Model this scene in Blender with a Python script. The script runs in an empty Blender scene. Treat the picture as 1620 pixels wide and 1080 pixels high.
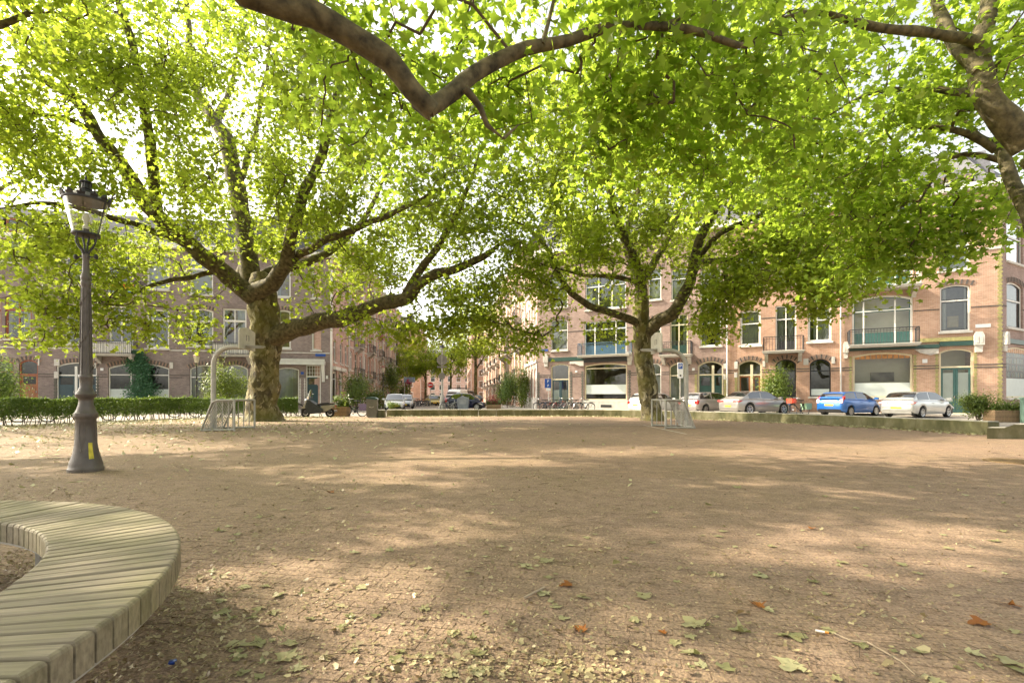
import bpy, bmesh, math, random
import numpy as np
from mathutils import Vector, Matrix, noise

random.seed(7)
rng = np.random.default_rng(7)
scene = bpy.context.scene
C = scene.collection
F, CX, HY, CH = 765.0, 810.0, 629.0, 1.1     # focal length in photo pixels, principal column, horizon row, eye height

# ---------------------------------------------------------------- camera, sky, sun, exposure
cam_data = bpy.data.cameras.new('camera')
cam_data.lens = 17.0
cam_data.sensor_width = 36.0
cam_data.shift_y = 89.0 / 1620.0
cam_data.clip_start = 0.05
cam_data.clip_end = 3000
cam = bpy.data.objects.new('camera', cam_data)
cam.location = (0, 0, CH)
cam.rotation_euler = (math.radians(90), 0, 0)
C.objects.link(cam)
scene.camera = cam

SUN_ELEV = math.radians(38)
SUN_AZ = math.atan2(-0.962, 0.27)            # from +Y towards +X
sdir = Vector((math.sin(SUN_AZ) * math.cos(SUN_ELEV), math.cos(SUN_AZ) * math.cos(SUN_ELEV), math.sin(SUN_ELEV)))
world = bpy.data.worlds.new('World')
scene.world = world
world.use_nodes = True
wn, wl = world.node_tree.nodes, world.node_tree.links
wn.clear()
sky = wn.new('ShaderNodeTexSky')
sky.sky_type = 'NISHITA'
sky.sun_disc = False
sky.sun_elevation = SUN_ELEV
sky.sun_rotation = SUN_AZ
sky.air_density = 1.0
sky.dust_density = 4.0
sky.ozone_density = 1.0
bw = wn.new('ShaderNodeRGBToBW')
mx = wn.new('ShaderNodeMix'); mx.data_type = 'RGBA'
mx.inputs['Factor'].default_value = 0.72       # sky mixed towards its own grey, most of the blue taken out
bg = wn.new('ShaderNodeBackground'); bg.inputs['Strength'].default_value = 0.15
wo = wn.new('ShaderNodeOutputWorld')
wl.new(sky.outputs[0], bw.inputs[0])
wl.new(sky.outputs[0], mx.inputs['A'])
wl.new(bw.outputs[0], mx.inputs['B'])
wb = wn.new('ShaderNodeMix'); wb.data_type = 'RGBA'; wb.blend_type = 'MULTIPLY'; wb.inputs['Factor'].default_value = 1
wb.inputs['B'].default_value = (1.0, 0.955, 0.86, 1)          # warm white balance of the picture
wl.new(mx.outputs['Result'], wb.inputs['A'])
wl.new(wb.outputs['Result'], bg.inputs['Color'])
wl.new(bg.outputs[0], wo.inputs[0])

sun_data = bpy.data.lights.new('sun', 'SUN')
sun_data.energy = 2.6
sun_data.angle = math.radians(0.6)
sun_data.color = (1.0, 0.88, 0.68)
sun = bpy.data.objects.new('sun', sun_data)
sun.rotation_euler = sdir.to_track_quat('Z', 'Y').to_euler()
sun.location = sdir * 60
C.objects.link(sun)

scene.view_settings.view_transform = 'Standard'
scene.view_settings.look = 'None'
scene.view_settings.gamma = 1.0
scene.view_settings.exposure = 2.12
scene.view_settings.use_curve_mapping = False
scene.render.engine = 'CYCLES'
cy = scene.cycles
cy.max_bounces = 12
cy.diffuse_bounces = 8
cy.glossy_bounces = 3
cy.transmission_bounces = 6
cy.transparent_max_bounces = 8
cy.caustics_reflective = False
cy.caustics_refractive = False
cy.sample_clamp_indirect = 6.0
try:
    cy.use_denoising = True
    cy.denoiser = 'OPENIMAGEDENOISE'
except Exception:
    pass

# ---------------------------------------------------------------- helpers
def P(px, py, d):
    """point at photo pixel (px, py) and distance d in front of the camera"""
    return Vector(((px - CX) / F * d, d, CH + (HY - py) / F * d))

def G(px, d):
    return Vector(((px - CX) / F * d, d, 0))

class MB:
    def __init__(s):
        s.v, s.f, s.m = [], [], []
    def add(s, vs, fs, mi=0, M=None):
        o = len(s.v)
        if M is not None:
            vs = [tuple(M @ Vector(p)) for p in vs]
        s.v.extend(tuple(p) for p in vs)
        s.f.extend(tuple(i + o for i in f) for f in fs)
        s.m.extend([mi] * len(fs))
        return s
    def box(s, x0, x1, y0, y1, z0, z1, mi=0, M=None):
        return s.add([(x0,y0,z0),(x1,y0,z0),(x1,y1,z0),(x0,y1,z0),(x0,y0,z1),(x1,y0,z1),(x1,y1,z1),(x0,y1,z1)],
                     [(0,3,2,1),(4,5,6,7),(0,1,5,4),(1,2,6,5),(2,3,7,6),(3,0,4,7)], mi, M)
    def cbox(s, x0, x1, y0, y1, z0, z1, c=0.01, mi=0, M=None):
        """box with chamfered upper edges"""
        return s.add([(x0,y0,z0),(x1,y0,z0),(x1,y1,z0),(x0,y1,z0),
                      (x0,y0,z1-c),(x1,y0,z1-c),(x1,y1,z1-c),(x0,y1,z1-c),
                      (x0+c,y0+c,z1),(x1-c,y0+c,z1),(x1-c,y1-c,z1),(x0+c,y1-c,z1)],
                     [(0,3,2,1),(0,1,5,4),(1,2,6,5),(2,3,7,6),(3,0,4,7),
                      (4,5,9,8),(5,6,10,9),(6,7,11,10),(7,4,8,11),(8,9,10,11)], mi, M)
    def tube(s, pts, rad, n=8, mi=0, caps=True, M=None, lump=0.0, seed=0.0):
        pts = [Vector(p) for p in pts]
        if not hasattr(rad, '__len__'):
            rad = [rad] * len(pts)
        vs, fs = [], []
        up = None
        for i, p in enumerate(pts):
            t = (pts[min(i+1, len(pts)-1)] - pts[max(i-1, 0)])
            t = t.normalized() if t.length > 1e-9 else Vector((0,0,1))
            if up is None:
                a = Vector((0,0,1)) if abs(t.z) < 0.9 else Vector((1,0,0))
                up = t.cross(a).normalized()
            else:
                up = up - t * up.dot(t)
                up = up.normalized() if up.length > 1e-6 else t.orthogonal().normalized()
            b = t.cross(up)
            for k in range(n):
                an = 2 * math.pi * k / n
                r = rad[i]
                d = up * math.cos(an) + b * math.sin(an)
                if lump:
                    q = p + d * r
                    r *= 1 + lump * noise.noise(q * 1.6 + Vector((seed, 0, 0))) + lump * 0.6 * noise.noise(q * 4.5)
                vs.append(p + d * r)
        for i in range(len(pts) - 1):
            for k in range(n):
                k2 = (k + 1) % n
                fs.append((i*n+k, i*n+k2, (i+1)*n+k2, (i+1)*n+k))
        if caps:
            fs.append(tuple(range(n-1, -1, -1)))
            fs.append(tuple((len(pts)-1)*n + k for k in range(n)))
        return s.add(vs, fs, mi, M)
    def lathe(s, prof, n=24, c=(0,0,0), mi=0, M=None, caps=True):
        vs, fs = [], []
        for r, z in prof:
            for k in range(n):
                a = 2*math.pi*k/n
                vs.append((c[0]+r*math.cos(a), c[1]+r*math.sin(a), c[2]+z))
        for i in range(len(prof)-1):
            for k in range(n):
                k2 = (k+1) % n
                fs.append((i*n+k, i*n+k2, (i+1)*n+k2, (i+1)*n+k))
        if caps:
            fs.append(tuple(range(n-1,-1,-1)))
            fs.append(tuple((len(prof)-1)*n+k for k in range(n)))
        return s.add(vs, fs, mi, M)
    def prism(s, poly, d0, d1, axis='y', mi=0, M=None):
        """extrude a polygon given in the two other axes along axis"""
        def mk(a, b, d):
            return {'y': (a, d, b), 'x': (d, a, b), 'z': (a, b, d)}[axis]
        n = len(poly)
        vs = [mk(a, b, d0) for a, b in poly] + [mk(a, b, d1) for a, b in poly]
        fs = [tuple(range(n)), tuple(range(2*n-1, n-1, -1))] + [(i, i+n, (i+1) % n + n, (i+1) % n) for i in range(n)]
        return s.add(vs, fs, mi, M)
    def disc(s, c, r, y0, y1, n=20, mi=0, M=None):
        return s.prism([(c[0]+r*math.cos(2*math.pi*k/n), c[1]+r*math.sin(2*math.pi*k/n)) for k in range(n)], y0, y1, 'y', mi, M)
    def mesh(s, name, mats, smooth=False):
        me = bpy.data.meshes.new(name)
        me.from_pydata(s.v, [], s.f)
        for m in (mats if isinstance(mats, (list, tuple)) else [mats]):
            me.materials.append(m)
        if any(s.m):
            me.polygons.foreach_set('material_index', s.m)
        if smooth:
            me.polygons.foreach_set('use_smooth', [True] * len(s.f))
        bm = bmesh.new(); bm.from_mesh(me)
        bmesh.ops.recalc_face_normals(bm, faces=bm.faces)
        bm.to_mesh(me); bm.free()
        if smooth:
            me.set_sharp_from_angle(angle=math.radians(42))
        me.update()
        return me
    def build(s, name, mats, parent=None, smooth=False, loc=None, rz=0.0):
        return obj(name, s.mesh(name, mats, smooth), parent, loc, rz)

def obj(name, me, parent=None, loc=None, rz=0.0):
    o = bpy.data.objects.new(name, me)
    C.objects.link(o)
    if parent is not None:
        o.parent = parent
    if loc is not None:
        o.location = loc
    if rz:
        o.rotation_euler = (0, 0, rz)
    return o

def tag(o, label=None, cat=None, group=None, kind=None):
    if label: o['label'] = label
    if cat: o['category'] = cat
    if group: o['group'] = group
    if kind: o['kind'] = kind
    return o

def thing(name, label, cat, loc=(0,0,0), rz=0.0, group=None):
    o = bpy.data.objects.new(name, None)
    o.empty_display_size = 0.2
    C.objects.link(o)
    o.location = loc
    o.rotation_euler = (0, 0, rz)
    return tag(o, label, cat, group)

KIDS = {}
def copy_tree(o, parent=None):
    c = o.copy()
    C.objects.link(c)
    c.parent = parent
    for ch in list(o.children):
        copy_tree(ch, c)
    return c

def catmull(pts, step):
    """resample a polyline of (Vector, radius) smoothly"""
    out = []
    n = len(pts)
    for i in range(n - 1):
        p0, p1, p2, p3 = pts[max(i-1,0)], pts[i], pts[i+1], pts[min(i+2,n-1)]
        L = (p2[0]-p1[0]).length
        m = max(1, int(round(L/step)))
        for k in range(m):
            t = k/m
            a = 0.5*((2*p1[0]) + (p2[0]-p0[0])*t + (2*p0[0]-5*p1[0]+4*p2[0]-p3[0])*t*t + (3*p1[0]-p0[0]-3*p2[0]+p3[0])*t**3)
            out.append((a, p1[1]+(p2[1]-p1[1])*t))
    out.append(pts[-1])
    return out

# ---------------------------------------------------------------- materials
def new_mat(name):
    m = bpy.data.materials.new(name)
    m.use_nodes = True
    nt = m.node_tree
    b = nt.nodes['Principled BSDF']
    return m, nt, nt.nodes, nt.links, b

def nd(nodes, typ, **kw):
    n = nodes.new(typ)
    for k, v in kw.items():
        setattr(n, k, v)
    return n

def ramp(nodes, stops):
    r = nodes.new('ShaderNodeValToRGB')
    el = r.color_ramp.elements
    while len(el) > 1:
        el.remove(el[-1])
    el[0].position, el[0].color = stops[0][0], (*stops[0][1], 1)
    for p, c in stops[1:]:
        e = el.new(p); e.color = (*c, 1)
    return r

def plain(name, col, rough=0.6, metal=0.0, var=0.18, scale=3.0, bump=0.0, bscale=40.0, coat=0.0, spec=0.5):
    """principled with soft procedural colour variation and optional fine relief"""
    m, nt, N, L, b = new_mat(name)
    tc = N.new('ShaderNodeTexCoord')
    nz = nd(N, 'ShaderNodeTexNoise'); nz.inputs['Scale'].default_value = scale; nz.inputs['Detail'].default_value = 6
    L.new(tc.outputs['Object'], nz.inputs['Vector'])
    lo = tuple(max(0, c*(1-var)) for c in col); hi = tuple(min(1, c*(1+var)) for c in col)
    r = ramp(N, [(0.3, lo), (0.7, hi)])
    L.new(nz.outputs['Fac'], r.inputs['Fac'])
    L.new(r.outputs['Color'], b.inputs['Base Color'])
    b.inputs['Roughness'].default_value = rough
    b.inputs['Metallic'].default_value = metal
    b.inputs['Coat Weight'].default_value = coat
    b.inputs['Specular IOR Level'].default_value = spec
    if bump:
        n2 = nd(N, 'ShaderNodeTexNoise'); n2.inputs['Scale'].default_value = bscale; n2.inputs['Detail'].default_value = 8
        L.new(tc.outputs['Object'], n2.inputs['Vector'])
        bp = N.new('ShaderNodeBump'); bp.inputs['Strength'].default_value = bump; bp.inputs['Distance'].default_value = 0.02
        L.new(n2.outputs['Fac'], bp.inputs['Height'])
        L.new(bp.outputs['Normal'], b.inputs['Normal'])
    return m

def leaf_mat(name, dark, light, trans, tw=0.5, scale_noise=0.35):
    """two-sided leaf: diffuse front, light passing through; tint attribute varies leaf by leaf"""
    m, nt, N, L, b = new_mat(name)
    at = nd(N, 'ShaderNodeAttribute', attribute_name='tint')
    r = ramp(N, [(0.0, dark), (1.0, light)])
    L.new(at.outputs['Fac'], r.inputs['Fac'])
    L.new(r.outputs['Color'], b.inputs['Base Color'])
    b.inputs['Roughness'].default_value = 0.45
    b.inputs['Specular IOR Level'].default_value = 0.35
    tr = N.new('ShaderNodeBsdfTranslucent')
    r2 = ramp(N, [(0.0, tuple(c*0.75 for c in trans)), (1.0, trans)])
    L.new(at.outputs['Fac'], r2.inputs['Fac'])
    L.new(r2.outputs['Color'], tr.inputs['Color'])
    mix = N.new('ShaderNodeMixShader'); mix.inputs[0].default_value = tw
    L.new(b.outputs[0], mix.inputs[1]); L.new(tr.outputs[0], mix.inputs[2])
    L.new(mix.outputs[0], N['Material Output'].inputs['Surface'])
    return m

def brick_mat(name, c1, c2, mortar, w=0.22, h=0.062, dirt=0.36):
    m, nt, N, L, b = new_mat(name)
    tc = N.new('ShaderNodeTexCoord')
    sp = N.new('ShaderNodeSeparateXYZ'); L.new(tc.outputs['Object'], sp.inputs[0])
    cb = N.new('ShaderNodeCombineXYZ')
    ad = nd(N, 'ShaderNodeMath', operation='ADD'); L.new(sp.outputs[0], ad.inputs[0]); L.new(sp.outputs[1], ad.inputs[1])
    L.new(ad.outputs[0], cb.inputs[0]); L.new(sp.outputs[2], cb.inputs[1])
    bt = N.new('ShaderNodeTexBrick')
    bt.inputs['Scale'].default_value = 1.0
    bt.inputs['Brick Width'].default_value = w; bt.inputs['Row Height'].default_value = h
    bt.inputs['Mortar Size'].default_value = 0.007; bt.inputs['Mortar Smooth'].default_value = 0.3
    bt.inputs['Bias'].default_value = -0.1
    bt.inputs['Color1'].default_value = (*c1, 1); bt.inputs['Color2'].default_value = (*c2, 1); bt.inputs['Mortar'].default_value = (*mortar, 1)
    L.new(cb.outputs[0], bt.inputs['Vector'])
    nz = N.new('ShaderNodeTexNoise'); nz.inputs['Scale'].default_value = 0.6; nz.inputs['Detail'].default_value = 7; nz.inputs['Roughness'].default_value = 0.65
    L.new(tc.outputs['Object'], nz.inputs['Vector'])
    r = ramp(N, [(0.3, (1-dirt,)*3), (0.72, (1.0+dirt*0.45,)*3)])
    L.new(nz.outputs['Fac'], r.inputs['Fac'])
    mu = nd(N, 'ShaderNodeMix', data_type='RGBA', blend_type='MULTIPLY'); mu.inputs['Factor'].default_value = 1
    L.new(bt.outputs['Color'], mu.inputs['A']); L.new(r.outputs['Color'], mu.inputs['B'])
    L.new(mu.outputs['Result'], b.inputs['Base Color'])
    b.inputs['Roughness'].default_value = 0.85
    bp = N.new('ShaderNodeBump'); bp.inputs['Strength'].default_value = 0.5; bp.inputs['Distance'].default_value = 0.01; bp.invert = True
    L.new(bt.outputs['Fac'], bp.inputs['Height']); L.new(bp.outputs['Normal'], b.inputs['Normal'])
    return m

def glass_mat(name, tint=(0.75, 0.82, 0.8), refl=0.18, rough=0.02, hi=0.9):
    m, nt, N, L, b = new_mat(name)
    N.remove(b)
    tr = N.new('ShaderNodeBsdfTransparent'); tr.inputs[0].default_value = (*tint, 1)
    gl = N.new('ShaderNodeBsdfGlossy'); gl.inputs['Roughness'].default_value = rough; gl.inputs['Color'].default_value = (0.95, 0.97, 1, 1)
    lw = N.new('ShaderNodeLayerWeight'); lw.inputs['Blend'].default_value = 0.25
    mr = N.new('ShaderNodeMapRange'); mr.inputs['To Min'].default_value = refl; mr.inputs['To Max'].default_value = hi
    L.new(lw.outputs['Fresnel'], mr.inputs['Value'])
    tcn = N.new('ShaderNodeTexCoord')
    nz = N.new('ShaderNodeTexNoise'); nz.inputs['Scale'].default_value = 1.3
    L.new(tcn.outputs['Object'], nz.inputs['Vector'])
    bp = N.new('ShaderNodeBump'); bp.inputs['Strength'].default_value = 0.12; bp.inputs['Distance'].default_value = 0.02
    L.new(nz.outputs['Fac'], bp.inputs['Height']); L.new(bp.outputs['Normal'], gl.inputs['Normal'])
    mix = N.new('ShaderNodeMixShader')
    L.new(mr.outputs[0], mix.inputs[0]); L.new(tr.outputs[0], mix.inputs[1]); L.new(gl.outputs[0], mix.inputs[2])
    L.new(mix.outputs[0], N['Material Output'].inputs['Surface'])
    return m

def bark_mat(name, moss=0.7):
    """plane bark: crisp flakes of cream, olive, grey and brown over rough darker bark"""
    m, nt, N, L, b = new_mat(name)
    tc = N.new('ShaderNodeTexCoord')
    mp = N.new('ShaderNodeMapping'); mp.inputs['Scale'].default_value = (1, 1, 0.6)
    L.new(tc.outputs['Object'], mp.inputs[0])
    n0 = N.new('ShaderNodeTexNoise'); n0.inputs['Scale'].default_value = 3.0; n0.inputs['Detail'].default_value = 6
    L.new(mp.outputs[0], n0.inputs['Vector'])
    vm = nd(N, 'ShaderNodeVectorMath', operation='MULTIPLY_ADD'); vm.inputs[1].default_value = (0.55, 0.55, 0.55)
    L.new(n0.outputs['Color'], vm.inputs[0]); L.new(mp.outputs[0], vm.inputs[2])
    vo = N.new('ShaderNodeTexVoronoi'); vo.inputs['Scale'].default_value = 7.0
    L.new(vm.outputs[0], vo.inputs['Vector'])
    sp = N.new('ShaderNodeSeparateColor'); L.new(vo.outputs['Color'], sp.inputs[0])
    r1 = ramp(N, [(0.0, (0.06, 0.047, 0.028)), (0.3, (0.125, 0.1, 0.055)), (0.5, (0.19, 0.16, 0.085)), (0.68, (0.22, 0.2, 0.12)), (0.84, (0.33, 0.28, 0.17)), (0.95, (0.42, 0.37, 0.25))])
    r1.color_ramp.interpolation = 'CONSTANT'
    L.new(sp.outputs[0], r1.inputs['Fac'])
    n1 = N.new('ShaderNodeTexNoise'); n1.inputs['Scale'].default_value = 9; n1.inputs['Detail'].default_value = 9; n1.inputs['Roughness'].default_value = 0.7
    L.new(mp.outputs[0], n1.inputs['Vector'])
    rr = ramp(N, [(0.32, (0.45, 0.45, 0.45)), (0.5, (0.95, 0.95, 0.95)), (0.7, (1.35, 1.3, 1.2))]); L.new(n1.outputs['Fac'], rr.inputs['Fac'])
    mu = nd(N, 'ShaderNodeMix', data_type='RGBA', blend_type='MULTIPLY'); mu.inputs['Factor'].default_value = 1
    L.new(r1.outputs['Color'], mu.inputs['A']); L.new(rr.outputs['Color'], mu.inputs['B'])
    n2 = N.new('ShaderNodeTexNoise'); n2.inputs['Scale'].default_value = 1.1; n2.inputs['Detail'].default_value = 7
    L.new(tc.outputs['Object'], n2.inputs['Vector'])
    r2 = ramp(N, [(0.4, (0, 0, 0)), (0.62, (moss, moss, moss))])
    L.new(n2.outputs['Fac'], r2.inputs['Fac'])
    mx = nd(N, 'ShaderNodeMix', data_type='RGBA'); mx.inputs['B'].default_value = (0.17, 0.15, 0.03, 1)
    L.new(r2.outputs['Color'], mx.inputs['Factor']); L.new(mu.outputs['Result'], mx.inputs['A'])
    L.new(mx.outputs['Result'], b.inputs['Base Color'])
    b.inputs['Roughness'].default_value = 0.9
    ad = nd(N, 'ShaderNodeMath', operation='MULTIPLY_ADD'); ad.inputs[1].default_value = 0.5
    L.new(sp.outputs[0], ad.inputs[0]); L.new(n1.outputs['Fac'], ad.inputs[2])
    bp = N.new('ShaderNodeBump'); bp.inputs['Strength'].default_value = 1.0; bp.inputs['Distance'].default_value = 0.06
    L.new(ad.outputs[0], bp.inputs['Height']); L.new(bp.outputs['Normal'], b.inputs['Normal'])
    return m

M = {}
M['leaf'] = leaf_mat('plane leaf', (0.06, 0.1, 0.01), (0.16, 0.2, 0.028), (0.52, 0.64, 0.06), 0.66)
M['leaf_near'] = leaf_mat('plane leaf near', (0.05, 0.1, 0.01), (0.14, 0.2, 0.028), (0.46, 0.62, 0.06), 0.66)
M['leaf_dark'] = leaf_mat('hedge leaf', (0.05, 0.1, 0.018), (0.14, 0.22, 0.05), (0.24, 0.34, 0.05), 0.35)
M['leaf_shrub'] = leaf_mat('shrub leaf', (0.05, 0.09, 0.015), (0.14, 0.19, 0.04), (0.3, 0.38, 0.06), 0.4)
M['leaf_ivy'] = leaf_mat('ivy leaf', (0.035, 0.1, 0.04), (0.08, 0.2, 0.09), (0.08, 0.2, 0.08), 0.25)
M['petal'] = leaf_mat('red petal', (0.35, 0.02, 0.05), (0.55, 0.08, 0.14), (0.5, 0.06, 0.1), 0.3)
M['bark'] = bark_mat('plane bark')
M['bark_limb'] = plain('limb bark', (0.1, 0.083, 0.042), 0.9, var=0.7, scale=7, bump=0.9, bscale=16)
M['twig'] = plain('twig', (0.085, 0.06, 0.035), 0.85)
M['iron'] = plain('lamp iron', (0.105, 0.088, 0.074), 0.42, 0.15, 0.25, 6, 0.3, 60)
M['iron_dark'] = plain('dark iron', (0.025, 0.025, 0.027), 0.5)
M['white'] = plain('white paint', (0.74, 0.72, 0.67), 0.5, var=0.06)
M['cream'] = plain('cream paint', (0.66, 0.58, 0.4), 0.5, var=0.06)
M['stone'] = plain('pale stone', (0.56, 0.53, 0.48), 0.8, var=0.12)
M['concrete'] = plain('concrete', (0.32, 0.3, 0.26), 0.9, var=0.25, scale=2, bump=0.3)
M['green_paint'] = plain('dark green paint', (0.02, 0.06, 0.05), 0.35, var=0.1)
M['petrol_paint'] = plain('petrol paint', (0.025, 0.06, 0.075), 0.35, var=0.1)
M['blue_panel'] = plain('blue painted panel', (0.05, 0.11, 0.17), 0.4, var=0.1)
M['black_paint'] = plain('black paint', (0.012, 0.014, 0.016), 0.3, var=0.1)
M['red_frame'] = plain('red brown frame', (0.3, 0.09, 0.04), 0.45, var=0.15)
M['brown_door'] = plain('brown door wood', (0.27, 0.1, 0.035), 0.4, var=0.25, scale=5)
M['glass'] = glass_mat('window glass', (0.6, 0.64, 0.62), 0.1)
M['lamp_glass'] = glass_mat('lantern glass', (0.93, 0.94, 0.86), 0.04, 0.05, 0.3)
M['interior'] = plain('interior', (0.12, 0.11, 0.09), 0.9, var=0.6, scale=1.6)
M['interior_light'] = plain('pale interior', (0.42, 0.39, 0.3), 0.9, var=0.15, scale=1)
M['curtain'] = plain('curtain cloth', (0.62, 0.62, 0.58), 0.9, var=0.08)
M['frost'] = plain('frosted film', (0.55, 0.6, 0.57), 0.35, var=0.05)
M['galv'] = plain('galvanised steel', (0.42, 0.4, 0.36), 0.55, 0.2, 0.15, 5)
M['rubber'] = plain('rubber', (0.015, 0.015, 0.015), 0.8)
M['alloy'] = plain('alloy', (0.45, 0.45, 0.45), 0.3, 0.9)
M['chrome'] = plain('chrome', (0.6, 0.6, 0.6), 0.12, 1.0)
M['black_plastic'] = plain('black plastic', (0.015, 0.015, 0.016), 0.55)
M['car_glass'] = glass_mat('car glass', (0.12, 0.13, 0.13), 0.16, 0.02, 0.65)
M['glass_clear'] = glass_mat('clear shop glass', (0.9, 0.92, 0.9), 0.06, 0.02, 0.6)
M['tail'] = plain('tail lamp', (0.5, 0.02, 0.015), 0.15, var=0.1, coat=1)
M['headlamp'] = plain('headlamp lens', (0.6, 0.62, 0.65), 0.08, 0.5, var=0.2, scale=20)
M['plate'] = plain('yellow plate', (0.75, 0.48, 0.03), 0.5, var=0.05)
M['wood_old'] = plain('weathered planter wood', (0.27, 0.18, 0.1), 0.85, var=0.35, scale=6, bump=0.3)
# ---------------------------------------------------------------- ground
def paving_mat(name, base, tone_hi, dirt, joint, rot, bw=0.204, bh=0.07, dirt_amt=0.6, joints=True):
    m, nt, N, L, b = new_mat(name)
    ge = N.new('ShaderNodeNewGeometry')
    mp = N.new('ShaderNodeMapping'); mp.inputs['Rotation'].default_value = (0, 0, -rot)
    L.new(ge.outputs['Position'], mp.inputs[0])
    n1 = N.new('ShaderNodeTexNoise'); n1.inputs['Scale'].default_value = 5.5; n1.inputs['Detail'].default_value = 3
    L.new(mp.outputs[0], n1.inputs['Vector'])
    r1 = ramp(N, [(0.3, base), (0.7, tone_hi)]); L.new(n1.outputs['Fac'], r1.inputs['Fac'])  # random brick tone, from the base colour to a paler one
    col = r1.outputs['Color']
    if joints:
        bt = N.new('ShaderNodeTexBrick'); bt.inputs['Scale'].default_value = 1
        bt.inputs['Brick Width'].default_value = bw; bt.inputs['Row Height'].default_value = bh
        bt.inputs['Mortar Size'].default_value = 0.004; bt.inputs['Mortar Smooth'].default_value = 0.4
        bt.inputs['Color1'].default_value = (0.85, 0.85, 0.85, 1); bt.inputs['Color2'].default_value = (1.1, 1.05, 1.0, 1); bt.inputs['Mortar'].default_value = (*joint, 1)
        L.new(mp.outputs[0], bt.inputs['Vector'])
        mu = nd(N, 'ShaderNodeMix', data_type='RGBA', blend_type='MULTIPLY'); mu.inputs['Factor'].default_value = 1
        L.new(col, mu.inputs['A']); L.new(bt.outputs['Color'], mu.inputs['B']); col = mu.outputs['Result']
    n2 = N.new('ShaderNodeTexNoise'); n2.inputs['Scale'].default_value = 0.45; n2.inputs['Detail'].default_value = 9; n2.inputs['Roughness'].default_value = 0.62
    L.new(ge.outputs['Position'], n2.inputs['Vector'])
    # more sand and crumbs towards the trees on the west side of the square
    sx = N.new('ShaderNodeSeparateXYZ'); L.new(ge.outputs['Position'], sx.inputs[0])
    mr = N.new('ShaderNodeMapRange'); mr.inputs['From Min'].default_value = 6; mr.inputs['From Max'].default_value = -10
    mr.inputs['To Min'].default_value = -0.09; mr.inputs['To Max'].default_value = 0.12
    L.new(sx.outputs[0], mr.inputs['Value'])
    ad = nd(N, 'ShaderNodeMath', operation='ADD'); L.new(n2.outputs['Fac'], ad.inputs[0]); L.new(mr.outputs[0], ad.inputs[1])
    r2 = ramp(N, [(0.38, (0, 0, 0)), (0.66, (dirt_amt,)*3)]); L.new(ad.outputs[0], r2.inputs['Fac'])
    n4 = N.new('ShaderNodeTexNoise'); n4.inputs['Scale'].default_value = 60; n4.inputs['Detail'].default_value = 5
    L.new(ge.outputs['Position'], n4.inputs['Vector'])
    r4 = ramp(N, [(0.35, tuple(c*0.72 for c in dirt)), (0.62, tuple(min(1, c*1.3) for c in dirt))]); L.new(n4.outputs['Fac'], r4.inputs['Fac'])
    mx2 = nd(N, 'ShaderNodeMix', data_type='RGBA')
    L.new(r2.outputs['Color'], mx2.inputs['Factor']); L.new(col, mx2.inputs['A']); L.new(r4.outputs['Color'], mx2.inputs['B'])
    # fine speckle of grit everywhere
    n5 = N.new('ShaderNodeTexNoise'); n5.inputs['Scale'].default_value = 75; n5.inputs['Detail'].default_value = 4
    L.new(ge.outputs['Position'], n5.inputs['Vector'])
    r5 = ramp(N, [(0.34, (0.58, 0.55, 0.52)), (0.46, (0.95, 0.95, 0.95)), (0.58, (1.05, 1.05, 1.05)), (0.68, (1.5, 1.45, 1.32))]); L.new(n5.outputs['Fac'], r5.inputs['Fac'])
    mu2 = nd(N, 'ShaderNodeMix', data_type='RGBA', blend_type='MULTIPLY'); mu2.inputs['Factor'].default_value = 1
    L.new(mx2.outputs['Result'], mu2.inputs['A']); L.new(r5.outputs['Color'], mu2.inputs['B'])
    L.new(mu2.outputs['Result'], b.inputs['Base Color'])
    b.inputs['Roughness'].default_value = 0.88
    bp = N.new('ShaderNodeBump'); bp.inputs['Strength'].default_value = 0.6; bp.inputs['Distance'].default_value = 0.015
    a2 = nd(N, 'ShaderNodeMath', operation='ADD'); L.new(n4.outputs['Fac'], a2.inputs[0]); L.new(n5.outputs['Fac'], a2.inputs[1])
    L.new(a2.outputs[0], bp.inputs['Height']); L.new(bp.outputs['Normal'], b.inputs['Normal'])
    return m

BROT = math.radians(-11)
M['plaza'] = paving_mat('plaza brick', (0.225, 0.152, 0.103), (0.315, 0.22, 0.153), (0.205, 0.148, 0.08), (0.66, 0.63, 0.58), BROT)
M['plaza_brick'] = paving_mat('plaza paving brick', (0.225, 0.152, 0.103), (0.315, 0.22, 0.153), (0.205, 0.148, 0.08), (0.66, 0.63, 0.58), BROT, joints=False)
M['street'] = paving_mat('street brick', (0.27, 0.24, 0.21), (0.36, 0.33, 0.29), (0.33, 0.29, 0.23), (0.6, 0.6, 0.6), math.radians(-28), dirt_amt=0.4)
M['earth'] = plain('earth', (0.12, 0.085, 0.05), 0.95, var=0.5, scale=9, bump=0.6, bscale=30)
M['side_paving'] = paving_mat('pavement slab', (0.33, 0.31, 0.28), (0.42, 0.4, 0.36), (0.36, 0.33, 0.28), (0.6, 0.6, 0.6), math.radians(-28), 0.3, 0.3, dirt_amt=0.3)

g = MB()
g.add([(-900,-300,0),(900,-300,0),(900,1500,0),(-900,1500,0)], [(0,1,2,3)])
tag(g.build('ground', M['street']), kind='structure')

WALL = [(-7.35,28.4),(-3.0,28.9),(1.9,29.0),(6.3,27.9),(9.9,24.4),(12.6,20.4),(13.8,16.6),(14.25,14.3)]
HEDGE = [(-23.5,14.6),(-19.8,18.9),(-17.6,25.6),(-12.4,28.0)]
g = MB()
poly = [(-60,-60),(-30,8)] + HEDGE + WALL + [(14.6,10),(20,6),(60,-60)]
g.add([(x,y,0.004) for x,y in poly], [tuple(range(len(poly)))])
plaza = tag(g.build('plaza_paving', M['plaza']), kind='structure')

BC = Vector((-3.18, 1.05, 0)); BR0, BR1 = 1.56, 2.03
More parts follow.
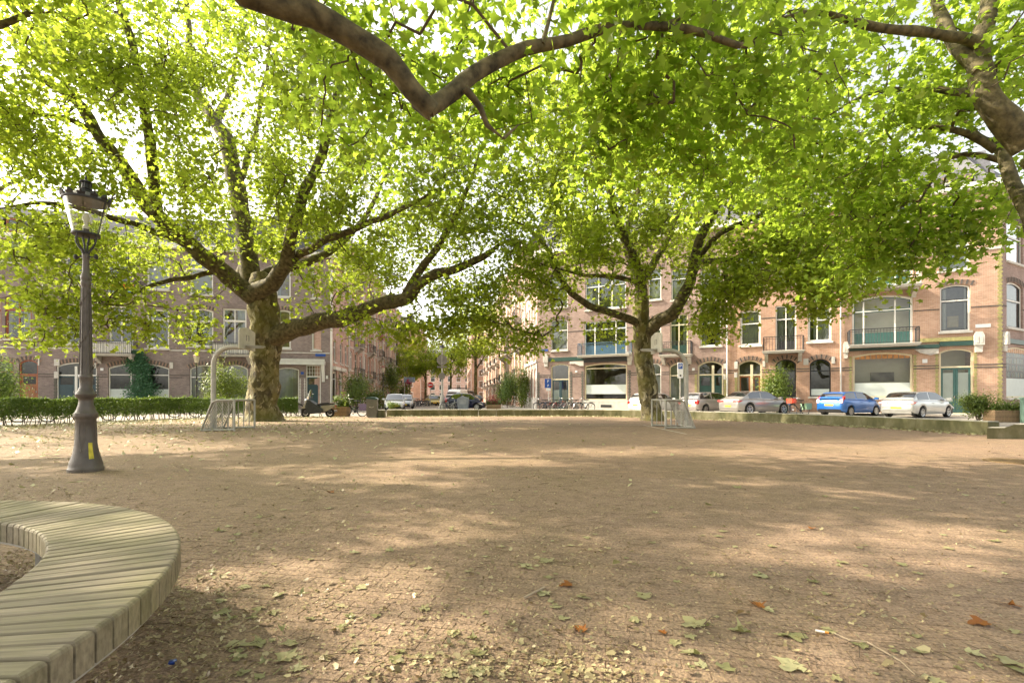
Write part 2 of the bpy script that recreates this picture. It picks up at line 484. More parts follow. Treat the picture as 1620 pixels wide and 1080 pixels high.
# bricks near the camera, laid in running bond
def brick_mesh(seed):
    r = random.Random(seed); b = MB()
    b.cbox(-0.1, 0.1, -0.0325, 0.0325, 0.002, 0.0068, 0.0013)
    b.f = b.f[1:]; b.m = b.m[1:]
    return b.mesh('brick', M['plaza_brick'])
bmesh_shared = [brick_mesh(i) for i in range(1)]
cr, sr = math.cos(BROT), math.sin(BROT)
spots = []
for j in range(-30, 130):
    for i in range(-45, 60):
        u = (i + 0.5 * (j % 2)) * 0.204; v = j * 0.0695
        x = u * cr - v * sr; y = u * sr + v * cr
        if 1.55 < y < 6.6 and abs(x) < 1.1 * y + 0.25 and not (BR0 + .1 < (Vector((x, y, 0)) - BC).length < BR1 - .12) and (Vector((x,y,0))-BC).length > BR0+.1:
            spots.append((y*y + 0.2*x*x, x, y))
spots.sort()
proto = MB().cbox(-0.1, 0.1, -0.0325, 0.0325, 0.002, 0.0068, 0.0013)
pv = np.array(proto.v); pf = proto.f[1:]
for k, (_, x, y) in enumerate(spots[:300]):
    o = obj('brick', bmesh_shared[0], plaza, (x, y, random.uniform(-0.0009, 0.0009)), BROT + random.gauss(0, 0.012))
    o.rotation_euler[0] = random.gauss(0, 0.006)
rest = MB()
for _, x, y in spots[300:]:
    Mx = Matrix.Translation((x, y, random.uniform(-0.0009, 0.0009))) @ Matrix.Rotation(BROT + random.gauss(0, 0.012), 4, 'Z') @ Matrix.Rotation(random.gauss(0, 0.006), 4, 'X')
    rest.add(proto.v, pf, 0, Mx)
tag(rest.build('paving_bricks', M['plaza_brick'], plaza), kind='stuff')

# raised pavement along the right-hand facades, with kerb
def strip(name, pts, width, z, mat, inward=1):
    b = MB()
    n = len(pts)
    A = [Vector((*p, 0)) for p in pts]
    for i in range(n - 1):
        d = (A[i+1] - A[i]).normalized(); nn = Vector((-d.y, d.x, 0)) * inward * width
        q = [A[i], A[i+1], A[i+1] + nn, A[i] + nn]
        b.add([(p.x, p.y, z) for p in q] + [(p.x, p.y, -0.02) for p in q], [(0,1,2,3),(0,4,5,1),(3,2,6,7),(1,5,6,2),(0,3,7,4)])
    return tag(b.build(name, mat), kind='structure')
FB_O, FB_A = Vector((2.3, 44.2, 0)), math.atan2(-1, 1.87)
FC_O, FC_A = Vector((29.87, 29.48, 0)), math.atan2(1, 1.87)
FA_O, FA_A = Vector((-46.0, 36.27, 0)), math.atan2(1, 4.37)
SA = math.atan2(1, -0.124)                 # direction of the side street
udB = Vector((math.cos(FB_A), math.sin(FB_A), 0)); ndB = Vector((-udB.y, udB.x, 0))
a0 = FB_O - udB * 0.5; a1 = FB_O + udB * 31.3
strip('pavement', [((a0 - ndB*2.6).x, (a0 - ndB*2.6).y), ((a1 - ndB*2.6).x, (a1 - ndB*2.6).y)], 2.75, 0.1, M['side_paving'])
udA = Vector((math.cos(FA_A), math.sin(FA_A), 0)); ndA = Vector((-udA.y, udA.x, 0))
a0 = FA_O - ndA*2.5; a1 = Vector((-16.2, 43.08, 0)) - ndA*2.5
strip('pavement', [(a0.x, a0.y), (a1.x, a1.y)], 2.65, 0.1, M['side_paving'])
us = Vector((math.cos(SA), math.sin(SA), 0)); ns = Vector((-us.y, us.x, 0))
b0 = Vector((-16.2, 43.08, 0)) - ns*2.6; b1 = b0 + us*150
strip('pavement', [(b0.x, b0.y), (b1.x, b1.y)], 2.75, 0.1, M['side_paving'])
b0 = Vector((2.3, 44.2, 0)) + ns*2.6; b1 = b0 + us*150
strip('pavement', [(b0.x, b0.y), (b1.x, b1.y)], 2.75, 0.1, M['side_paving'], -1)

# white court line painted on the plaza, manhole
ln = MB()
p0, p1, p2 = G(1020, 19.9), G(1087, 15.6), G(330, 14.8)
def line(b, a, c, w=0.07, z=0.0085):
    d = (c - a).normalized(); nn = Vector((-d.y, d.x, 0)) * w/2
    b.add([(q.x, q.y, z) for q in (a-nn, c-nn, c+nn, a+nn)], [(0,1,2,3)])
line(ln, G(1018, 19.4), G(1086, 14.6))
line(ln, G(1018, 19.4), G(660, 20.2))
line(ln, G(352, 18.9), G(240, 14.4))
M['old_paint'] = plain('worn road paint', (0.47, 0.41, 0.34), 0.8, var=0.3, scale=14)
tag(ln.build('court_line', M['old_paint']), kind='structure')

# ---------------------------------------------------------------- ring bench
def wood_mat(name):
    m, nt, N, L, b = new_mat(name)
    tc = N.new('ShaderNodeTexCoord'); oi = N.new('ShaderNodeObjectInfo')
    mp = N.new('ShaderNodeMapping'); mp.inputs['Scale'].default_value = (3, 60, 30)
    ad = nd(N, 'ShaderNodeVectorMath', operation='ADD')
    cb = N.new('ShaderNodeCombineXYZ'); ml = nd(N, 'ShaderNodeMath', operation='MULTIPLY'); ml.inputs[1].default_value = 37
    L.new(oi.outputs['Random'], ml.inputs[0]); L.new(ml.outputs[0], cb.inputs[0]); L.new(ml.outputs[0], cb.inputs[1])
    L.new(tc.outputs['Object'], ad.inputs[0]); L.new(cb.outputs[0], ad.inputs[1]); L.new(ad.outputs[0], mp.inputs[0])
    n1 = N.new('ShaderNodeTexNoise'); n1.inputs['Scale'].default_value = 1; n1.inputs['Detail'].default_value = 8; n1.inputs['Roughness'].default_value = 0.6
    L.new(mp.outputs[0], n1.inputs['Vector'])
    r1 = ramp(N, [(0.25, (0.13, 0.105, 0.07)), (0.5, (0.25, 0.207, 0.138)), (0.75, (0.36, 0.305, 0.21))]); L.new(n1.outputs['Fac'], r1.inputs['Fac'])
    hv = nd(N, 'ShaderNodeMapRange'); hv.inputs['To Min'].default_value = 0.82; hv.inputs['To Max'].default_value = 1.15
    L.new(oi.outputs['Random'], hv.inputs['Value'])
    mu = nd(N, 'ShaderNodeMix', data_type='RGBA', blend_type='MULTIPLY'); mu.inputs['Factor'].default_value = 1
    L.new(r1.outputs['Color'], mu.inputs['A']); L.new(hv.outputs[0], mu.inputs['B'])
    ge = N.new('ShaderNodeNewGeometry')
    n2 = N.new('ShaderNodeTexNoise'); n2.inputs['Scale'].default_value = 2.6; n2.inputs['Detail'].default_value = 6
    L.new(ge.outputs['Position'], n2.inputs['Vector'])
    r2 = ramp(N, [(0.42, (0, 0, 0)), (0.7, (0.5,)*3)]); L.new(n2.outputs['Fac'], r2.inputs['Fac'])
    mx = nd(N, 'ShaderNodeMix', data_type='RGBA'); mx.inputs['B'].default_value = (0.19, 0.18, 0.06, 1)
    L.new(r2.outputs['Color'], mx.inputs['Factor']); L.new(mu.outputs['Result'], mx.inputs['A'])
    L.new(mx.outputs['Result'], b.inputs['Base Color'])
    b.inputs['Roughness'].default_value = 0.75
    bp = N.new('ShaderNodeBump'); bp.inputs['Strength'].default_value = 0.3; bp.inputs['Distance'].default_value = 0.004
    L.new(n1.outputs['Fac'], bp.inputs['Height']); L.new(bp.outputs['Normal'], b.inputs['Normal'])
    return m
M['slat'] = wood_mat('weathered bench wood')
bench = thing('ring_bench', 'curved slatted wooden ring bench beside the lamp post, greenish with algae', 'bench', BC)
NS = 162
da = 2*math.pi/NS
def slat_mesh():
    b = MB()
    gap = 0.0045
    def ring(r0, r1, z, e):
        w0, w1 = math.tan(da/2)*r0 - gap - e, math.tan(da/2)*r1 - gap - e
        return [(r0, -w0, z), (r1, -w1, z), (r1, w1, z), (r0, w0, z)]
    rows = [ring(BR0, BR1, 0.35, 0), ring(BR0, BR1, 0.438, 0), ring(BR0+0.004, BR1-0.004, 0.446, 0.002), ring(BR0+0.012, BR1-0.012, 0.45, 0.005)]
    vs = [p for r in rows for p in r]
    fs = [(3,2,1,0), (12,13,14,15)]
    for i in range(3):
        for k in range(4):
            fs.append((i*4+k, i*4+(k+1)%4, i*4+4+(k+1)%4, i*4+4+k))
    b.add(vs, fs)
    return b.mesh('slat', M['slat'])
sm = slat_mesh()
for k in range(NS):
    o = obj('slat', sm, bench, (0, 0, random.gauss(0, 0.0012)), (k+0.5)*da)
ring = MB()
def annulus(b, r0, r1, z0, z1, n=96):
    vs = []
    for k in range(n):
        a = 2*math.pi*k/n; c, s = math.cos(a), math.sin(a)
        vs += [(r0*c,r0*s,z0),(r1*c,r1*s,z0),(r1*c,r1*s,z1),(r0*c,r0*s,z1)]
    fs = []
    for k in range(n):
        i, j = 4*k, 4*((k+1) % n)
        fs += [(i,j,j+1,i+1),(i+1,j+1,j+2,i+2),(i+2,j+2,j+3,i+3),(i+3,j+3,j,i)]
    b.add(vs, fs)
annulus(ring, BR0+0.012, BR1-0.012, 0.334, 0.347)
ring.build('steel_ring', M['galv'], bench, True)
for k in range(12):
    a = k*math.pi/6+0.26; MB().box(1.78, 1.84, -0.02, 0.02, 0.0, 0.333).box(1.76, 1.86, -0.05, 0.05, 0.0, 0.012).build('leg', M['galv'], bench, rz=a)
eb = MB(); eb.lathe([(1.69, 0.006), (1.2, 0.035), (0.02, 0.09)], 48, BC, caps=False)
tag(eb.build('planting_earth', M['earth'], smooth=True), kind='structure')

# ---------------------------------------------------------------- low concrete seat wall
def moss_concrete(name):
    m, nt, N, L, b = new_mat(name)
    ge = N.new('ShaderNodeNewGeometry')
    n1 = N.new('ShaderNodeTexNoise'); n1.inputs['Scale'].default_value = 1.7; n1.inputs['Detail'].default_value = 8; n1.inputs['Roughness'].default_value = 0.65
    mp = N.new('ShaderNodeMapping'); mp.inputs['Scale'].default_value = (1, 1, 0.5)
    L.new(ge.outputs['Position'], mp.inputs[0]); L.new(mp.outputs[0], n1.inputs['Vector'])
    r = ramp(N, [(0.3, (0.07, 0.075, 0.03)), (0.5, (0.16, 0.15, 0.075)), (0.7, (0.3, 0.27, 0.18))]); L.new(n1.outputs['Fac'], r.inputs['Fac'])
    L.new(r.outputs['Color'], b.inputs['Base Color']); b.inputs['Roughness'].default_value = 0.9
    return m
M['moss_concrete'] = moss_concrete('mossy concrete')
M['worn_concrete'] = plain('worn concrete top', (0.44, 0.41, 0.34), 0.85, var=0.2, scale=3)
def block(b, L_, w, h):
    b.add([(-L_/2,-w/2,0),(L_/2,-w/2,0),(L_/2,w/2,0),(-L_/2,w/2,0),(-L_/2,-w/2,h-0.02),(L_/2,-w/2,h-0.02),(L_/2,w/2,h-0.02),(-L_/2,w/2,h-0.02),
           (-L_/2+0.008,-w/2+0.02,h),(L_/2-0.008,-w/2+0.02,h),(L_/2-0.008,w/2-0.02,h),(-L_/2+0.008,w/2-0.02,h)],
          [(0,1,5,4),(1,2,6,5),(2,3,7,6),(3,0,4,7)], 0)
    b.f += [tuple(len(b.v)-12+i for i in f) for f in [(4,5,9,8),(5,6,10,9),(6,7,11,10),(7,4,8,11),(8,9,10,11)]]
    b.m += [1]*5
    return b
wall = thing('seat_wall', 'long low curving mossy concrete seat wall along the far side of the square', 'wall', (0,0,0))
wp = [q[0] for q in catmull([(Vector((x, y, 0)), 0) for x, y in WALL], 0.05)]
acc = [0]
for i in range(1, len(wp)): acc.append(acc[-1] + (wp[i]-wp[i-1]).length)
def at_len(s):
    k = int(np.searchsorted(acc, s)); k = min(max(k, 1), len(wp)-1)
    t = (s-acc[k-1])/max(1e-6, acc[k]-acc[k-1])
    return wp[k-1].lerp(wp[k], t)
bl = block(MB(), 1.04, 0.42, 0.41).mesh('concrete_block', [M['moss_concrete'], M['worn_concrete']])
nb = int(acc[-1]/1.05)
for i in range(nb):
    a, c = at_len(i*acc[-1]/nb), at_len((i+1)*acc[-1]/nb)
    d = c - a
    o = obj('concrete_block', bl, wall, ((a.x+c.x)/2, (a.y+c.y)/2, random.gauss(0, 0.003)), math.atan2(d.y, d.x))
    o.scale = (acc[-1]/nb/1.05*0.995, 1, 1)
eb_ = MB(); pr_ = [(0,0),(2.2,0),(2.2,.39),(.66,.39),(.42,.3),(0,.3)]
vs_ = [(x, -.1*x, z) for x, z in pr_] + [(x+.5, -.1*x+.36, z) for x, z in pr_]
eb_.add(vs_, [(0,1,2,3,4,5)] + [(11,10,9,8,7,6)] + [(5,11,6,0),(1,7,8,2)], 0); eb_.add(vs_, [(5,4,10,11),(4,3,9,10),(3,2,8,9)], 1)
cb = eb_.build('concrete_block', [M['moss_concrete'], M['worn_concrete']], None, loc=(12.72, 12.95, 0))
tag(cb, 'mossy concrete block with a stepped top at the right end of the seat wall', 'concrete block')
cb = block(MB(), 0.42, 0.5, 0.42).build('concrete_block', [M['moss_concrete'], M['worn_concrete']], None, loc=G(603, 27.2), rz=0.05)
tag(cb, 'small concrete block between the grey litter bin and the seat wall', 'concrete block')

mh = MB(); mh.lathe([(0.0, 0.0), (0.42, 0.0), (0.42, 0.012), (0.38, 0.013), (0.37, 0.009), (0.0, 0.009)], 28, caps=False)
for k in range(-4, 5):
    w = math.sqrt(max(0, 0.33**2 - (k*0.07)**2)); mh.box(-w, w, k*0.07-0.012, k*0.07+0.012, 0.008, 0.0125)
tag(mh.build('manhole_cover', plain('rusty iron', (0.2, 0.13, 0.06), 0.8, 0.2, 0.3), None, loc=G(1607, 8.3)+Vector((0,0,0.004))), 'round rusty manhole cover in the paving right of the court', 'manhole cover')
# ---------------------------------------------------------------- leaves and trees
LEAF_FAR = (np.array([(0,.38,.06),(0,0,0),(.5,.2,-.05),(.22,.5,.02),(0,1,-.1),(-.22,.5,.02),(-.5,.2,-.05)]),
            np.array([(0,1,2),(0,2,3),(0,3,4),(0,4,5),(0,5,6),(0,6,1)]))
LEAF_NEAR = (np.array([(0,.36,.05),(0,.04,0),(.33,-.03,-.05),(.27,.2,.0),(.54,.42,-.1),(.2,.52,.02),(0,1,-.14),(-.2,.52,.02),(-.54,.42,-.1),(-.27,.2,.0),(-.33,-.03,-.05)]),
             np.array([(0,1,2),(0,2,3),(0,3,4),(0,4,5),(0,5,6),(0,6,7),(0,7,8),(0,8,9),(0,9,10),(0,10,1)]))
LEAF_OVAL = (np.array([(0,0,0),(.28,.4,-.04),(0,1,0),(-.28,.4,-.04)]), np.array([(0,1,2),(0,2,3)]))

def leaves_mesh(name, pos, normal, size, mat, shape=LEAF_FAR, tint=None):
    n = len(pos)
    base, tri = shape
    nz = normal / np.maximum(1e-6, np.linalg.norm(normal, axis=1))[:, None]
    h = rng.normal(size=(n, 3))
    y = h - nz * np.sum(h*nz, axis=1)[:, None]
    y /= np.maximum(1e-6, np.linalg.norm(y, axis=1))[:, None]
    x = np.cross(y, nz)
    s = size[:, None, None]
    k = len(base)
    bx = base - np.array([0, .4, 0])
    fold = rng.uniform(-0.6, 1.2, n)[:, None]
    z = bx[None, :, 2] + np.abs(bx[None, :, 0]) * fold * 0.45
    V = pos[:, None, :] + s * (x[:, None, :]*bx[None, :, 0, None] + y[:, None, :]*bx[None, :, 1, None] + nz[:, None, :]*z[:, :, None])
    V = V.reshape(-1, 3)
    T = (tri[None] + (np.arange(n)*k)[:, None, None]).reshape(-1, 3)
    me = bpy.data.meshes.new(name)
    me.vertices.add(len(V)); me.vertices.foreach_set('co', V.astype(np.float32).ravel())
    me.loops.add(T.size); me.loops.foreach_set('vertex_index', T.astype(np.int32).ravel())
    me.polygons.add(len(T)); me.polygons.foreach_set('loop_start', np.arange(0, T.size, 3, dtype=np.int32))
    me.update(calc_edges=True)
    at = me.attributes.new('tint', 'FLOAT', 'POINT')
    if tint is None:
        tint = np.clip(rng.normal(0.5, 0.25, n), 0, 1)
    at.data.foreach_set('value', np.repeat(tint, k).astype(np.float32))
    me.materials.append(mat)
    return me

BEAMS = []  # crown leaves are cleared along these sun rays to put sun patches below
for (bpx, bpy_, br) in ((530,1005,.5),(455,940,.3),(690,960,.25),(640,838,.2),(850,1035,.3),(1110,1005,.25),(1000,850,.2),(1480,890,.25)):
    dd_ = CH*F/(bpy_-HY); BEAMS.append((Vector(((bpx-CX)/F*dd_, dd_, 0)), br))
rb_ = random.Random(5)
for _ in range(80):
    BEAMS.append((Vector((rb_.uniform(-11, 13), rb_.uniform(3.5, 24), 0)), rb_.uniform(.3, .75)))
def in_beam(p):
    """openings carved through the crowns along the sun direction, aimed at chosen sun patches"""
    for g0, br in BEAMS:
        w = p - g0; a_ = w.dot(sdir)
        if (w - sdir*a_).length < br + .3: return True
    return False
def blob_points(blobs, seed=0, gap=-0.12, gscale=0.55):
    """cluster centres: (centre, (rx, ry, rz), count), thinned by noise so that the crown has holes"""
    out = []
    for c, r, n in blobs:
        made = tries = 0
        while made < n and tries < n*6:
            tries += 1
            v = rng.normal(size=3); v /= np.linalg.norm(v)
            v *= rng.uniform(0.0, 1.0) ** 0.42
            p = Vector((c[0]+v[0]*r[0], c[1]+v[1]*r[1], c[2]+v[2]*r[2]))
            if p.z < 2.9: continue
            if noise.noise(p*gscale + Vector((seed*13.1, 0, 0))) < gap: continue
            if (n >= 170 or 5 < seed < 9) and seed < 9 and in_beam(p): continue
            out.append(p); made += 1
    return out

def grow_tree(name, label, base, trunk, limbs, blobs, nleaf, lsize, mat, shape, seed, group=None, spread=0.42, cat='tree', gap=-0.14, bark='bark', twig_r=0.009, gscale=0.55, clear=0.72):
    root = thing(name, label, cat, base, 0, group)
    inv = Vector(base)
    tb = MB()
    tr = catmull([(Vector(p)-inv, r) for p, r in trunk], 0.16)
    tb.tube([p for p, r in tr], [r for p, r in tr], 40, lump=0.17, seed=seed)
    tb.build('trunk', M[bark], root, True)
    NP, NR, par = [], [], []
    def push(p, r, pr):
        NP.append(p); NR.append(r); par.append(pr); return len(NP)-1
    k0 = int(len(tr)*0.72)
    prev = -1
    for p, r in tr[k0:]:
        prev = push(p, r, prev)
    ntrunk = len(NP)
    for limb in limbs:
        sm = catmull([(Vector(p)-inv, r) for p, r in limb], 0.22 if limb[0][1] > .1 else .35)
        m = len(sm)
        # a little natural wander
        pts = []
        for i, (p, r) in enumerate(sm):
            w = min(1, i/4) * min(0.13, r*0.9 + 0.02)
            pts.append((p + Vector((noise.noise(p*0.9+Vector((seed,0,0))), noise.noise(p*0.9+Vector((0,seed,5))), noise.noise(p*0.9+Vector((3,0,seed)))))*w, r))
        lb = MB()
        lb.tube([p for p, r in pts], [r for p, r in pts], 20 if sm[0][1] > 0.12 else 9, lump=0.16, seed=seed+3)
        lb.build('limb', M['bark_limb'], root, True)
        prev = -1
        for p, r in pts:
            prev = push(p, r, prev)
    nlimb = len(NP)
    arr = np.zeros((60000, 3)); arr[:nlimb] = [tuple(p) for p in NP]
    cen = [p - inv for p in blob_points(blobs, seed, gap, gscale)]
    # leaves keep clear of the thick limbs: the inside of the crown is bare
    thick = np.array([tuple(p) for p, r in zip(NP, NR) if r > 0.085]); tinv = np.array(tuple(inv))
    keep = []
    for c in cen:
        q = np.array(tuple(c)); dd = np.linalg.norm(thick-q, axis=1)
        if dd.min() < 0.75: continue
        w = q + tinv - np.array([0, 0, CH]); L_ = np.linalg.norm(w); v = w/L_
        tw_ = thick + tinv - np.array([0, 0, CH]); al = tw_@v
        per_ = np.linalg.norm(tw_ - al[:, None]*v, axis=1)*L_/np.maximum(al, .1)
        if np.any((al > L_+.3) & (per_ < 0.55)) and random.random() < clear: continue
        keep.append(c)
    cen = keep
    ca = np.array([tuple(c) for c in cen])
    d0 = np.array([np.min(np.sum((arr[ntrunk//2:nlimb]-c)**2, axis=1)) for c in ca])
    cen = [cen[i] for i in np.argsort(d0)]
    chains, tips = [], []
    child_r = {}
    cnt = nlimb
    for c in cen:
        ca_ = np.array(tuple(c))
        d2 = np.sum((arr[:cnt]-ca_)**2, axis=1)
        # prefer joining from below / inside
        i = int(np.argmin(d2 + 0.35*np.maximum(0, arr[:cnt, 2]-ca_[2])**2))
        a = Vector(arr[i]); d = c - a; L_ = d.length
        if L_ > 5.5: continue
        m = max(2, int(L_/0.4))
        side = Vector(rng.normal(size=3))*0.12*L_ + Vector((0, 0, 0.10*L_))
        pts = [a]
        ids = [i]
        for k in range(1, m+1):
            t = k/m
            q = a + d*t + side*(math.sin(math.pi*t)) + Vector(rng.normal(size=3))*0.03
            pts.append(q)
            if cnt < 59990:
                arr[cnt] = tuple(q); ids.append(cnt); cnt += 1
        chains.append((pts, ids)); tips.append((pts[-1], (pts[-1]-pts[-2]).normalized(), pts[max(0, len(pts)-3)]))
    # pipe-model radii
    load = np.zeros(cnt+1)
    for pts, ids in reversed(chains):
        acc_ = 1.0
        for j in reversed(ids):
            load[j] += 0
        for j in reversed(ids[1:]):
            acc_ = max(acc_, 1.0) 
            load[j] += 1.0
        load[ids[0]] += load[ids[1]] if len(ids) > 1 else 0
        # pass the load of side chains down this chain
        run = 0.0
        for j in reversed(ids[1:]):
            run = max(run, load[j]); load[j] = run
        load[ids[0]] = max(load[ids[0]], run)
    tw = MB()
    for pts, ids in chains:
        rad = [twig_r*max(1.0, load[j])**0.42 for j in ids]
        rad[0] = min(rad[0], rad[1]*1.25) if len(rad) > 1 else rad[0]
        rad = [min(r, 0.085) for r in rad]
        tw.tube(pts, rad, 5 if max(rad) > 0.02 else 4, caps=False)
    tw.build('branches', M['twig'], root, True)['kind'] = 'stuff'
    # leaves round the tips
    T = len(tips)
    per = max(1, int(nleaf/max(1, T)))
    tip = np.array([tuple(t[0]) for t in tips]); back = np.array([tuple(t[2]) for t in tips])
    idx = np.repeat(np.arange(T), per); n = len(idx)
    t = rng.uniform(-0.25, 1.0, n)[:, None]
    pos = back[idx]*(1-t) + tip[idx]*t
    off = rng.normal(size=(n, 3)) * np.array([1, 1, 0.62])*spread
    pos = pos + off
    nor = rng.normal(size=(n, 3))*0.75 + np.array([0, 0, 0.9]) + off*0.5
    tint_c = np.clip(rng.normal(0.5, 0.2, T), 0, 1)[idx]
    tint = np.clip(tint_c*0.5 + rng.normal(0.25, 0.18, n), 0, 1)
    me = leaves_mesh('crown', pos, nor, rng.uniform(lsize[0], lsize[1], n), mat, shape, tint)
    cr_ = obj('crown', me, root)
    return root

def pl(pts, d0, d1, r0, r1, pw=1.0):
    """limb from photo pixels, depth and radius running from the first to the last point"""
    n = len(pts)
    return [(P(x, y, d0+(d1-d0)*i/(n-1)), (r0+(r1-r0)*(i/(n-1))**pw)*(0.3 if i == n-1 and r1 <= .1 else 1)) for i, (x, y) in enumerate(pts)]

# -- big plane tree beside the left basketball goal
tl = Vector((-11.9, 23.0, 0))
trunk = [((-11.9,23,-0.1), 1.08), ((-11.9,23,0.12), 0.88), ((-11.9,23,0.5), 0.74), ((-11.85,23,1.2), 0.65), ((-11.75,23,2.4), 0.61), ((-11.7,23,3.6), 0.65), ((-11.75,23,4.6), 0.68), ((-11.85,23,5.6), 0.66), ((-11.95,23,6.5), 0.55), ((-12.05,23,7.0), 0.35)]
limbs = [
    pl([(410,478),(352,432),(300,388),(240,330),(200,270),(160,215),(120,160),(62,120),(20,92)], 22.8, 17.5, 0.42, 0.1),
    pl([(248,335),(244,290),(238,220),(222,130),(205,60),(190,10),(180,-40)], 20.6, 17.6, 0.24, 0.09),
    pl([(405,470),(380,330),(360,232),(343,197),(312,150),(300,80),(290,-20)], 23.4, 25.0, 0.46, 0.12),
    pl([(343,200),(356,160),(368,125),(380,60)], 24.2, 26, 0.2, 0.07),
    pl([(395,468),(415,456),(434,444),(449,422),(456,392),(470,340),(492,280),(520,200),(540,110),(550,10)], 22.6, 19, 0.42, 0.08),
    pl([(450,420),(476,400),(520,380),(580,352),(640,330),(690,300)], 22.2, 18.5, 0.22, 0.06),
    pl([(425,540),(455,524),(490,512),(545,500),(592,484),(640,472),(668,446),(722,426),(762,404),(800,380)], 23.0, 20.5, 0.5, 0.1),
    pl([(640,470),(668,424),(700,380),(722,340),(742,290),(760,230)], 21.8, 20, 0.2, 0.06),
    pl([(378,447),(386,410),(392,360),(380,290),(400,220),(420,120),(430,20)], 23.2, 26.5, 0.26, 0.07),
    pl([(395,452),(430,430),(500,410),(560,365),(600,300),(640,200)], 23.4, 28, 0.3, 0.07),
    pl([(300,388),(250,372),(200,350),(130,330),(60,320),(0,330)], 22.4, 17, 0.16, 0.05),
    pl([(160,215),(110,190),(50,180),(0,172),(-60,160)], 19, 16, 0.11, 0.05),
    pl([(348,430),(290,440),(240,452),(190,470),(140,480)], 22.6, 19.0, 0.13, 0.04),
]
W = lambda px, py, d: tuple(P(px, py, d))
blobs = [
    ((-12.0, 23.5, 13.5), (10.0, 8.5, 5.6), 680),
    ((-15.5, 18.5, 10.5), (7.0, 5.0, 4.5), 420),
    (W(110, 420, 18.5), (4.2, 2.5, 1.9), 75),
    (W(40, 430, 18), (3.0, 2.5, 2.2), 55),
    (W(180, 350, 18), (4.5, 3, 1.9), 105),
    (W(250, 470, 20), (2.2, 1.8, 1.2), 34),
    (W(60, 520, 18), (1.9, 1.6, 0.9), 28),
    (W(110, 500, 18), (1.6, 1.4, 0.8), 20),
    (W(215, 515, 18.5), (1.1, 1.2, 0.7), 22),
    (W(318, 520, 20.5), (1.0, 1.0, 0.8), 18),
    (W(10, 470, 17.5), (1.8, 1.5, 1.2), 22),
    (W(320, 420, 21), (3.0, 2, 1.5), 60),
    (W(530, 400, 21), (4.4, 3, 2.0), 190),
    (W(640, 330, 20), (4.0, 3, 2.6), 210),
    (W(600, 520, 21), (1.8, 1.6, 1.0), 26),
    (W(720, 470, 20.5), (2.6, 2.0, 1.7), 62),
    (W(760, 420, 20), (2.8, 2, 2.2), 76),
    (W(120, 90, 17), (4.5, 2.5, 2.6), 150),
    (W(120, 90, 17), (4.5, 2.5, 2.6), 110),
    (W(290, 90, 19), (4.0, 2.5, 3.0), 150),
    (W(290, 90, 19), (4.0, 2.5, 3.0), 110),
    (W(430, 130, 20), (4.0, 2.5, 3.2), 150),
    (W(430, 130, 20), (4.0, 2.5, 3.2), 110),
    (W(560, 170, 20), (3.6, 2.5, 3.0), 140),
    (W(60, 250, 17), (3.2, 2, 2.2), 120),
    (W(330, 290, 20), (3.4, 2, 2.0), 110),
    (W(660, 530, 21.5), (1.2, 1.2, 0.9), 26),
    (W(610, 420, 25.5), (3.0, 2, 2.2), 80),
    (W(50, 370, 19), (2.6, 1.6, 1.2), 40),
    (W(150, 385, 20), (2.4, 1.6, 1.1), 40),
    (W(255, 400, 22), (2.2, 1.6, 1.1), 34),
    (W(680, 390, 24.5), (3.0, 2, 2.4), 80),
    (W(520, 500, 21.5), (2.0, 1.5, 1.0), 30),
    (W(470, 330, 20.5), (3.4, 2.4, 2.4), 160),
]
grow_tree('plane_tree', 'huge mossy old plane tree with a wide fluted trunk behind the left basketball hoop', tl, trunk, limbs, blobs, 60000, (0.11, 0.24), M['leaf'], LEAF_NEAR, 1)

# -- plane tree beside the right goal
trk = Vector((6.75, 23.4, 0))
trunk = [((6.78,23.4,-0.1), 0.72), ((6.76,23.4,0.2), 0.54), ((6.7,23.4,0.8), 0.47), ((6.55,23.4,1.8), 0.45), ((6.4,23.4,2.8), 0.45), ((6.3,23.4,3.8), 0.44), ((6.22,23.4,4.8), 0.42), ((6.24,23.4,5.7), 0.36), ((6.3,23.4,6.5), 0.26)]
limbs = [
    pl([(1010,512),(988,502),(968,494),(930,480),(902,462),(884,434),(868,398),(834,362),(806,346)], 23.2, 21.5, 0.21, 0.06),
    pl([(1015,462),(1012,430),(1000,402),(978,352),(962,292),(945,250),(930,180),(925,90)], 23.4, 22.0, 0.3, 0.07),
    pl([(1022,528),(1040,508),(1062,494),(1086,458),(1098,420),(1106,388),(1120,350),(1150,300),(1190,240),(1230,160)], 23.3, 20.5, 0.36, 0.07),
    pl([(1100,416),(1124,414),(1160,408),(1205,400),(1250,396)], 22.6, 20.5, 0.16, 0.05),
    pl([(1014,452),(1034,416),(1058,368),(1080,318),(1100,280),(1120,200),(1130,120)], 23.5, 25.5, 0.2, 0.06),
    pl([(1008,446),(985,440),(955,436),(915,434),(870,420)], 23.3, 21, 0.14, 0.05),
    pl([(1096,424),(1130,380),(1180,350),(1240,330),(1300,320)], 22.8, 19, 0.15, 0.05),
    pl([(1010,440),(990,380),(1010,300),(1030,200),(1040,90)], 23.6, 26.5, 0.2, 0.06),
]
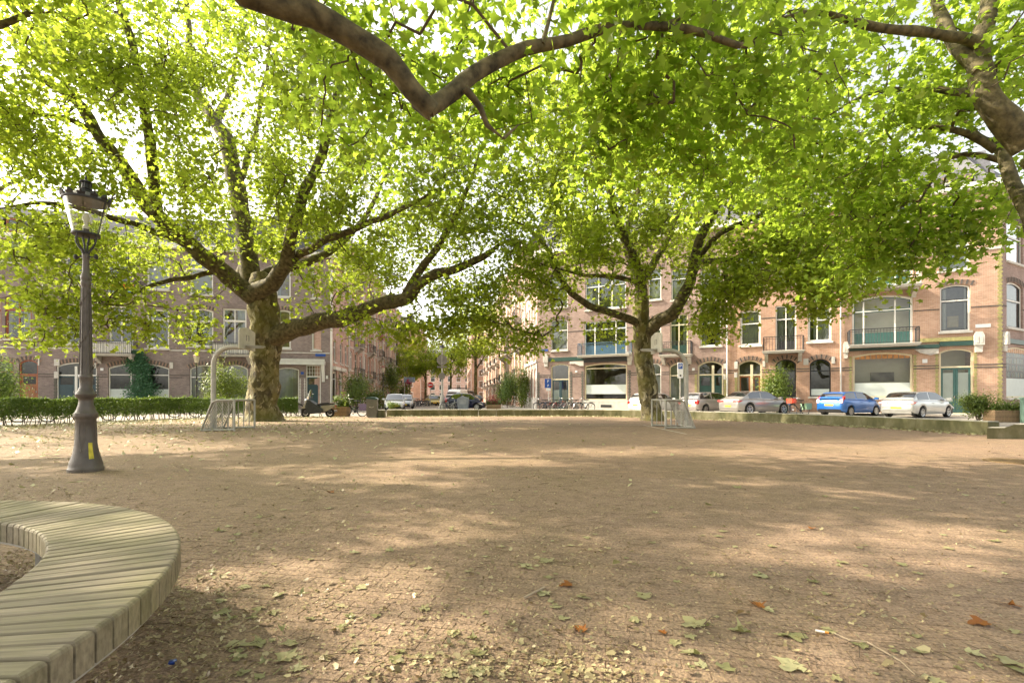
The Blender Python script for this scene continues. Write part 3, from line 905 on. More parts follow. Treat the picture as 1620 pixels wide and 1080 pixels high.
blobs = [
    ((7.0, 24.0, 13.0), (8.5, 7.5, 5.2), 580),
    ((4.2, 21.5, 10.0), (6.0, 4.5, 3.6), 330),
    (W(830, 470, 21.5), (2.2, 1.7, 1.7), 72),
    (W(815, 535, 21.5), (1.3, 1.2, 1.0), 36),
    (W(780, 500, 21), (1.4, 1.2, 1.0), 24),
    (W(715, 520, 21), (1.0, 1.0, 0.8), 26),
    (W(880, 420, 21.5), (2.6, 2, 1.8), 76),
    (W(960, 450, 22), (2.4, 2, 1.2), 60),
    (W(960, 510, 22.3), (1.1, 1, 0.8), 22),
    (W(1130, 500, 21.5), (1.3, 1.3, 1.2), 48),
    (W(1180, 430, 20.5), (2.6, 2.2, 1.8), 130),
    (W(1270, 420, 19.5), (2.4, 2.2, 1.6), 120),
    (W(1280, 480, 19.5), (1.2, 1.2, 0.7), 26),
    (W(1220, 350, 19.5), (3.4, 2.5, 2.0), 160),
    (W(1060, 340, 21), (3.2, 2.5, 2.2), 150),
    (W(780, 350, 20.5), (3.4, 2.5, 2.4), 120),
    (W(820, 200, 20), (4.0, 2.5, 3.0), 170),
    (W(1000, 180, 20.5), (4.0, 2.5, 3.0), 150),
    (W(1330, 300, 18), (3.0, 2.5, 2.2), 100),
    (W(1130, 440, 20), (2.2, 1.8, 1.2), 46),
    (W(1000, 395, 21.5), (2.4, 1.6, 1.3), 50),
    (W(1080, 385, 24.5), (2.6, 1.6, 1.4), 54),
    (W(1165, 395, 22), (2.4, 1.6, 1.2), 46),
    (W(910, 380, 22), (2.2, 1.6, 1.3), 40),
    (W(1240, 445, 18.5), (2.4, 1.8, 1.1), 54),
    (W(1340, 435, 17.5), (2.0, 1.6, 1.1), 44),
    (W(1420, 400, 16), (1.8, 1.6, 1.1), 14),
]
grow_tree('plane_tree', 'leaning plane tree with a slimmer mossy trunk in front of the white car', trk, trunk, limbs, blobs, 54000, (0.11, 0.24), M['leaf'], LEAF_NEAR, 2)

# -- tree standing in the ring bench, its limb crossing overhead
tb_ = Vector((-3.3, 0.95, 0))
trunk = [((-3.3,.95,0), 0.62), ((-3.3,.95,0.4), 0.48), ((-3.35,1.0,1.5), 0.43), ((-3.45,1.1,3), 0.41), ((-3.5,1.3,4.6), 0.4), ((-3.4,1.6,6.0), 0.36), ((-3.3,2.0,7.2), 0.3)]
limbs = [
    [((-3.45,1.5,5.2), 0.26), ((-3.0,3.4,5.6), 0.19)] + [(p, r) for p, r in pl([(395,-14),(440,4),(500,20),(560,58),(610,100),(645,146),(678,176)], 4.9, 5.9, 0.135, 0.12)],
    pl([(676,172),(720,146),(770,106),(830,78),(900,64),(960,50),(1040,46),(1120,56),(1165,72),(1210,70)], 5.9, 7.6, 0.115, 0.035),
    pl([(660,160),(672,176),(679,190)], 5.85, 5.9, 0.105, 0.04),
    pl([(735,140),(750,156),(762,172),(772,198),(797,219)], 6.0, 6.3, 0.05, 0.025),
    pl([(797,219),(812,205),(822,196)], 6.3, 6.4, 0.02, 0.012),
    pl([(858,70),(866,40),(874,4),(880,-40)], 6.5, 6.9, 0.035, 0.02),
    pl([(1040,46),(1100,20),(1160,-20)], 7.2, 8.5, 0.04, 0.02),
    [((-3.3,2.0,7.0), 0.28), ((-2.0,4.5,9.0), 0.2), ((0.5,8,11), 0.12), ((2,11,12.5), 0.06)],
    [((-3.3,1.9,6.8), 0.24), ((-5.5,4.5,8.5), 0.16), ((-8,8,10.5), 0.08)],
    [((-3.4,1.6,6.2), 0.22), ((-1,1.5,8), 0.16), ((3,3.5,9), 0.1), ((6,6,9.4), 0.05)],
    [((-3.4,1.2,6.2), 0.22), ((-4.5,-1.5,9), 0.14), ((-6,-4,11), 0.07)],
]
blobs = [
    (W(760, 60, 7.5), (3.6, 2.0, 0.9), 75),
    (W(1000, 110, 8.5), (3.2, 2.2, 1.1), 75),
    (W(1180, 130, 9), (2.6, 2.2, 1.1), 52),
    (W(900, 230, 9.5), (2.6, 2.0, 0.8), 60),
    (W(1100, 250, 10), (2.6, 2.0, 0.9), 60),
    (W(640, 200, 9.5), (2.4, 2.0, 0.8), 40),
    ((-2.0, 5.5, 9.8), (6.5, 4.5, 2.2), 330),  # crown above the view, filled densely to shade the square
    ((2.5, 9.0, 11.2), (5.5, 4.5, 2.0), 190),
    ((-7, 7.5, 10.5), (4.0, 4.0, 2.4), 90),
    ((-5, -2, 9.5), (4.5, 4.0, 2.6), 60),
]
grow_tree('plane_tree', 'plane tree inside the ring bench whose thick limb crosses overhead', tb_, trunk, limbs, blobs, 22000, (0.1, 0.24), M['leaf_near'], LEAF_NEAR, 3, spread=0.42, gap=-0.12, twig_r=0.006)

# -- tree just outside the right edge
tr_ = Vector((14.2, 9.6, 0))
trunk = [((14.2,9.6,0), 0.6), ((14.2,9.6,0.4), 0.46), ((14.0,9.6,1.6), 0.42), ((13.4,9.7,3.2), 0.36), ((12.3,9.8,4.6), 0.32), ((11.4,9.88,5.5), 0.29), ((10.72,9.9,6.1), 0.27)]
limbs = [
    pl([(1625,232),(1592,190),(1562,146),(1551,104),(1556,58),(1566,10),(1575,-60)], 9.9, 10.2, 0.27, 0.13),
    pl([(1552,72),(1520,54),(1462,46),(1392,42),(1335,28),(1285,18),(1230,30)], 10.0, 9.2, 0.12, 0.04),
    pl([(1550,112),(1516,74),(1492,30),(1478,-10),(1470,-60)], 10.0, 11, 0.15, 0.08),
    [((13.4,9.7,3.1), 0.2), ((12.4,9.75,3.5), 0.19)] + pl([(1680,420),(1630,345),(1606,290),(1576,236),(1545,214),(1520,180)], 9.8, 12.5, 0.18, 0.06),
    pl([(1576,238),(1530,212),(1480,204),(1430,202)], 11.4, 11.8, 0.1, 0.04),
    pl([(1590,256),(1548,246),(1500,250),(1470,290),(1450,330)], 11.8, 12.4, 0.08, 0.03),
    pl([(1545,146),(1510,146),(1460,140),(1370,150),(1300,190)], 10.2, 11.5, 0.1, 0.03),
]
blobs = [
    (W(1460, 60, 10), (3.4, 2.4, 1.4), 62),
    (W(1350, 160, 11), (3.2, 2.6, 1.6), 70),
    (W(1430, 280, 12), (3.0, 2.4, 1.6), 52),
    (W(1480, 380, 13), (2.0, 1.8, 0.9), 36),
    (W(1350, 330, 13.5), (2.8, 2.2, 1.5), 52),
    (W(1380, 430, 14.5), (1.9, 1.6, 0.9), 22),
    (W(1290, 260, 12.5), (2.8, 2.2, 1.5), 52),
    (W(1580, 330, 12.5), (1.4, 1.5, 1.0), 26),
    (W(1590, 60, 11), (2.2, 2.2, 1.6), 40),
    ((11.5, 11.5, 11.0), (6.0, 5.0, 2.8), 220),
]
grow_tree('plane_tree', 'plane tree at the right edge with a thick forked bough leaning into view', tr_, trunk, limbs, blobs, 17500, (0.1, 0.24), M['leaf_near'], LEAF_NEAR, 4, spread=0.42, gap=-0.15, twig_r=0.007)

# -- trees standing outside the left edge, whose crowns shade the square
for (bx_, by_, lab, sd) in ((-17.5, 9.5, 'plane tree outside the left edge whose twigs hang in at upper left', 6), (-15.5, 1.0, 'plane tree beside the camera on the far left, only its shade in view', 7), (-28.5, 20.5, 'plane tree beyond the left edge, its outer leaves above the hedge end', 8)):
    b0 = Vector((bx_, by_, 0))
    trunk = [(b0, .7), (b0+Vector((0,0,.4)), .5), (b0+Vector((0.1,0,2)), .45), (b0+Vector((0.2,0.1,4.5)), .42), (b0+Vector((0.3,0.2,6.5)), .3)]
    limbs = []
    for q in range(7):
        a = q*.9+sd; s0 = b0+Vector((.2,.1,5.0+.25*q))
        limbs.append([(s0, .24), (s0+Vector((math.cos(a)*2.6, math.sin(a)*2.6, 3.0)), .15), (s0+Vector((math.cos(a)*5.5, math.sin(a)*5.5, 6.0)), .06)])
    blobs = [((bx_+.5, by_, 12.0), (7.6, 6.5, 2.8), 110 if sd == 8 else 500)]
    grow_tree('plane_tree', lab, b0, trunk, limbs, blobs, 4500 if sd == 8 else 19000, (.16,.27), M['leaf'], LEAF_FAR, sd, spread=.42, gap=-.08, clear=0)
# ---------------------------------------------------------------- buildings
M['brick_grey'] = brick_mat('grey purple brick', (0.22, 0.158, 0.142), (0.32, 0.24, 0.215), (0.35, 0.32, 0.3))
M['brick_purple'] = brick_mat('purple brown brick', (0.28, 0.175, 0.145), (0.39, 0.26, 0.215), (0.44, 0.38, 0.34))
M['brick_orange'] = brick_mat('orange brick', (0.45, 0.23, 0.138), (0.57, 0.325, 0.21), (0.56, 0.48, 0.4))
M['brick_tan'] = brick_mat('tan orange brick', (0.44, 0.245, 0.155), (0.565, 0.345, 0.235), (0.56, 0.48, 0.41))
M['brick_pink'] = brick_mat('pink brick', (0.48, 0.28, 0.22), (0.6, 0.38, 0.31), (0.55, 0.47, 0.41))
M['brick_rose'] = brick_mat('rose brick', (0.44, 0.23, 0.17), (0.56, 0.33, 0.25), (0.52, 0.44, 0.38))
M['brick_dark'] = brick_mat('dark glazed brick', (0.05, 0.06, 0.05), (0.12, 0.12, 0.1), (0.3, 0.27, 0.22))
M['voussoir'] = plain('arch brick', (0.3, 0.2, 0.15), 0.8, var=0.2, scale=8)
M['dark_course'] = plain('dark brick course', (0.1, 0.085, 0.075), 0.8, var=0.2, scale=8)
M['quoin'] = plain('yellow green glazed brick', (0.33, 0.3, 0.12), 0.5, var=0.25, scale=8)
M['roof'] = plain('slate roof', (0.1, 0.1, 0.11), 0.7, var=0.3)
M['amber'] = plain('amber leaded glass', (0.45, 0.2, 0.05), 0.3, var=0.35, scale=6)
M['slab'] = plain('balcony stone', (0.45, 0.42, 0.37), 0.8, var=0.12)
M['teal_wood'] = plain('teal green joinery', (0.04, 0.11, 0.1), 0.4, var=0.1)
M['awning'] = plain('pale fascia', (0.58, 0.58, 0.54), 0.6, var=0.08)

class Facade:
    """local frame: x along the wall to the viewer's right, y into the building, z up"""
    def __init__(s, name, label, O, ang, u0, u1, H, mat, depth=10.0, group=None, roof=True, inter='interior'):
        s.O, s.a = Vector(O), ang
        s.u = Vector((math.cos(ang), math.sin(ang), 0))
        s.n = Vector((-s.u.y, s.u.x, 0))
        s.u0, s.u1, s.H, s.mat, s.depth = u0, u1, H, mat, depth
        s.root = thing(name, label, 'building', O, ang, group)
        s.ops = []
        s.roof = roof
        s.wname = 'wall'
    def uz(s, px, py):
        """photo pixel to wall coordinates"""
        dx = (px - CX)/F
        # O + t*u = (dx*D, D)
        t_den = s.u.x - dx*s.u.y
        t = (dx*s.O.y - s.O.x)/t_den
        D = s.O.y + t*s.u.y
        return t, CH + (HY - py)/F*D
    def rect(s, x0, y0, x1, y1):
        xm = (x0+x1)/2
        u0, _ = s.uz(x0, 0); u1, _ = s.uz(x1, 0)
        _, zt = s.uz(xm, y0); _, zb = s.uz(xm, y1)
        return u0, u1, zb, zt
    def box(s, name, u0, u1, y0, y1, z0, z1, mat, parent=None):
        return MB().box(u0, u1, y0, y1, z0, z1).build(name, mat, parent or s.root)
    def hole(s, r, rise=0.0):
        s.ops.append((*r, rise))
    def wall(s):
        b = MB()
        u0, u1, H, dp = s.u0, s.u1, s.H, s.depth
        cl = lambda v, a, c: min(max(v, a), c)
        ops = [(cl(o[0], u0, u1), cl(o[1], u0, u1), cl(o[2], 0, H), cl(o[3], 0, H), o[4]) for o in s.ops]
        U = sorted({u0, u1, *[o[0] for o in ops], *[o[1] for o in ops]})
        Z = sorted({0.0, H, *[o[2] for o in ops], *[o[3] for o in ops]})
        for i in range(len(U)-1):
            for j in range(len(Z)-1):
                um, zm = (U[i]+U[i+1])/2, (Z[j]+Z[j+1])/2
                if any(o[0] < um < o[1] and o[2] < zm < o[3] for o in ops): continue
                b.add([(U[i],0,Z[j]),(U[i+1],0,Z[j]),(U[i+1],0,Z[j+1]),(U[i],0,Z[j+1])], [(0,1,2,3)])
        R = 0.2
        for o in ops:
            a, c, z0, z1, rise = o
            zc = z1 - rise
            b.add([(a,0,z0),(a,R,z0),(a,R,zc),(a,0,zc)], [(0,1,2,3)])
            b.add([(c,0,z0),(c,R,z0),(c,R,zc),(c,0,zc)], [(0,3,2,1)])
            b.add([(a,0,z0),(c,0,z0),(c,R,z0),(a,R,z0)], [(0,1,2,3)])
            arc = arch_pts(a, c, zc, rise)
            for (p, q) in zip(arc[:-1], arc[1:]):
                b.add([(p[0],0,p[1]),(q[0],0,q[1]),(q[0],R,q[1]),(p[0],R,p[1])], [(0,1,2,3)])
                if rise > 0:
                    b.add([(p[0],0,p[1]),(q[0],0,q[1]),(q[0],0,z1),(p[0],0,z1)], [(0,1,2,3)])
        b.add([(u0,0,0),(u0,dp,0),(u0,dp,H),(u0,0,H),(u1,0,0),(u1,dp,0),(u1,dp,H),(u1,0,H)],
              [(0,3,2,1),(4,5,6,7),(1,2,6,5),(3,7,6,2)])
        o = b.build(s.wname, s.mat, s.root)
        if s.roof:
            rb = MB()
            rb.prism([(0.25, H+0.42), (2.2, H+3.2), (dp-2, H+3.4), (dp-0.2, H+0.42)], u0+0.1, u1-0.1, 'x')
            rb.build('roof', M['roof'], s.root)
            MB().box(u0-0.1, u1+0.1, -0.4, 0.22, H, H+0.4).build('cornice', M['white'], s.root)
        return o

def arch_pts(a, c, zc, rise, n=10):
    if rise <= 0: return [(a, zc), (c, zc)]
    h = (c-a)/2; R = (h*h + rise*rise)/(2*rise)
    mid = (a+c)/2; zo = zc + rise - R
    t0 = math.asin(min(1, h/R))
    return [(mid + R*math.sin(-t0 + 2*t0*k/n), zo + R*math.cos(-t0 + 2*t0*k/n)) for k in range(n+1)]

def outline(a, c, z0, z1, rise, inset=0.0):
    a, c, z0, z1 = a+inset, c-inset, z0+inset, z1-inset
    rise = rise*(c-a)/(c-a+2*inset) if inset else rise
    top = arch_pts(a, c, z1-rise, rise)
    return [(a, z0), (c, z0)] + list(reversed(top))

def frame_mesh(b, a, c, z0, z1, rise, fw, y0, y1):
    o = outline(a, c, z0, z1, rise); i = outline(a, c, z0, z1, rise, fw)
    n = len(o)
    vs = [(p[0], y, p[1]) for y in (y0, y1) for p in o] + [(p[0], y, p[1]) for y in (y0, y1) for p in i]
    fs = []
    for k in range(n):
        j = (k+1) % n
        fs += [(k, j, 2*n+j, 2*n+k), (n+k, 3*n+k, 3*n+j, n+j), (2*n+k, 2*n+j, 3*n+j, 3*n+k), (k, n+k, n+j, j)]
    b.add(vs, fs)

def window(f, r, rise=0.0, fm='white', fw=0.085, bars=(), vbars=(), sill='stone', curtain=None, glass='glass', inter='interior', frost=None,
           name='window', arch=True, room=0.9, ydep=0.1, sash=None, band=None, doorlow=None, transom_mat=None, label=None):
    """bars / vbars: fractions of the height / width where rails stand"""
    u0, u1, z0, z1 = r
    if curtain is None and frost is None and room == .9 and random.random() < .6:
        curtain = random.choice([[(0, .22), (.78, 1)], [(0, .3)], [(.68, 1)], [(0, .16), (.6, 1)], True])
    f.hole(r, rise)
    b = MB()
    frame_mesh(b, u0+0.005, u1-0.005, z0+0.005, z1-0.005, rise, fw, ydep, ydep+0.09)
    for t in bars:
        z = z0 + (z1-z0)*t; b.box(u0+fw, u1-fw, ydep+0.005, ydep+0.08, z-0.04, z+0.04)
    for t in vbars:
        u = u0 + (u1-u0)*t; b.box(u-0.04, u+0.04, ydep+0.007, ydep+0.078, z0+fw, z1-fw-rise*0.8)
    w = b.build(name, M[fm], f.root)
    if label: w['label'] = label
    if sash:
        sb = MB(); iw = fw+0.002
        zz = [0] + [t for t in bars] + [1]
        for k in range(len(zz)-1):
            za, zb = z0+(z1-z0)*zz[k], z0+(z1-z0)*zz[k+1]
            za += (fw if k == 0 else 0.042); zb -= (fw if k == len(zz)-2 else 0.042)
            last = k == len(zz)-2
            frame_mesh(sb, u0+iw, u1-iw, za, zb, rise*0.8 if last else 0, 0.05, ydep+0.03, ydep+0.07)
        sb.build('sash', M[sash], w)
    gp = outline(u0, u1, z0, z1, rise, fw*0.6)
    MB().add([(p[0], ydep+0.05, p[1]) for p in gp], [tuple(range(len(gp)))]).build('pane', M[glass], w)
    ib = MB()
    a, c, d, e = u0-0.25, u1+0.25, z0-0.2, z1+0.1
    ib.add([(a,0.21,d),(c,0.21,d),(c,0.21,e),(a,0.21,e),(a,room,d),(c,room,d),(c,room,e),(a,room,e)],
           [(4,7,6,5),(0,1,5,4),(1,2,6,5),(2,3,7,6),(3,0,4,7)])
    ib.build('interior', M[inter], w)
    if curtain:
        cb_ = MB()
        spans = curtain if isinstance(curtain, (list, tuple)) else [(0.0, 1.0)]
        for t0, t1 in spans:
            ca, cc = u0+0.02+(u1-u0-0.04)*t0, u0+0.02+(u1-u0-0.04)*t1
            n = max(6, int((cc-ca)/0.035))
            vs = []
            for k in range(n+1):
                uu = ca+(cc-ca)*k/n
                yy = ydep+0.2+0.035*math.sin(k*1.9)+0.01*math.sin(k*0.7)
                vs += [(uu, yy, z0+0.03), (uu, yy, z1-0.03)]
            cb_.add(vs, [(2*k, 2*k+2, 2*k+3, 2*k+1) for k in range(n)])
        cb_.build('curtain', M['curtain'], w, True)
    if frost:
        t0, t1 = frost
        MB().box(u0+fw, u1-fw, ydep+0.035, ydep+0.047, z0+(z1-z0)*t0, z0+(z1-z0)*t1).build('frosted_film', M['frost'], w)
    if band:
        t0, t1, bm_ = band
        bb = MB()
        k = max(3, int((u1-u0)/0.32))
        for q in range(k):
            ua, ub = u0+fw+(u1-u0-2*fw)*q/k+0.02, u0+fw+(u1-u0-2*fw)*(q+1)/k-0.02
            bb.box(ua, ub, ydep+0.02, ydep+0.046, z0+(z1-z0)*t0, z0+(z1-z0)*t1-0.02)
        bb.build('leaded_panes', M[bm_], w)
    if doorlow:
        t, dm = doorlow
        db = MB(); n = len(vbars)+1
        es = [0] + list(vbars) + [1]
        for q in range(n):
            ua, ub = u0+(u1-u0)*es[q]+0.06, u0+(u1-u0)*es[q+1]-0.06
            db.box(ua, ub, ydep+0.015, ydep+0.046, z0+0.05, z0+(z1-z0)*t)
        db.build('lower_panel', M[dm], w)
    if sill:
        MB().box(u0-0.09, u1+0.09, -0.11, ydep+0.02, z0-0.13, z0+0.004).build('sill', M[sill], w)
    if rise and arch:
        arch_band(f, u0, u1, z1, rise)
    return w

def arch_band(f, u0, u1, z1, rise, hgt=0.3, col='voussoir'):
    h = (u1-u0)/2+0.1; rs = max(rise, 0.05); R = (h*h+rs*rs)/(2*rs); mid = (u0+u1)/2; zo = z1-R+0.02
    t0 = math.asin(min(1, h/R)); n = max(8, int(2*t0*R/0.115))
    b = MB()
    for k in range(n):
        ta, tb2 = -t0+2*t0*(k+0.12)/n, -t0+2*t0*(k+0.88)/n
        pts = [(mid+r_*math.sin(t), zo+r_*math.cos(t)) for r_, t in ((R, ta), (R, tb2), (R+hgt, tb2), (R+hgt, ta))]
        b.prism(pts, -0.03 if k % 2 else -0.012, 0.03, 'y', k % 2)
    return b.build('brick_arch', [M['voussoir'], M['dark_course']], f.root)

def door(f, r, rise=0.0, fm='white', dm='green_paint', transom=0.72, leaves=1, glazed=0.55, glass='glass', grille=0, inter='interior', arch=True, fw=0.09, split=None, film=None, label=None):
    u0, u1, z0, z1 = r
    f.hole(r, rise)
    b = MB()
    frame_mesh(b, u0+0.005, u1-0.005, z0, z1-0.005, rise, fw, 0.08, 0.19)
    zt = z0+(z1-z0)*transom
    b.box(u0+fw, u1-fw, 0.085, 0.18, zt-0.05, zt+0.05)
    if split:
        for t in split: 
            us_ = u0+(u1-u0)*t; b.box(us_-0.09, us_+0.09, 0.075, 0.18, z0, z1-fw-rise*0.7)
    w = b.build('door', M[fm], f.root)
    if label: w['label'] = label
    gp = outline(u0, u1, zt, z1, rise, fw*0.6)
    MB().add([(p[0], 0.14, p[1]) for p in gp], [tuple(range(len(gp)))]).build('pane', M[glass], w)
    if grille:
        gb = MB()
        for k in range(1, grille):
            u = u0+fw+(u1-u0-2*fw)*k/grille; gb.box(u-0.018, u+0.018, 0.1, 0.135, zt+0.05, z1-fw)
        for k in (1, 2):
            z = zt+(z1-zt)*k/3; gb.box(u0+fw, u1-fw, 0.1, 0.133, z-0.015, z+0.015)
        gb.build('transom_bars', M[fm], w)
    edges = [0] + (list(split) if split else [k/leaves for k in range(1, leaves)]) + [1]
    for q in range(len(edges)-1):
        ua = u0+(u1-u0)*edges[q] + (fw if q == 0 else (0.09 if split else 0.006))
        ub = u0+(u1-u0)*edges[q+1] - (fw if q == len(edges)-2 else (0.09 if split else 0.006))
        lb = MB(); zb = z0+0.02; ze = zt-0.05; st = 0.11; zg = ze-(ze-zb)*glazed
        lb.box(ua, ua+st, 0.12, 0.17, zb, ze); lb.box(ub-st, ub, 0.12, 0.17, zb, ze)
        lb.box(ua+st, ub-st, 0.122, 0.168, ze-st, ze); lb.box(ua+st, ub-st, 0.122, 0.168, zb, zg)
        lb.box(ua+st+0.05, ub-st-0.05, 0.108, 0.13, zb+0.15, zg-0.1)
        lf = lb.build('door_leaf', M[dm], w)
        MB().add([(ua+st,0.146,zg),(ub-st,0.146,zg),(ub-st,0.146,ze-st),(ua+st,0.146,ze-st)], [(0,1,2,3)]).build('pane', M[glass], w)
        if film:
            MB().box(ua+st, ub-st, 0.15, 0.16, zg, zg+(ze-st-zg)*film).build('frosted_film', M['frost'], w)
        kb = MB(); kb.box(ub-st*0.75, ub-st*0.4, 0.06, 0.12, z0+1.0, z0+1.16)
        kb.build('handle', M['chrome'], w)
    ib = MB(); room = 1.0
    a, c, d, e = u0-0.1, u1+0.1, z0-0.01, z1+0.1
    ib.add([(a,0.21,d),(c,0.21,d),(c,0.21,e),(a,0.21,e),(a,room,d),(c,room,d),(c,room,e),(a,room,e)],
           [(4,7,6,5),(0,1,5,4),(1,2,6,5),(2,3,7,6),(3,0,4,7)])
    ib.build('interior', M[inter], w)
    MB().box(u0-0.05, u1+0.05, -0.3, 0.19, 0.08, z0-0.004).build('doorstep', M['stone'], w)
    if rise and arch: arch_band(f, u0, u1, z1, rise)
    return w

def balcony(f, u0, u1, z, proj=0.95, rail=1.0, panel=None, slab='slab', brackets=True, dense=0.13, railmat='iron_dark', diag=False):
    p = MB().box(u0, u1, -proj, 0.0, z-0.16, z).box(u0-0.04, u1+0.04, -proj-0.04, -0.002, z-0.05, z+0.015).build('balcony', M[slab], f.root)
    b = MB()
    y = -proj+0.05
    path = [((u0+0.04, -0.02), (u0+0.04, y)), ((u0+0.04, y), (u1-0.04, y)), ((u1-0.04, y), (u1-0.04, -0.02))]
    for (a, c) in path:
        L_ = math.hypot(c[0]-a[0], c[1]-a[1])
        for zz, rr in ((z+rail, 0.028), (z+rail*0.86, 0.014), (z+0.1, 0.016)):
            b.tube([(a[0], a[1], zz), (c[0], c[1], zz)], rr, 5)
        n = max(1, int(L_/dense))
        for k in range(n+1):
            q = (a[0]+(c[0]-a[0])*k/n, a[1]+(c[1]-a[1])*k/n)
            b.tube([(q[0], q[1], z), (q[0], q[1], z+rail)], 0.022 if k in (0, n) else 0.011, 4, caps=False)
    b.build('railing', M[railmat], p)
    if panel:
        pb = MB(); n = max(2, int((u1-u0)/0.22))
        for k in range(n):
            ua, ub = u0+0.08+(u1-u0-0.16)*k/n, u0+0.08+(u1-u0-0.16)*(k+1)/n-0.025
            pb.box(ua, ub, y+0.05, y+0.07, z+0.06, z+rail*0.92)
        pb.build('panel_boards', M[panel], p)
    if brackets:
        for u in (u0+0.22, u1-0.22):
            MB().prism([(-0.001, z-0.165), (-proj*0.75, z-0.165), (-proj*0.72, z-0.32), (-0.12, z-0.62), (-0.001, z-0.75)], u-0.12, u+0.12, 'x').build('bracket', M['stone'], p)
    return p

def course(f, z, h=0.07, mat='dark_course', u0=None, u1=None, proud=0.02, name='brick_course'):
    """a string course broken at the openings"""
    u0 = f.u0 if u0 is None else u0; u1 = f.u1 if u1 is None else u1
    b = MB()
    cuts = sorted((o[0]-0.02, o[1]+0.02) for o in f.ops if o[2]-0.15 < z+h and o[3]+0.02 > z)
    cur = u0+0.003
    for a, c in cuts:
        if a > cur and a < u1: b.box(cur, a, -proud, 0.02, z, z+h)
        cur = max(cur, c)
    if cur < u1: b.box(cur, u1-0.003, -proud, 0.02, z, z+h)
    if b.v: b.build(name, M[mat], f.root)

def blocks(f, items, mat='stone', proud=0.05, name='stone_block'):
    for (x0, y0, x1, y1) in items:
        r = f.rect(x0, y0, x1, y1)
        MB().cbox(r[0], r[1], -proud, 0.02, r[2], r[3], 0.015).build(name, M[mat], f.root)

def console(f, x0, y0, x1, y1, mat='stone'):
    """carved stone console with a little pointed cap and a lantern-like foot"""
    u0, u1, z0, z1 = f.rect(x0, y0, x1, y1); m_ = (u0+u1)/2; w = (u1-u0)/2; h = z1-z0
    b = MB()
    b.prism([(m_-w, z0+h*0.35), (m_+w, z0+h*0.35), (m_+w, z0+h*0.82), (m_+w*0.6, z1), (m_-w*0.6, z1), (m_-w, z0+h*0.82)], -0.22, 0.02, 'y')
    b.prism([(m_-w*0.7, z0), (m_+w*0.7, z0), (m_+w*0.8, z0+h*0.35), (m_-w*0.8, z0+h*0.35)], -0.12, 0.02, 'y')
    b.box(m_-w*0.6, m_-w*0.15, -0.235, -0.2, z0+h*0.45, z0+h*0.78); b.box(m_+w*0.15, m_+w*0.6, -0.235, -0.2, z0+h*0.45, z0+h*0.78)
    return b.build('console', M[mat], f.root)

def toothing(f, u, z0, z1, mat='quoin', w=0.11):
    b = MB(); z = z0; k = 0
    while z < z1:
        ww = w if k % 2 else w*0.55
        b.box(u-ww, u+ww, -0.015, 0.02, z+0.006, min(z1, z+0.118)); z += 0.124; k += 1
    b.build('quoin_bricks', M[mat], f.root)

def upper_floors(f, z0, zs, bays, wd=1.15, fm='white', rise=0.12, curtain=True):
    for z in zs:
        for u in bays:
            window(f, (u-wd/2, u+wd/2, z, z+2.15), rise, fm, bars=(0.66,), sash='white', curtain=[(0, .3), (.7, 1)] if curtain and random.random() < .6 else None)

def text_obj(txt, size, mat, parent, loc, name='lettering', rot=(math.pi/2, 0, 0), width=None):
    cu = bpy.data.curves.new(name, 'FONT'); cu.body = txt; cu.size = size; cu.extrude = 0.002; cu.align_x = 'CENTER'; cu.align_y = 'CENTER'
    cu.resolution_u = 2
    o = bpy.data.objects.new(name, cu); C.objects.link(o); o.parent = parent; o.location = loc; o.rotation_euler = rot
    cu.materials.append(mat)
    return o
M['sign_blue'] = plain('sign blue', (0.02, 0.08, 0.35), 0.4, var=0.05)
M['sign_white'] = plain('sign white', (0.75, 0.75, 0.75), 0.4, var=0.03)
M['sign_red'] = plain('sign red', (0.55, 0.02, 0.02), 0.4, var=0.05)
M['sign_back'] = plain('sign back', (0.16, 0.14, 0.12), 0.6, var=0.2)
M['ink'] = plain('ink', (0.01, 0.01, 0.01), 0.6)

# ---- left row: three houses on one line, frame FA
def FA(name, label, x0, x1, mat, H=13.5, roof=True):
    f = Facade(name, label, FA_O, FA_A, 0, 1, H, mat)
    f.u0 = f.uz(x0, 0)[0]; f.u1 = f.uz(x1, 0)[0]
    f.root['group'] = 'old brick houses round the square'
    return f
f = FA('town_house', 'grey brick house with red-brown window frames and a brown wooden door at the left edge', -130, 63, M['brick_grey'])
window(f, f.rect(-44, 470, 2, 536), 0, 'red_frame', bars=(.7,), vbars=(.5,), sash='red_frame')
window(f, f.rect(8, 470, 50, 536), 0, 'red_frame', bars=(.7,), vbars=(.5,), sash='red_frame')
window(f, f.rect(8, 345, 50, 415), 0, 'red_frame', bars=(.7,), sash='red_frame')
window(f, f.rect(-60, 345, 0, 415), 0, 'red_frame', bars=(.7,), sash='red_frame')
door(f, f.rect(30, 569, 60, 641), .28, 'red_frame', 'brown_door', .68, 1, .3)
window(f, f.rect(-28, 569, 22, 632), .25, 'red_frame', bars=(.7,), vbars=(.5,))
blocks(f, [(60.5, 567, 62.8, 578)])
course(f, 2.95); course(f, 2.75); course(f, 5.0, .1, 'stone', proud=.06)
f.wall()

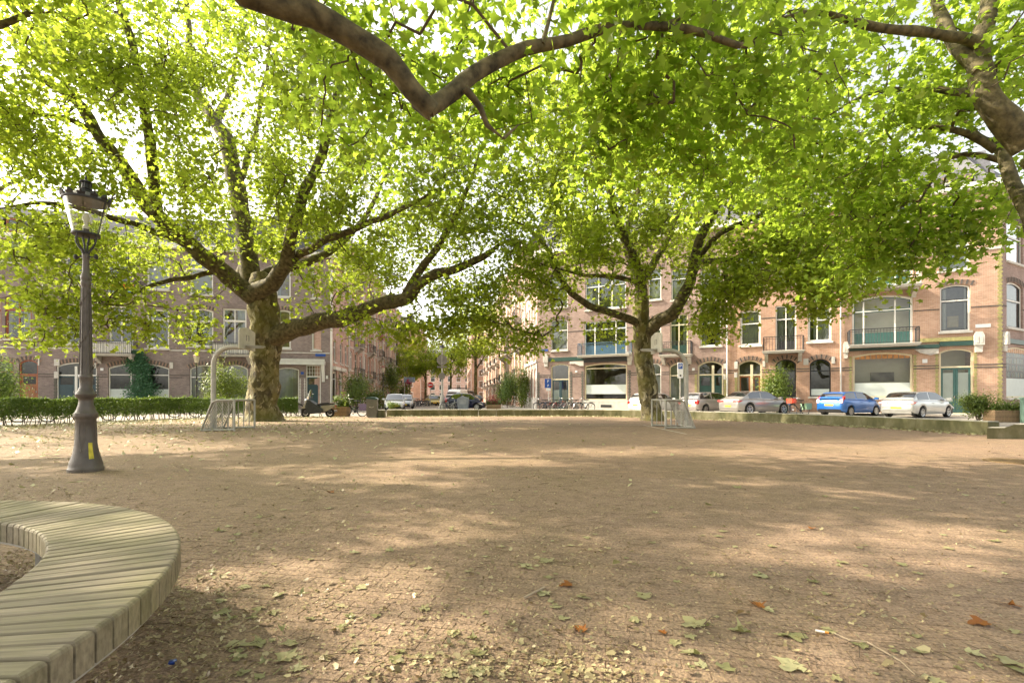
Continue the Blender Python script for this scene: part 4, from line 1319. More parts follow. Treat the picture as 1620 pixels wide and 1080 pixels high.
f = FA('town_house', 'grey brick house with twin dark green doors, white balconies and ivy growing up its front', 63, 288, M['brick_grey'])
window(f, f.rect(102, 481, 147, 544), 0, 'white', bars=(.72,), sash='white')
window(f, f.rect(231, 489, 267.5, 551), 0, 'white', bars=(.72,), sash='white')
window(f, f.rect(172, 484, 211, 561), 0, 'white', bars=(.72,), vbars=(.5,), sill=None, sash='white', doorlow=(.28, 'white'))
window(f, f.rect(169.5, 397, 207, 468), 0, 'white', bars=(.74,), vbars=(.5,), sill=None, sash='white', doorlow=(.25, 'white'))
window(f, f.rect(102, 392, 147, 450), 0, 'white', bars=(.72,), sash='white')
window(f, f.rect(232, 400, 268, 458), 0, 'white', bars=(.72,), sash='white', curtain=True)
window(f, f.rect(171, 574, 267.5, 633), .42, 'white', bars=(.68,), vbars=(.36, .64), frost=(0.06, .3))
door(f, f.rect(89, 573, 153, 641), .32, 'white', 'petrol_paint', .7, 1, .3, split=(.47, .72))
u0, _ = f.uz(153, 0); u1, _ = f.uz(218, 0); _, z = f.uz(185, 561)
balcony(f, u0, u1, z, panel='white')
u1b, _ = f.uz(232, 0); _, z2 = f.uz(185, 467)
bal = balcony(f, u0, u1b, z2)
RB = [(0.7, 0.03, 0.02), (0.85, 0.25, 0.02), (0.85, 0.6, 0.03), (0.05, 0.4, 0.08), (0.03, 0.12, 0.55), (0.25, 0.05, 0.35)]
fg = MB(); ua, ub = f.uz(186, 0)[0], f.uz(222, 0)[0]
for k in range(6):
    n = 14; vs = []
    for q in range(n+1):
        u = ua+(ub-ua)*q/n; sag = 0.14*math.sin(q*0.75)+0.1*math.sin(q/n*math.pi)
        yy = -1.03-0.03*math.sin(q*1.3)
        zt = z2+0.82-k*0.14-sag*0.5; vs += [(u, yy, zt), (u, yy-0.01, zt-0.14)]
    fg.add(vs, [(2*q, 2*q+2, 2*q+3, 2*q+1) for q in range(n)], k)
fo = fg.build('rainbow_flag', [plain('flag stripe %d' % i, c, .8, var=.08) for i, c in enumerate(RB)], None, True, FA_O, FA_A)
tag(fo, 'rainbow striped flag draped over the upper balcony railing', 'flag')
blocks(f, [(86, 568, 94.5, 578.5), (86, 587.5, 93, 598), (149.5, 574, 152.5, 582), (268.5, 573, 274, 583)])
r = f.rect(159, 582, 164, 586); MB().box(r[0], r[1], -.03, .01, r[2], r[3]).build('number_plate', M['sign_white'], f.root)
course(f, 2.95); course(f, 2.75); course(f, 5.0, .1, 'stone', proud=.03)
toothing(f, f.uz(154.5, 0)[0], .4, 2.9, 'brick_dark'); toothing(f, f.uz(87.5, 0)[0], .4, 2.9, 'brick_dark')
f.wall()

f = FA('town_house', 'grey brick corner house with a pale shop fascia and pleated curtains behind the huge tree', 288, 522, M['brick_grey'])
window(f, f.rect(300, 488, 337.5, 548), .22, 'white', bars=(.66,), sash='white', curtain=[(0, .25), (.75, 1)])
window(f, f.rect(300, 405, 337, 466), .2, 'white', bars=(.66,), sash='white', curtain=True)
window(f, f.rect(352, 488, 390, 563), 0, 'white', bars=(.74,), vbars=(.5,), sill=None, sash='white')
window(f, f.rect(436, 490, 460, 551), .15, 'white', bars=(.66,), sash='white')
window(f, f.rect(436, 410, 460, 470), .15, 'white', bars=(.66,), sash='white')
window(f, f.rect(493, 500, 508, 554), .1, 'white', bars=(.66,), sash='white', curtain=True)
window(f, f.rect(493, 415, 508, 472), .1, 'white', bars=(.66,), sash='white')
window(f, f.rect(300, 577, 346, 634), .34, 'white', bars=(.66,), curtain=True)
window(f, f.rect(352, 577, 392, 634), .34, 'white', bars=(.66,), curtain=True)
window(f, f.rect(437, 581, 473, 634), .18, 'white', bars=(), curtain=True, arch=False)
door(f, f.rect(484, 577, 507.5, 643), 0, 'white', 'petrol_paint', .72, 1, .25, grille=5)
u0, _ = f.uz(341, 0); u1, _ = f.uz(400, 0); _, z = f.uz(370, 562); balcony(f, u0, u1, z, panel='white')
r = f.rect(432, 571, 515, 577); MB().box(r[0], r[1], -.55, .0, r[2], r[3]).box(r[0], r[1], -.58, -.5, r[3], r[3]+.16).build('shop_fascia', M['awning'], f.root)
r = f.rect(509.5, 573, 514, 604); MB().prism([(0, r[2]), (-.1, r[2]), (-.5, r[3]-.3), (-.5, r[3]-.02), (0, r[3]-.02)], r[0], r[1], 'x').build('fascia_bracket', M['white'], f.root)
toothing(f, f.uz(475, 0)[0], .4, 2.8, 'stone', .07); toothing(f, f.uz(482, 0)[0], .4, 2.8, 'stone', .07)
r = f.rect(499, 558.5, 515, 563.5); sg = MB().box(r[0], r[1], -.04, .01, r[2], r[3]).build('street_name_plate', M['sign_blue'], f.root)
r = f.rect(515.5, 594, 519, 599); MB().box(r[0], r[1], -.03, .01, r[2], r[3]).build('number_plate', M['sign_white'], f.root)
r = f.rect(476, 588, 480.5, 592); MB().box(r[0], r[1], -.03, .01, r[2], r[3]).build('street_name_plate', M['sign_blue'], f.root)
course(f, 2.95); course(f, 5.0, .1, 'stone', proud=.05)
f.wall()

# ---- right row on frame FB
def FBf(name, label, x0, x1, mat, H=14.0):
    f = Facade(name, label, FB_O, FB_A, 0, 1, H, mat)
    f.u0 = f.uz(x0, 0)[0]; f.u1 = f.uz(x1, 0)[0]
    f.root['group'] = 'old brick houses round the square'
    return f
f = FBf('town_house', 'purple brick corner house with a wide shop window behind the row of bicycles', 850, 1018, M['brick_purple'])
window(f, f.rect(871.5, 505, 898, 554), .12, 'white', bars=(.64,), sash='black_paint', curtain=True)
window(f, f.rect(870, 436, 898, 486), .12, 'white', bars=(.64,), sash='black_paint', curtain=True)
window(f, f.rect(924.5, 507, 991, 562), 0, 'white', bars=(.76,), vbars=(.25, .75), sash='blue_panel', sill=None, doorlow=(.3, 'blue_panel'))
window(f, f.rect(926, 436, 990, 488), 0, 'white', bars=(.7,), vbars=(.33, .66), sash='blue_panel')
door(f, f.rect(871.5, 575, 900.5, 648), .2, 'cream', 'petrol_paint', .66, 2, .78, film=.6, arch=False)
window(f, f.rect(924.5, 574, 992, 633), .18, 'cream', bars=(.86,), frost=(.17, .42), arch=False, fw=.11, sill='stone', inter='interior', room=2.2)
u0, _ = f.uz(919, 0); u1, _ = f.uz(1000, 0); _, z = f.uz(960, 562); balcony(f, u0, u1, z, brackets=False, railmat='blue_panel')
r = f.rect(869, 565, 923.5, 571); MB().box(r[0], r[1], -.1, .01, r[2], r[3]).build('lintel', M['green_paint'], f.root)
r = f.rect(925, 566, 993, 572.5); MB().box(r[0], r[1], -.3, .01, r[2], r[3]).build('lintel', M['iron_dark'], f.root)
r = f.rect(902, 571.5, 924, 579); MB().prism([(r[0], r[3]), (r[1], r[3]), (r[1], r[2]), (r[1]-.35, r[2]), (r[0]+.5, r[3]-.22), (r[0], r[3]-.2)], -.12, .01, 'y').build('stone_block', M['stone'], f.root)
r = f.rect(924, 634.5, 996, 647); MB().box(r[0], r[1], -.1, .01, .1, r[3]).build('plinth', M['stone'], f.root)
r = f.rect(951, 640, 968, 644); MB().box(r[0], r[1], -.12, -.095, r[2], r[3]).build('vent_grille', M['iron_dark'], f.root)
console(f, 860.5, 560, 868, 580); console(f, 992, 556, 1000.5, 577)
toothing(f, f.uz(852, 0)[0], .4, 3.4, 'brick_dark'); toothing(f, f.uz(903.5, 0)[0], .4, 3.4, 'brick_dark'); toothing(f, f.uz(921.5, 0)[0], .4, 3.4, 'brick_dark'); toothing(f, f.uz(996, 0)[0], .4, 3.4, 'brick_dark')
r = f.rect(855, 552.5, 867, 555.5); MB().box(r[0], r[1], -.04, .01, r[2], r[3]).build('street_name_plate', M['sign_blue'], f.root)
r = f.rect(910, 586, 913.5, 589); MB().box(r[0], r[1], -.03, .01, r[2], r[3]).build('number_plate', M['sign_white'], f.root)
course(f, 2.95); course(f, 3.12); course(f, 6.9); course(f, 4.35, .22, 'voussoir', f.uz(869, 0)[0], f.uz(923, 0)[0], .05)
f.wall()

f = FBf('town_house', 'purple-brown brick house with dark green twin doors behind the white parking sign', 1018, 1152, M['brick_purple'])
window(f, f.rect(1026, 574, 1046, 634), .3, 'white', bars=(.7,), curtain=True)
window(f, f.rect(1059, 574, 1086.5, 640), .34, 'cream', bars=(.7,), curtain=True, sill=None)
door(f, f.rect(1104, 571, 1144, 648), .34, 'cream', 'green_paint', .72, 1, .3, split=(.6,))
window(f, f.rect(1026, 505, 1046, 553), .1, 'white', bars=(.66,), sash='green_paint', curtain=True)
window(f, f.rect(1060, 497, 1088, 561), 0, 'cream', bars=(.74,), vbars=(.5,), sash='green_paint', sill=None, curtain=[(0, .28), (.72, 1)], doorlow=(.24, 'green_paint'))
window(f, f.rect(1108, 492, 1141, 547), .1, 'white', bars=(.66,), sash='green_paint', curtain=[(0, .3), (.7, 1)])
for x0, x1 in ((1026, 1046), (1062, 1088), (1108, 1141)):
    window(f, f.rect(x0, 424, x1, 474), .1, 'white', bars=(.66,), sash='green_paint', curtain=True)
u0, _ = f.uz(1046, 0); u1, _ = f.uz(1096, 0); _, z = f.uz(1072, 562); balcony(f, u0, u1, z)
blocks(f, [(1144.5, 575, 1149, 583), (1144.5, 592, 1148, 600)])
r = f.rect(1095, 582, 1099, 586); MB().box(r[0], r[1], -.03, .01, r[2], r[3]).build('number_plate', M['sign_white'], f.root)
toothing(f, f.uz(1101, 0)[0], .4, 3.0, 'quoin'); toothing(f, f.uz(1147, 0)[0], .4, 3.0, 'quoin')
ud, _ = f.uz(1150.5, 0); MB().tube([(ud, -.1, .1), (ud, -.1, 13.9)], .055, 8).build('drainpipe', M['white'], f.root, True)
course(f, 2.95); course(f, 3.12); course(f, 6.9)
f.wall()

f = FBf('town_house', 'orange brick house with a stone balcony behind the leafy shrub and the grey car', 1152, 1332, M['brick_orange'])
window(f, f.rect(1171, 491, 1203.5, 546), 0, 'white', bars=(.62,), curtain=True, fw=.13, sill='white')
window(f, f.rect(1227, 483, 1260, 555), 0, 'white', bars=(.7,), vbars=(.5,), sash='iron_dark', sill=None, curtain=[(0, .4), (.6, 1)], doorlow=(.22, 'iron_dark'))
window(f, f.rect(1278, 485, 1315.5, 540), 0, 'white', bars=(.62,), vbars=(.4,), curtain=[(.25, .95)], fw=.13, sill='white')
for x0, x1 in ((1170, 1204), (1226, 1260), (1277, 1316)):
    window(f, f.rect(x0, 400, x1, 452), .08, 'white', bars=(.62,), curtain=True)
door(f, f.rect(1167.5, 569.5, 1205, 648), .34, 'cream', 'brown_door', .7, 1, .6, split=(.58,), inter='interior_light')
window(f, f.rect(1227, 568, 1259.5, 628), .36, 'cream', bars=(.7,), fm='black_paint') if False else window(f, f.rect(1227, 568, 1259.5, 628), .36, 'black_paint', bars=(.7,))
window(f, f.rect(1281, 567.5, 1314.5, 627), .36, 'black_paint', bars=(.68,), frost=(0.03, .2))
u0, _ = f.uz(1207, 0); u1, _ = f.uz(1271, 0); _, z = f.uz(1240, 556); balcony(f, u0, u1, z, dense=.18)
blocks(f, [(1161.5, 572, 1167, 583), (1161.5, 589, 1166.5, 597), (1206.5, 571, 1210.5, 580), (1271, 567, 1279, 577), (1315.5, 564, 1321, 575)])
toothing(f, f.uz(1164.5, 0)[0], .4, 3.0, 'quoin')
course(f, 2.95); course(f, 3.12); course(f, 6.9)
ud, _ = f.uz(1330, 0); MB().tube([(ud, -.1, .1), (ud, -.1, 13.9)], .05, 8).build('drainpipe', M['stone'], f.root, True)
f.wall()

f = FBf('town_house', 'tan brick corner house with curved green bay windows and balconies beside the green planter', 1332, 1585, M['brick_tan'])
window(f, f.rect(1348, 467, 1444.5, 546), .3, 'white', bars=(.7,), vbars=(.2, .72), sash='teal_wood', sill=None, inter='interior_light', room=.8, glass='glass_clear', doorlow=(.26, 'teal_wood'), arch=False, fw=.12)
window(f, f.rect(1348, 384, 1444, 455), .2, 'white', bars=(.7,), vbars=(.2, .72), sash='teal_wood', sill=None, room=1.6, doorlow=(.26, 'teal_wood'), arch=False, fw=.12)
window(f, f.rect(1487, 450, 1535, 524), .16, 'white', bars=(.66,), sash='black_paint', curtain=[(0, .24), (.86, 1)], inter='interior')
window(f, f.rect(1486, 366, 1534, 427), .12, 'white', bars=(.62,), curtain=True)
window(f, f.rect(1487, 285, 1535, 345), .12, 'white', bars=(.62,), curtain=True)
window(f, f.rect(1350, 300, 1444, 355), .12, 'white', bars=(.62,), vbars=(.33, .66))
window(f, f.rect(1349, 557, 1444.5, 629), .2, 'cream', bars=(), frost=(.04, .33), arch=False, fw=.12, inter='interior_light', room=.75, band=(.86, .97, 'amber'), glass='glass_clear')
rp = f.rect(1380, 588, 1418, 602); MB().box(rp[0], rp[1], .68, .745, rp[2], rp[3]).build('dark_picture', M['interior'], f.root)
door(f, f.rect(1486, 551, 1540, 655), .2, 'cream', 'teal_wood', .72, 2, .74, arch=False, inter='interior_light', film=.9, glass='glass_clear')
u0, _ = f.uz(1340, 0); u1, _ = f.uz(1449, 0); _, z = f.uz(1394, 546)
bq = balcony(f, u0, u1, z, proj=1.1, dense=.16, brackets=False)
_, z2 = f.uz(1394, 457); balcony(f, f.uz(1346, 0)[0], f.uz(1452, 0)[0], z2, proj=1.0, dense=.3, railmat='white')
r = f.rect(1344, 547.5, 1485, 553); MB().box(r[0], r[1], -.2, .01, r[2], r[3]).build('lintel', M['green_paint'], f.root)
r = f.rect(1486, 540, 1540, 547); MB().box(r[0], r[1], -.12, .01, r[2], r[3]).build('lintel', M['green_paint'], f.root)
r = f.rect(1446, 552, 1484, 562); MB().prism([(r[0], r[3]), (r[1], r[3]), (r[1], r[2]+.1), (r[1]-.5, r[2]), (r[0]+.9, r[2]), (r[0]+.3, r[3]-.25)], -.14, .01, 'y').build('stone_block', M['stone'], f.root)
r = f.rect(1452, 534, 1538, 540); MB().box(r[0], r[1], -.1, .01, r[2], r[3]).build('dentil_course', M['quoin'], f.root)
console(f, 1539.5, 525, 1556, 557); console(f, 1333.5, 541, 1342, 567)
r = f.rect(1459, 568, 1467, 574); MB().box(r[0], r[1], -.03, .01, r[2], r[3]).build('number_plate', M['sign_white'], f.root)
r = f.rect(1543, 512.5, 1567, 518); MB().box(r[0], r[1], -.04, .01, r[2], r[3]).build('street_name_plate', M['sign_white'], f.root)
for x in (1345.5, 1447.5, 1482, 1543): toothing(f, f.uz(x, 0)[0], .4, 3.9, 'quoin', .09)
toothing(f, f.uz(1582, 0)[0], .4, 13.6, 'quoin', .12)
course(f, 2.95); course(f, 3.12); course(f, 6.7); course(f, 10.2, .16, 'stone', proud=.05)
f.wall()
# things seen in its upper window
wd = f.rect(1502, 497, 1520, 515)
bx = MB().box(0, wd[1]-wd[0], 0, .03, 0, wd[3]-wd[2]).box(.05, wd[1]-wd[0]-.05, -.004, .0, .05, wd[3]-wd[2]-.05, 1)
loc = FB_O + udB*wd[0] + ndB*.42 + Vector((0, 0, wd[2]-.05))
tag(bx.build('cardboard_picture', [plain('card', (.5, .33, .15), .8), plain('card inset', (.6, .45, .25), .8)], None, False, loc, FB_A), 'tan framed board standing in the corner house upper window', 'picture')

f = Facade('town_house', 'pinkish brick side wall with bookshelves in its shop window at the right edge', FC_O, FC_A, 0.03, 16, 14.0, M['brick_purple'])
f.root['group'] = 'old brick houses round the square'
f.u0 = 0.02
r1 = f.rect(1592.5, 447, 1618, 519); r2 = f.rect(1592.5, 350, 1618, 416); r0 = f.rect(1592, 549, 1634, 629)
window(f, r1, .2, 'white', bars=(.6,), sash='black_paint', curtain=True, room=.9)
window(f, r2, .1, 'white', bars=(.6,), sash='black_paint', curtain=True, room=.9)
window(f, r0, .2, 'cream', bars=(), frost=(.02, .38), arch=False, fw=.1, inter='interior', room=.95, band=(.88, .97, 'amber'))
for k in (1, 2):
    for rr in (r1, r2): window(f, (rr[0]+3.2*k, rr[1]+3.2*k, rr[2], rr[3]), .1, 'white', bars=(.6,), sash='black_paint', curtain=True)
console(f, 1585.8, 525, 1590.5, 556)
r = f.rect(1586, 538, 1634, 545); MB().box(r[0], r[1], -.12, .01, r[2], r[3]).build('lintel', M['green_paint'], f.root)
course(f, 2.95); course(f, 3.12); course(f, 6.7)
f.wall()
sh = thing('bookshelf', 'tall bookshelf full of books behind the shop window at the right edge', 'bookshelf', FC_O, FC_A)
sb = MB(); H0 = r0[2]+.4*(r0[3]-r0[2]); H1 = r0[3]-.15
for k in range(5):
    z = H0+(H1-H0)*k/4; sb.box(r0[0]+.05, r0[1]-.05, .4, .7, z, z+.04)
sb.box(r0[0]+.05, r0[1]-.05, .7, .72, 0.3, H1); 
for t in (0, .5, 1): 
    u = r0[0]+.05+(r0[1]-r0[0]-.14)*t; sb.box(u, u+.04, .39, .7, .3, H1)
sb.build('shelf', M['brown_door'], sh)
bkc = [plain('book %d' % i, c, .7) for i, c in enumerate([(.5,.45,.35),(.35,.08,.05),(.06,.12,.2),(.45,.35,.15),(.1,.2,.12),(.6,.58,.5)])]
for k in range(4):
    bb = MB(); z = H0+(H1-H0)*k/4+.041; u = r0[0]+.1
    while u < r0[1]-.12:
        w = random.uniform(.03, .07); bb.box(u, u+w*.92, .42, .66, z, z+random.uniform(.6, .85)*(H1-H0)/4*.92, random.randrange(6)); u += w
    bb.build('books', bkc, sh)

# ---- rows along the side street
def street_house(name, label, O, ang, w, H, mat, fm='white', bays=3, floors=4, bal=True, group='houses lining the side street', light='interior', d2=9.0):
    f = Facade(name, label, O, ang, 0.0, w, H, mat, depth=d2, group=group)
    fh = (H-0.6)/floors
    for fl in range(floors):
        for k in range(bays):
            um = w*(k+.5)/bays; ww = w/bays*.52
            z0 = .75+fl*fh if fl else .75
            if fl == 0 and k == bays-1:
                door(f, (um-ww/2, um+ww/2, .16, fh-.45), .18, fm, random.choice(['green_paint', 'petrol_paint', 'brown_door']), .74, 1, .4, arch=False)
            else:
                if fl and k == 1 and bal: z0 = fl*fh+.12
                window(f, (um-ww/2, um+ww/2, z0, fl*fh+fh-.5), .14, fm, bars=(.68,), sash=None, arch=False, curtain=None, room=.6, fw=.12)
                if fl and k == 1 and bal: balcony(f, um-ww*.85, um+ww*.85, fl*fh+.1, .8, .95, dense=.2)
        course(f, fl*fh+fh-.2, .12, 'stone', proud=.05)
    for u in (0.15, w-0.15):
        MB().box(u-.15, u+.15, -.12, .0, .0, H).build('pilaster', M['stone'], f.root)
    f.wall()
    return f

OL = Vector((-16.2, 43.08, 0))
# corner return of the shop on the left, with tall white doors
f = Facade('town_house', 'shop side wall with tall white doors facing the side street behind the scooter', OL + us*.02, SA, 0, 7.5, 13.5, M['brick_pink'], group='houses lining the side street')
for x0, x1 in ((0.9, 2.5), (3.4, 4.9)):
    window(f, (x0, x1, .5, 3.6), 0, 'white', fw=.24, bars=(.75,), sill='white', inter='interior')
    MB().box(x0-.2, x1+.2, -.35, .0, 3.65, 3.95).build('hood', M['white'], f.root)
for fl in (1, 2, 3):
    for x0 in (1.2, 3.8, 6.0): window(f, (x0, x0+1.1, fl*3.4+1.0, fl*3.4+3.1), .1, 'white', bars=(.66,), arch=False, fw=.12)
MB().box(0, .5, -.08, .0, 0, 13.5).build('pilaster', M['white'], f.root)
f.wall()
s = 7.55
cols = ['brick_pink', 'brick_rose']*4
ordn = ['second', 'third', 'fourth', 'fifth', 'sixth', 'seventh', 'eighth', 'ninth']
for i in range(8):
    w = 8.4
    street_house('town_house', '%s house from the corner on the left of the side street, %s brick' % (ordn[i], 'pale pink' if i % 2 == 0 else 'rose'), OL + us*s, SA, w, 17.2+.4*(i % 3), M[cols[i]], fm='white', bays=3, floors=5)
    s += w+.02
OR = Vector((2.3, 44.2, 0))
L0 = 7.0
f = Facade('town_house', 'pale stone arcade of arched windows on the right corner of the side street', OR + us*L0, SA+math.pi, 0, L0-.02, 13.8, M['brick_pink'], group='houses lining the side street')
for k in range(4):
    u = .5+k*1.65; window(f, (u, u+1.05, 1.1, 3.9), .5, 'white', fw=.16, bars=(.7,), arch=False, sill='stone')
    for fl in (1, 2, 3): window(f, (u, u+1.0, fl*3.4+1.1, fl*3.4+3.1), .1, 'white', bars=(.66,), arch=False, fw=.12)
for k in range(5):
    u = .06+k*1.65; MB().box(u, u+.34, -.06, .0, .95, 4.3).build('pilaster', M['stone'], f.root)
MB().box(0, L0-.03, -.09, .0, .0, .95).build('plinth', M['stone'], f.root)
MB().box(0, L0-.03, -.14, .0, 4.3, 4.6).build('cornice_band', M['stone'], f.root)
f.wall()
s = L0+.02
for i in range(8):
    w = 8.4
    f = street_house('town_house', '%s house from the corner on the right of the side street, %s brick' % (ordn[i], 'tan' if i % 2 == 0 else 'orange'), OR + us*(s+w), SA+math.pi, w, 17.2+.4*(i % 3), M['brick_tan' if i % 2 == 0 else 'brick_orange'], fm='white', bays=3, floors=5)
    s += w+.02
# blocks beyond the crossing and the end of the street
for (side, O0, ang, lab) in ((0, OL + us*90 + ns*(-2.2), SA, 'left'), (1, OR + us*(90+36) + ns*2.4, SA+math.pi, 'right')):
    f = street_house('apartment_block', 'orange brick corner block beyond the crossing on the %s side of the side street' % lab, O0, ang, 36, 20, M['brick_orange'], bays=9, floors=6, bal=False, group='blocks beyond the crossing')
    # end wall facing the square gets pale window strips
    for fl in range(5):
        yy = [(2.0, 3.2), (5.2, 6.4)]
        for a, c in yy:
            uu = 0.0 if side == 0 else 36.0
            x0, x1 = (uu-.03, uu+.005) if side == 0 else (uu-.005, uu+.03)
            wq = MB().box(x0, x1, a, c, .8+fl*3.1, 2.7+fl*3.1).build('window', M['white'], f.root)
            MB().box(x0-(.02 if side == 0 else -.03), x1+(-.0301 if side == 0 else .02), a+.12, c-.12, .92+fl*3.1, 2.58+fl*3.1).build('pane', M['car_glass'], wq)
ec = (OL + us*185); street_house('apartment_block', 'pale brick building closing the far end of the side street', ec + ns*8, FA_A-.25, 48, 20, M['brick_pink'], bays=12, floors=5, bal=False, group='blocks beyond the crossing')
# ---------------------------------------------------------------- crown lantern
lp = G(136, 7.25)
lamp = thing('street_lamp', 'tall ornate brown cast iron street lamp with a crowned glass lantern by the bench', 'street lamp', lp)
k = 7.25/F
prof = [(0.0,0.0),(0.285,0.0),(0.285,0.05),(0.27,0.065),(0.262,0.12),(0.258,0.14),(0.232,0.2),(0.205,0.28),(0.182,0.38),(0.168,0.5),(0.158,0.62),(0.156,0.74),
        (0.162,0.75),(0.162,0.78),(0.168,0.80),(0.185,0.82),(0.19,0.85),(0.185,0.885),(0.165,0.9),(0.155,0.925),(0.14,0.95),(0.138,0.965),(0.122,1.0),(0.112,1.06),(0.112,1.09),
        (0.13,1.11),(0.16,1.135),(0.168,1.17),(0.15,1.2),(0.12,1.225),(0.115,1.25),(0.1,1.27),(0.102,1.4),(0.112,1.42),(0.112,1.45),(0.094,1.47),(0.09,1.6),(0.083,1.9),(0.076,2.3),(0.068,2.78),
        (0.07,2.8),(0.084,2.83),(0.088,2.87),(0.075,2.9),(0.086,2.93),(0.084,2.97),(0.062,3.0),(0.056,3.1),(0.052,3.22),(0.06,3.24),(0.06,3.29),(0.045,3.31),(0.0,3.32)]
b = MB(); b.lathe(prof, 32)
for q in range(8):                                        # moulded ribs on the shaft
    a = q*math.pi/4
    b.tube([(0.098*math.cos(a),0.098*math.sin(a),1.47),(0.07*math.cos(a),0.07*math.sin(a),2.78)], 0.011, 5)
b.build('post', M['iron'], lamp, True)
b = MB()                                                  # winding vine ornament
pts = []
for q in range(90):
    t = q/89; a = t*4.2*math.pi; r = 0.108-0.035*t
    pts.append((r*math.cos(a), r*math.sin(a), 1.5+1.3*t))
b.tube(pts, 0.008, 5)
for q in range(0, 90, 5):
    p = pts[q]; b.tube([p, (p[0]*1.25, p[1]*1.25, p[2]+0.05)], [0.016, 0.003], 4)
b.build('vine_ornament', M['iron'], lamp, True)
b = MB()                                                  # raised panels round the base
for q in range(4):
    Mx = Matrix.Rotation(q*math.pi/2+0.35, 4, 'Z')
    for s_ in (-1, 1):
        b.tube([(0.15, s_*0.045, 0.74),(0.162, s_*0.045, 0.5),(0.172, s_*0.02, 0.44),(0.185, 0.0, 0.36)], 0.006, 4, M=Mx)
    b.lathe([(0,0),(.012,.01),(.016,.03),(.006,.05),(0,.055)], 6, (0.19,0,0.3), M=Mx)
    b.tube([(0.15,-0.045,.74),(0.15,.045,.74)], 0.008, 4, M=Mx)
b.build('base_panel', M['iron'], lamp, True)
b = MB(); b.tube([(-0.2,0,3.26),(0.2,0,3.26)], 0.011, 6)
for sx in (-1, 1):
    b.lathe([(0,-.04),(.025,-.034),(.04,0),(.025,.034),(0,.04)], 12, (sx*0.2,0,3.26))
b.build('ladder_bar', M['iron_dark'], lamp, True)
b = MB()                                                  # scroll brackets below the lantern
for q in range(4):
    Mx = Matrix.Rotation(q*math.pi/2, 4, 'Z')
    pts = [(0.05,0,3.3),(0.08,0,3.36),(0.15,0,3.42),(0.2,0,3.49),(0.205,0,3.55),(0.19,0,3.585)]
    b.tube(pts, [0.018,.016,.013,.013,.013,.016], 6, M=Mx)
    b.tube([(0.02,0,3.3),(0.035,0,3.45),(0.07,0,3.57)], 0.016, 6, M=Mx)
b.build('lantern_bracket', M['iron_dark'], lamp, True)
b = MB(); b.lathe([(0.0,3.56),(0.11,3.56),(0.2,3.575),(0.225,3.585),(0.225,3.61),(0.2,3.615),(0.05,3.62),(0.05,3.68),(0.0,3.7)], 28)
b.build('lantern_base', M['iron_dark'], lamp, True)
b = MB(); b.lathe([(0.21,3.612),(0.345,4.09)], 36, caps=False); b.build('lantern_glass', M['lamp_glass'], lamp, True)
b = MB()
for q in range(2):
    a = q*math.pi+0.12
    b.tube([(0.216*math.cos(a),0.216*math.sin(a),3.6),(0.352*math.cos(a),0.352*math.sin(a),4.1)], 0.011, 6)
b.build('lantern_rib', M['iron_dark'], lamp, True)
b = MB(); b.lathe([(0.335,4.085),(0.37,4.09),(0.375,4.115),(0.35,4.13),(0.3,4.165),(0.2,4.205),(0.1,4.235),(0.085,4.26),(0.085,4.275),(0.105,4.285),(0.07,4.30),(0.062,4.37),(0.098,4.385),(0.098,4.4),(0.05,4.415),(0.02,4.43),(0.016,4.47),(0.0,4.52)], 32, caps=False)
b.lathe([(0.0,4.1),(0.336,4.088)], 32, caps=False)
b.build('lantern_roof', M['iron_dark'], lamp, True)
for q in range(12):                                       # crown of leaf ornaments
    b = MB()
    Mx = Matrix.Rotation(q*math.pi/6, 4, 'Z')
    b.add([(0.36,-.055,4.12),(0.36,.055,4.12),(0.385,.07,4.16),(0.395,.02,4.155),(0.4,0,4.205),(0.395,-.02,4.155),(0.385,-.07,4.16),
           (0.33,-.05,4.13),(0.33,.05,4.13),(0.36,.06,4.17),(0.375,0,4.205),(0.36,-.06,4.17)],
          [(0,1,2,3,4,5,6),(11,10,9,8,7),(0,6,11,7),(1,8,9,2),(4,10,11,6,5),(2,9,10,4,3)], M=Mx)
    b.build('crown_leaf', M['iron_dark'], lamp, True)
b = MB()
for q in range(6):
    Mx = Matrix.Rotation(q*math.pi/3, 4, 'Z'); b.tube([(0.09,0,4.26),(0.095,0,4.32),(0.09,0,4.38)], .009, 4, M=Mx)
b.build('chimney_bars', M['iron_dark'], lamp, True)
b = MB(); b.lathe([(0,3.68),(.05,3.68),(.055,3.72),(.03,3.74),(.035,3.78),(.06,3.84),(.045,3.9),(0.0,3.92)], 14)
b.build('bulb', plain('frosted bulb', (.6,.6,.55), .4), lamp, True)
b = MB()
n = 6; vs = []
for q in range(n+1):
    a = math.radians(-38+20*q/n)
    for z, r in ((0.2,0.235),(0.28,0.208),(0.38,0.185),(0.44,0.178)): vs.append(((r+.004)*math.cos(a),(r+.004)*math.sin(a),z))
b.add(vs, [(4*q+j,4*q+4+j,4*q+5+j,4*q+1+j) for q in range(n) for j in range(3)])
b.build('sticker', plain('yellow sticker', (.6,.5,.03), .5, var=.3, scale=12), lamp, True)

for ch in lamp.children:
    ch.scale = (0.76, 0.76, 0.985)

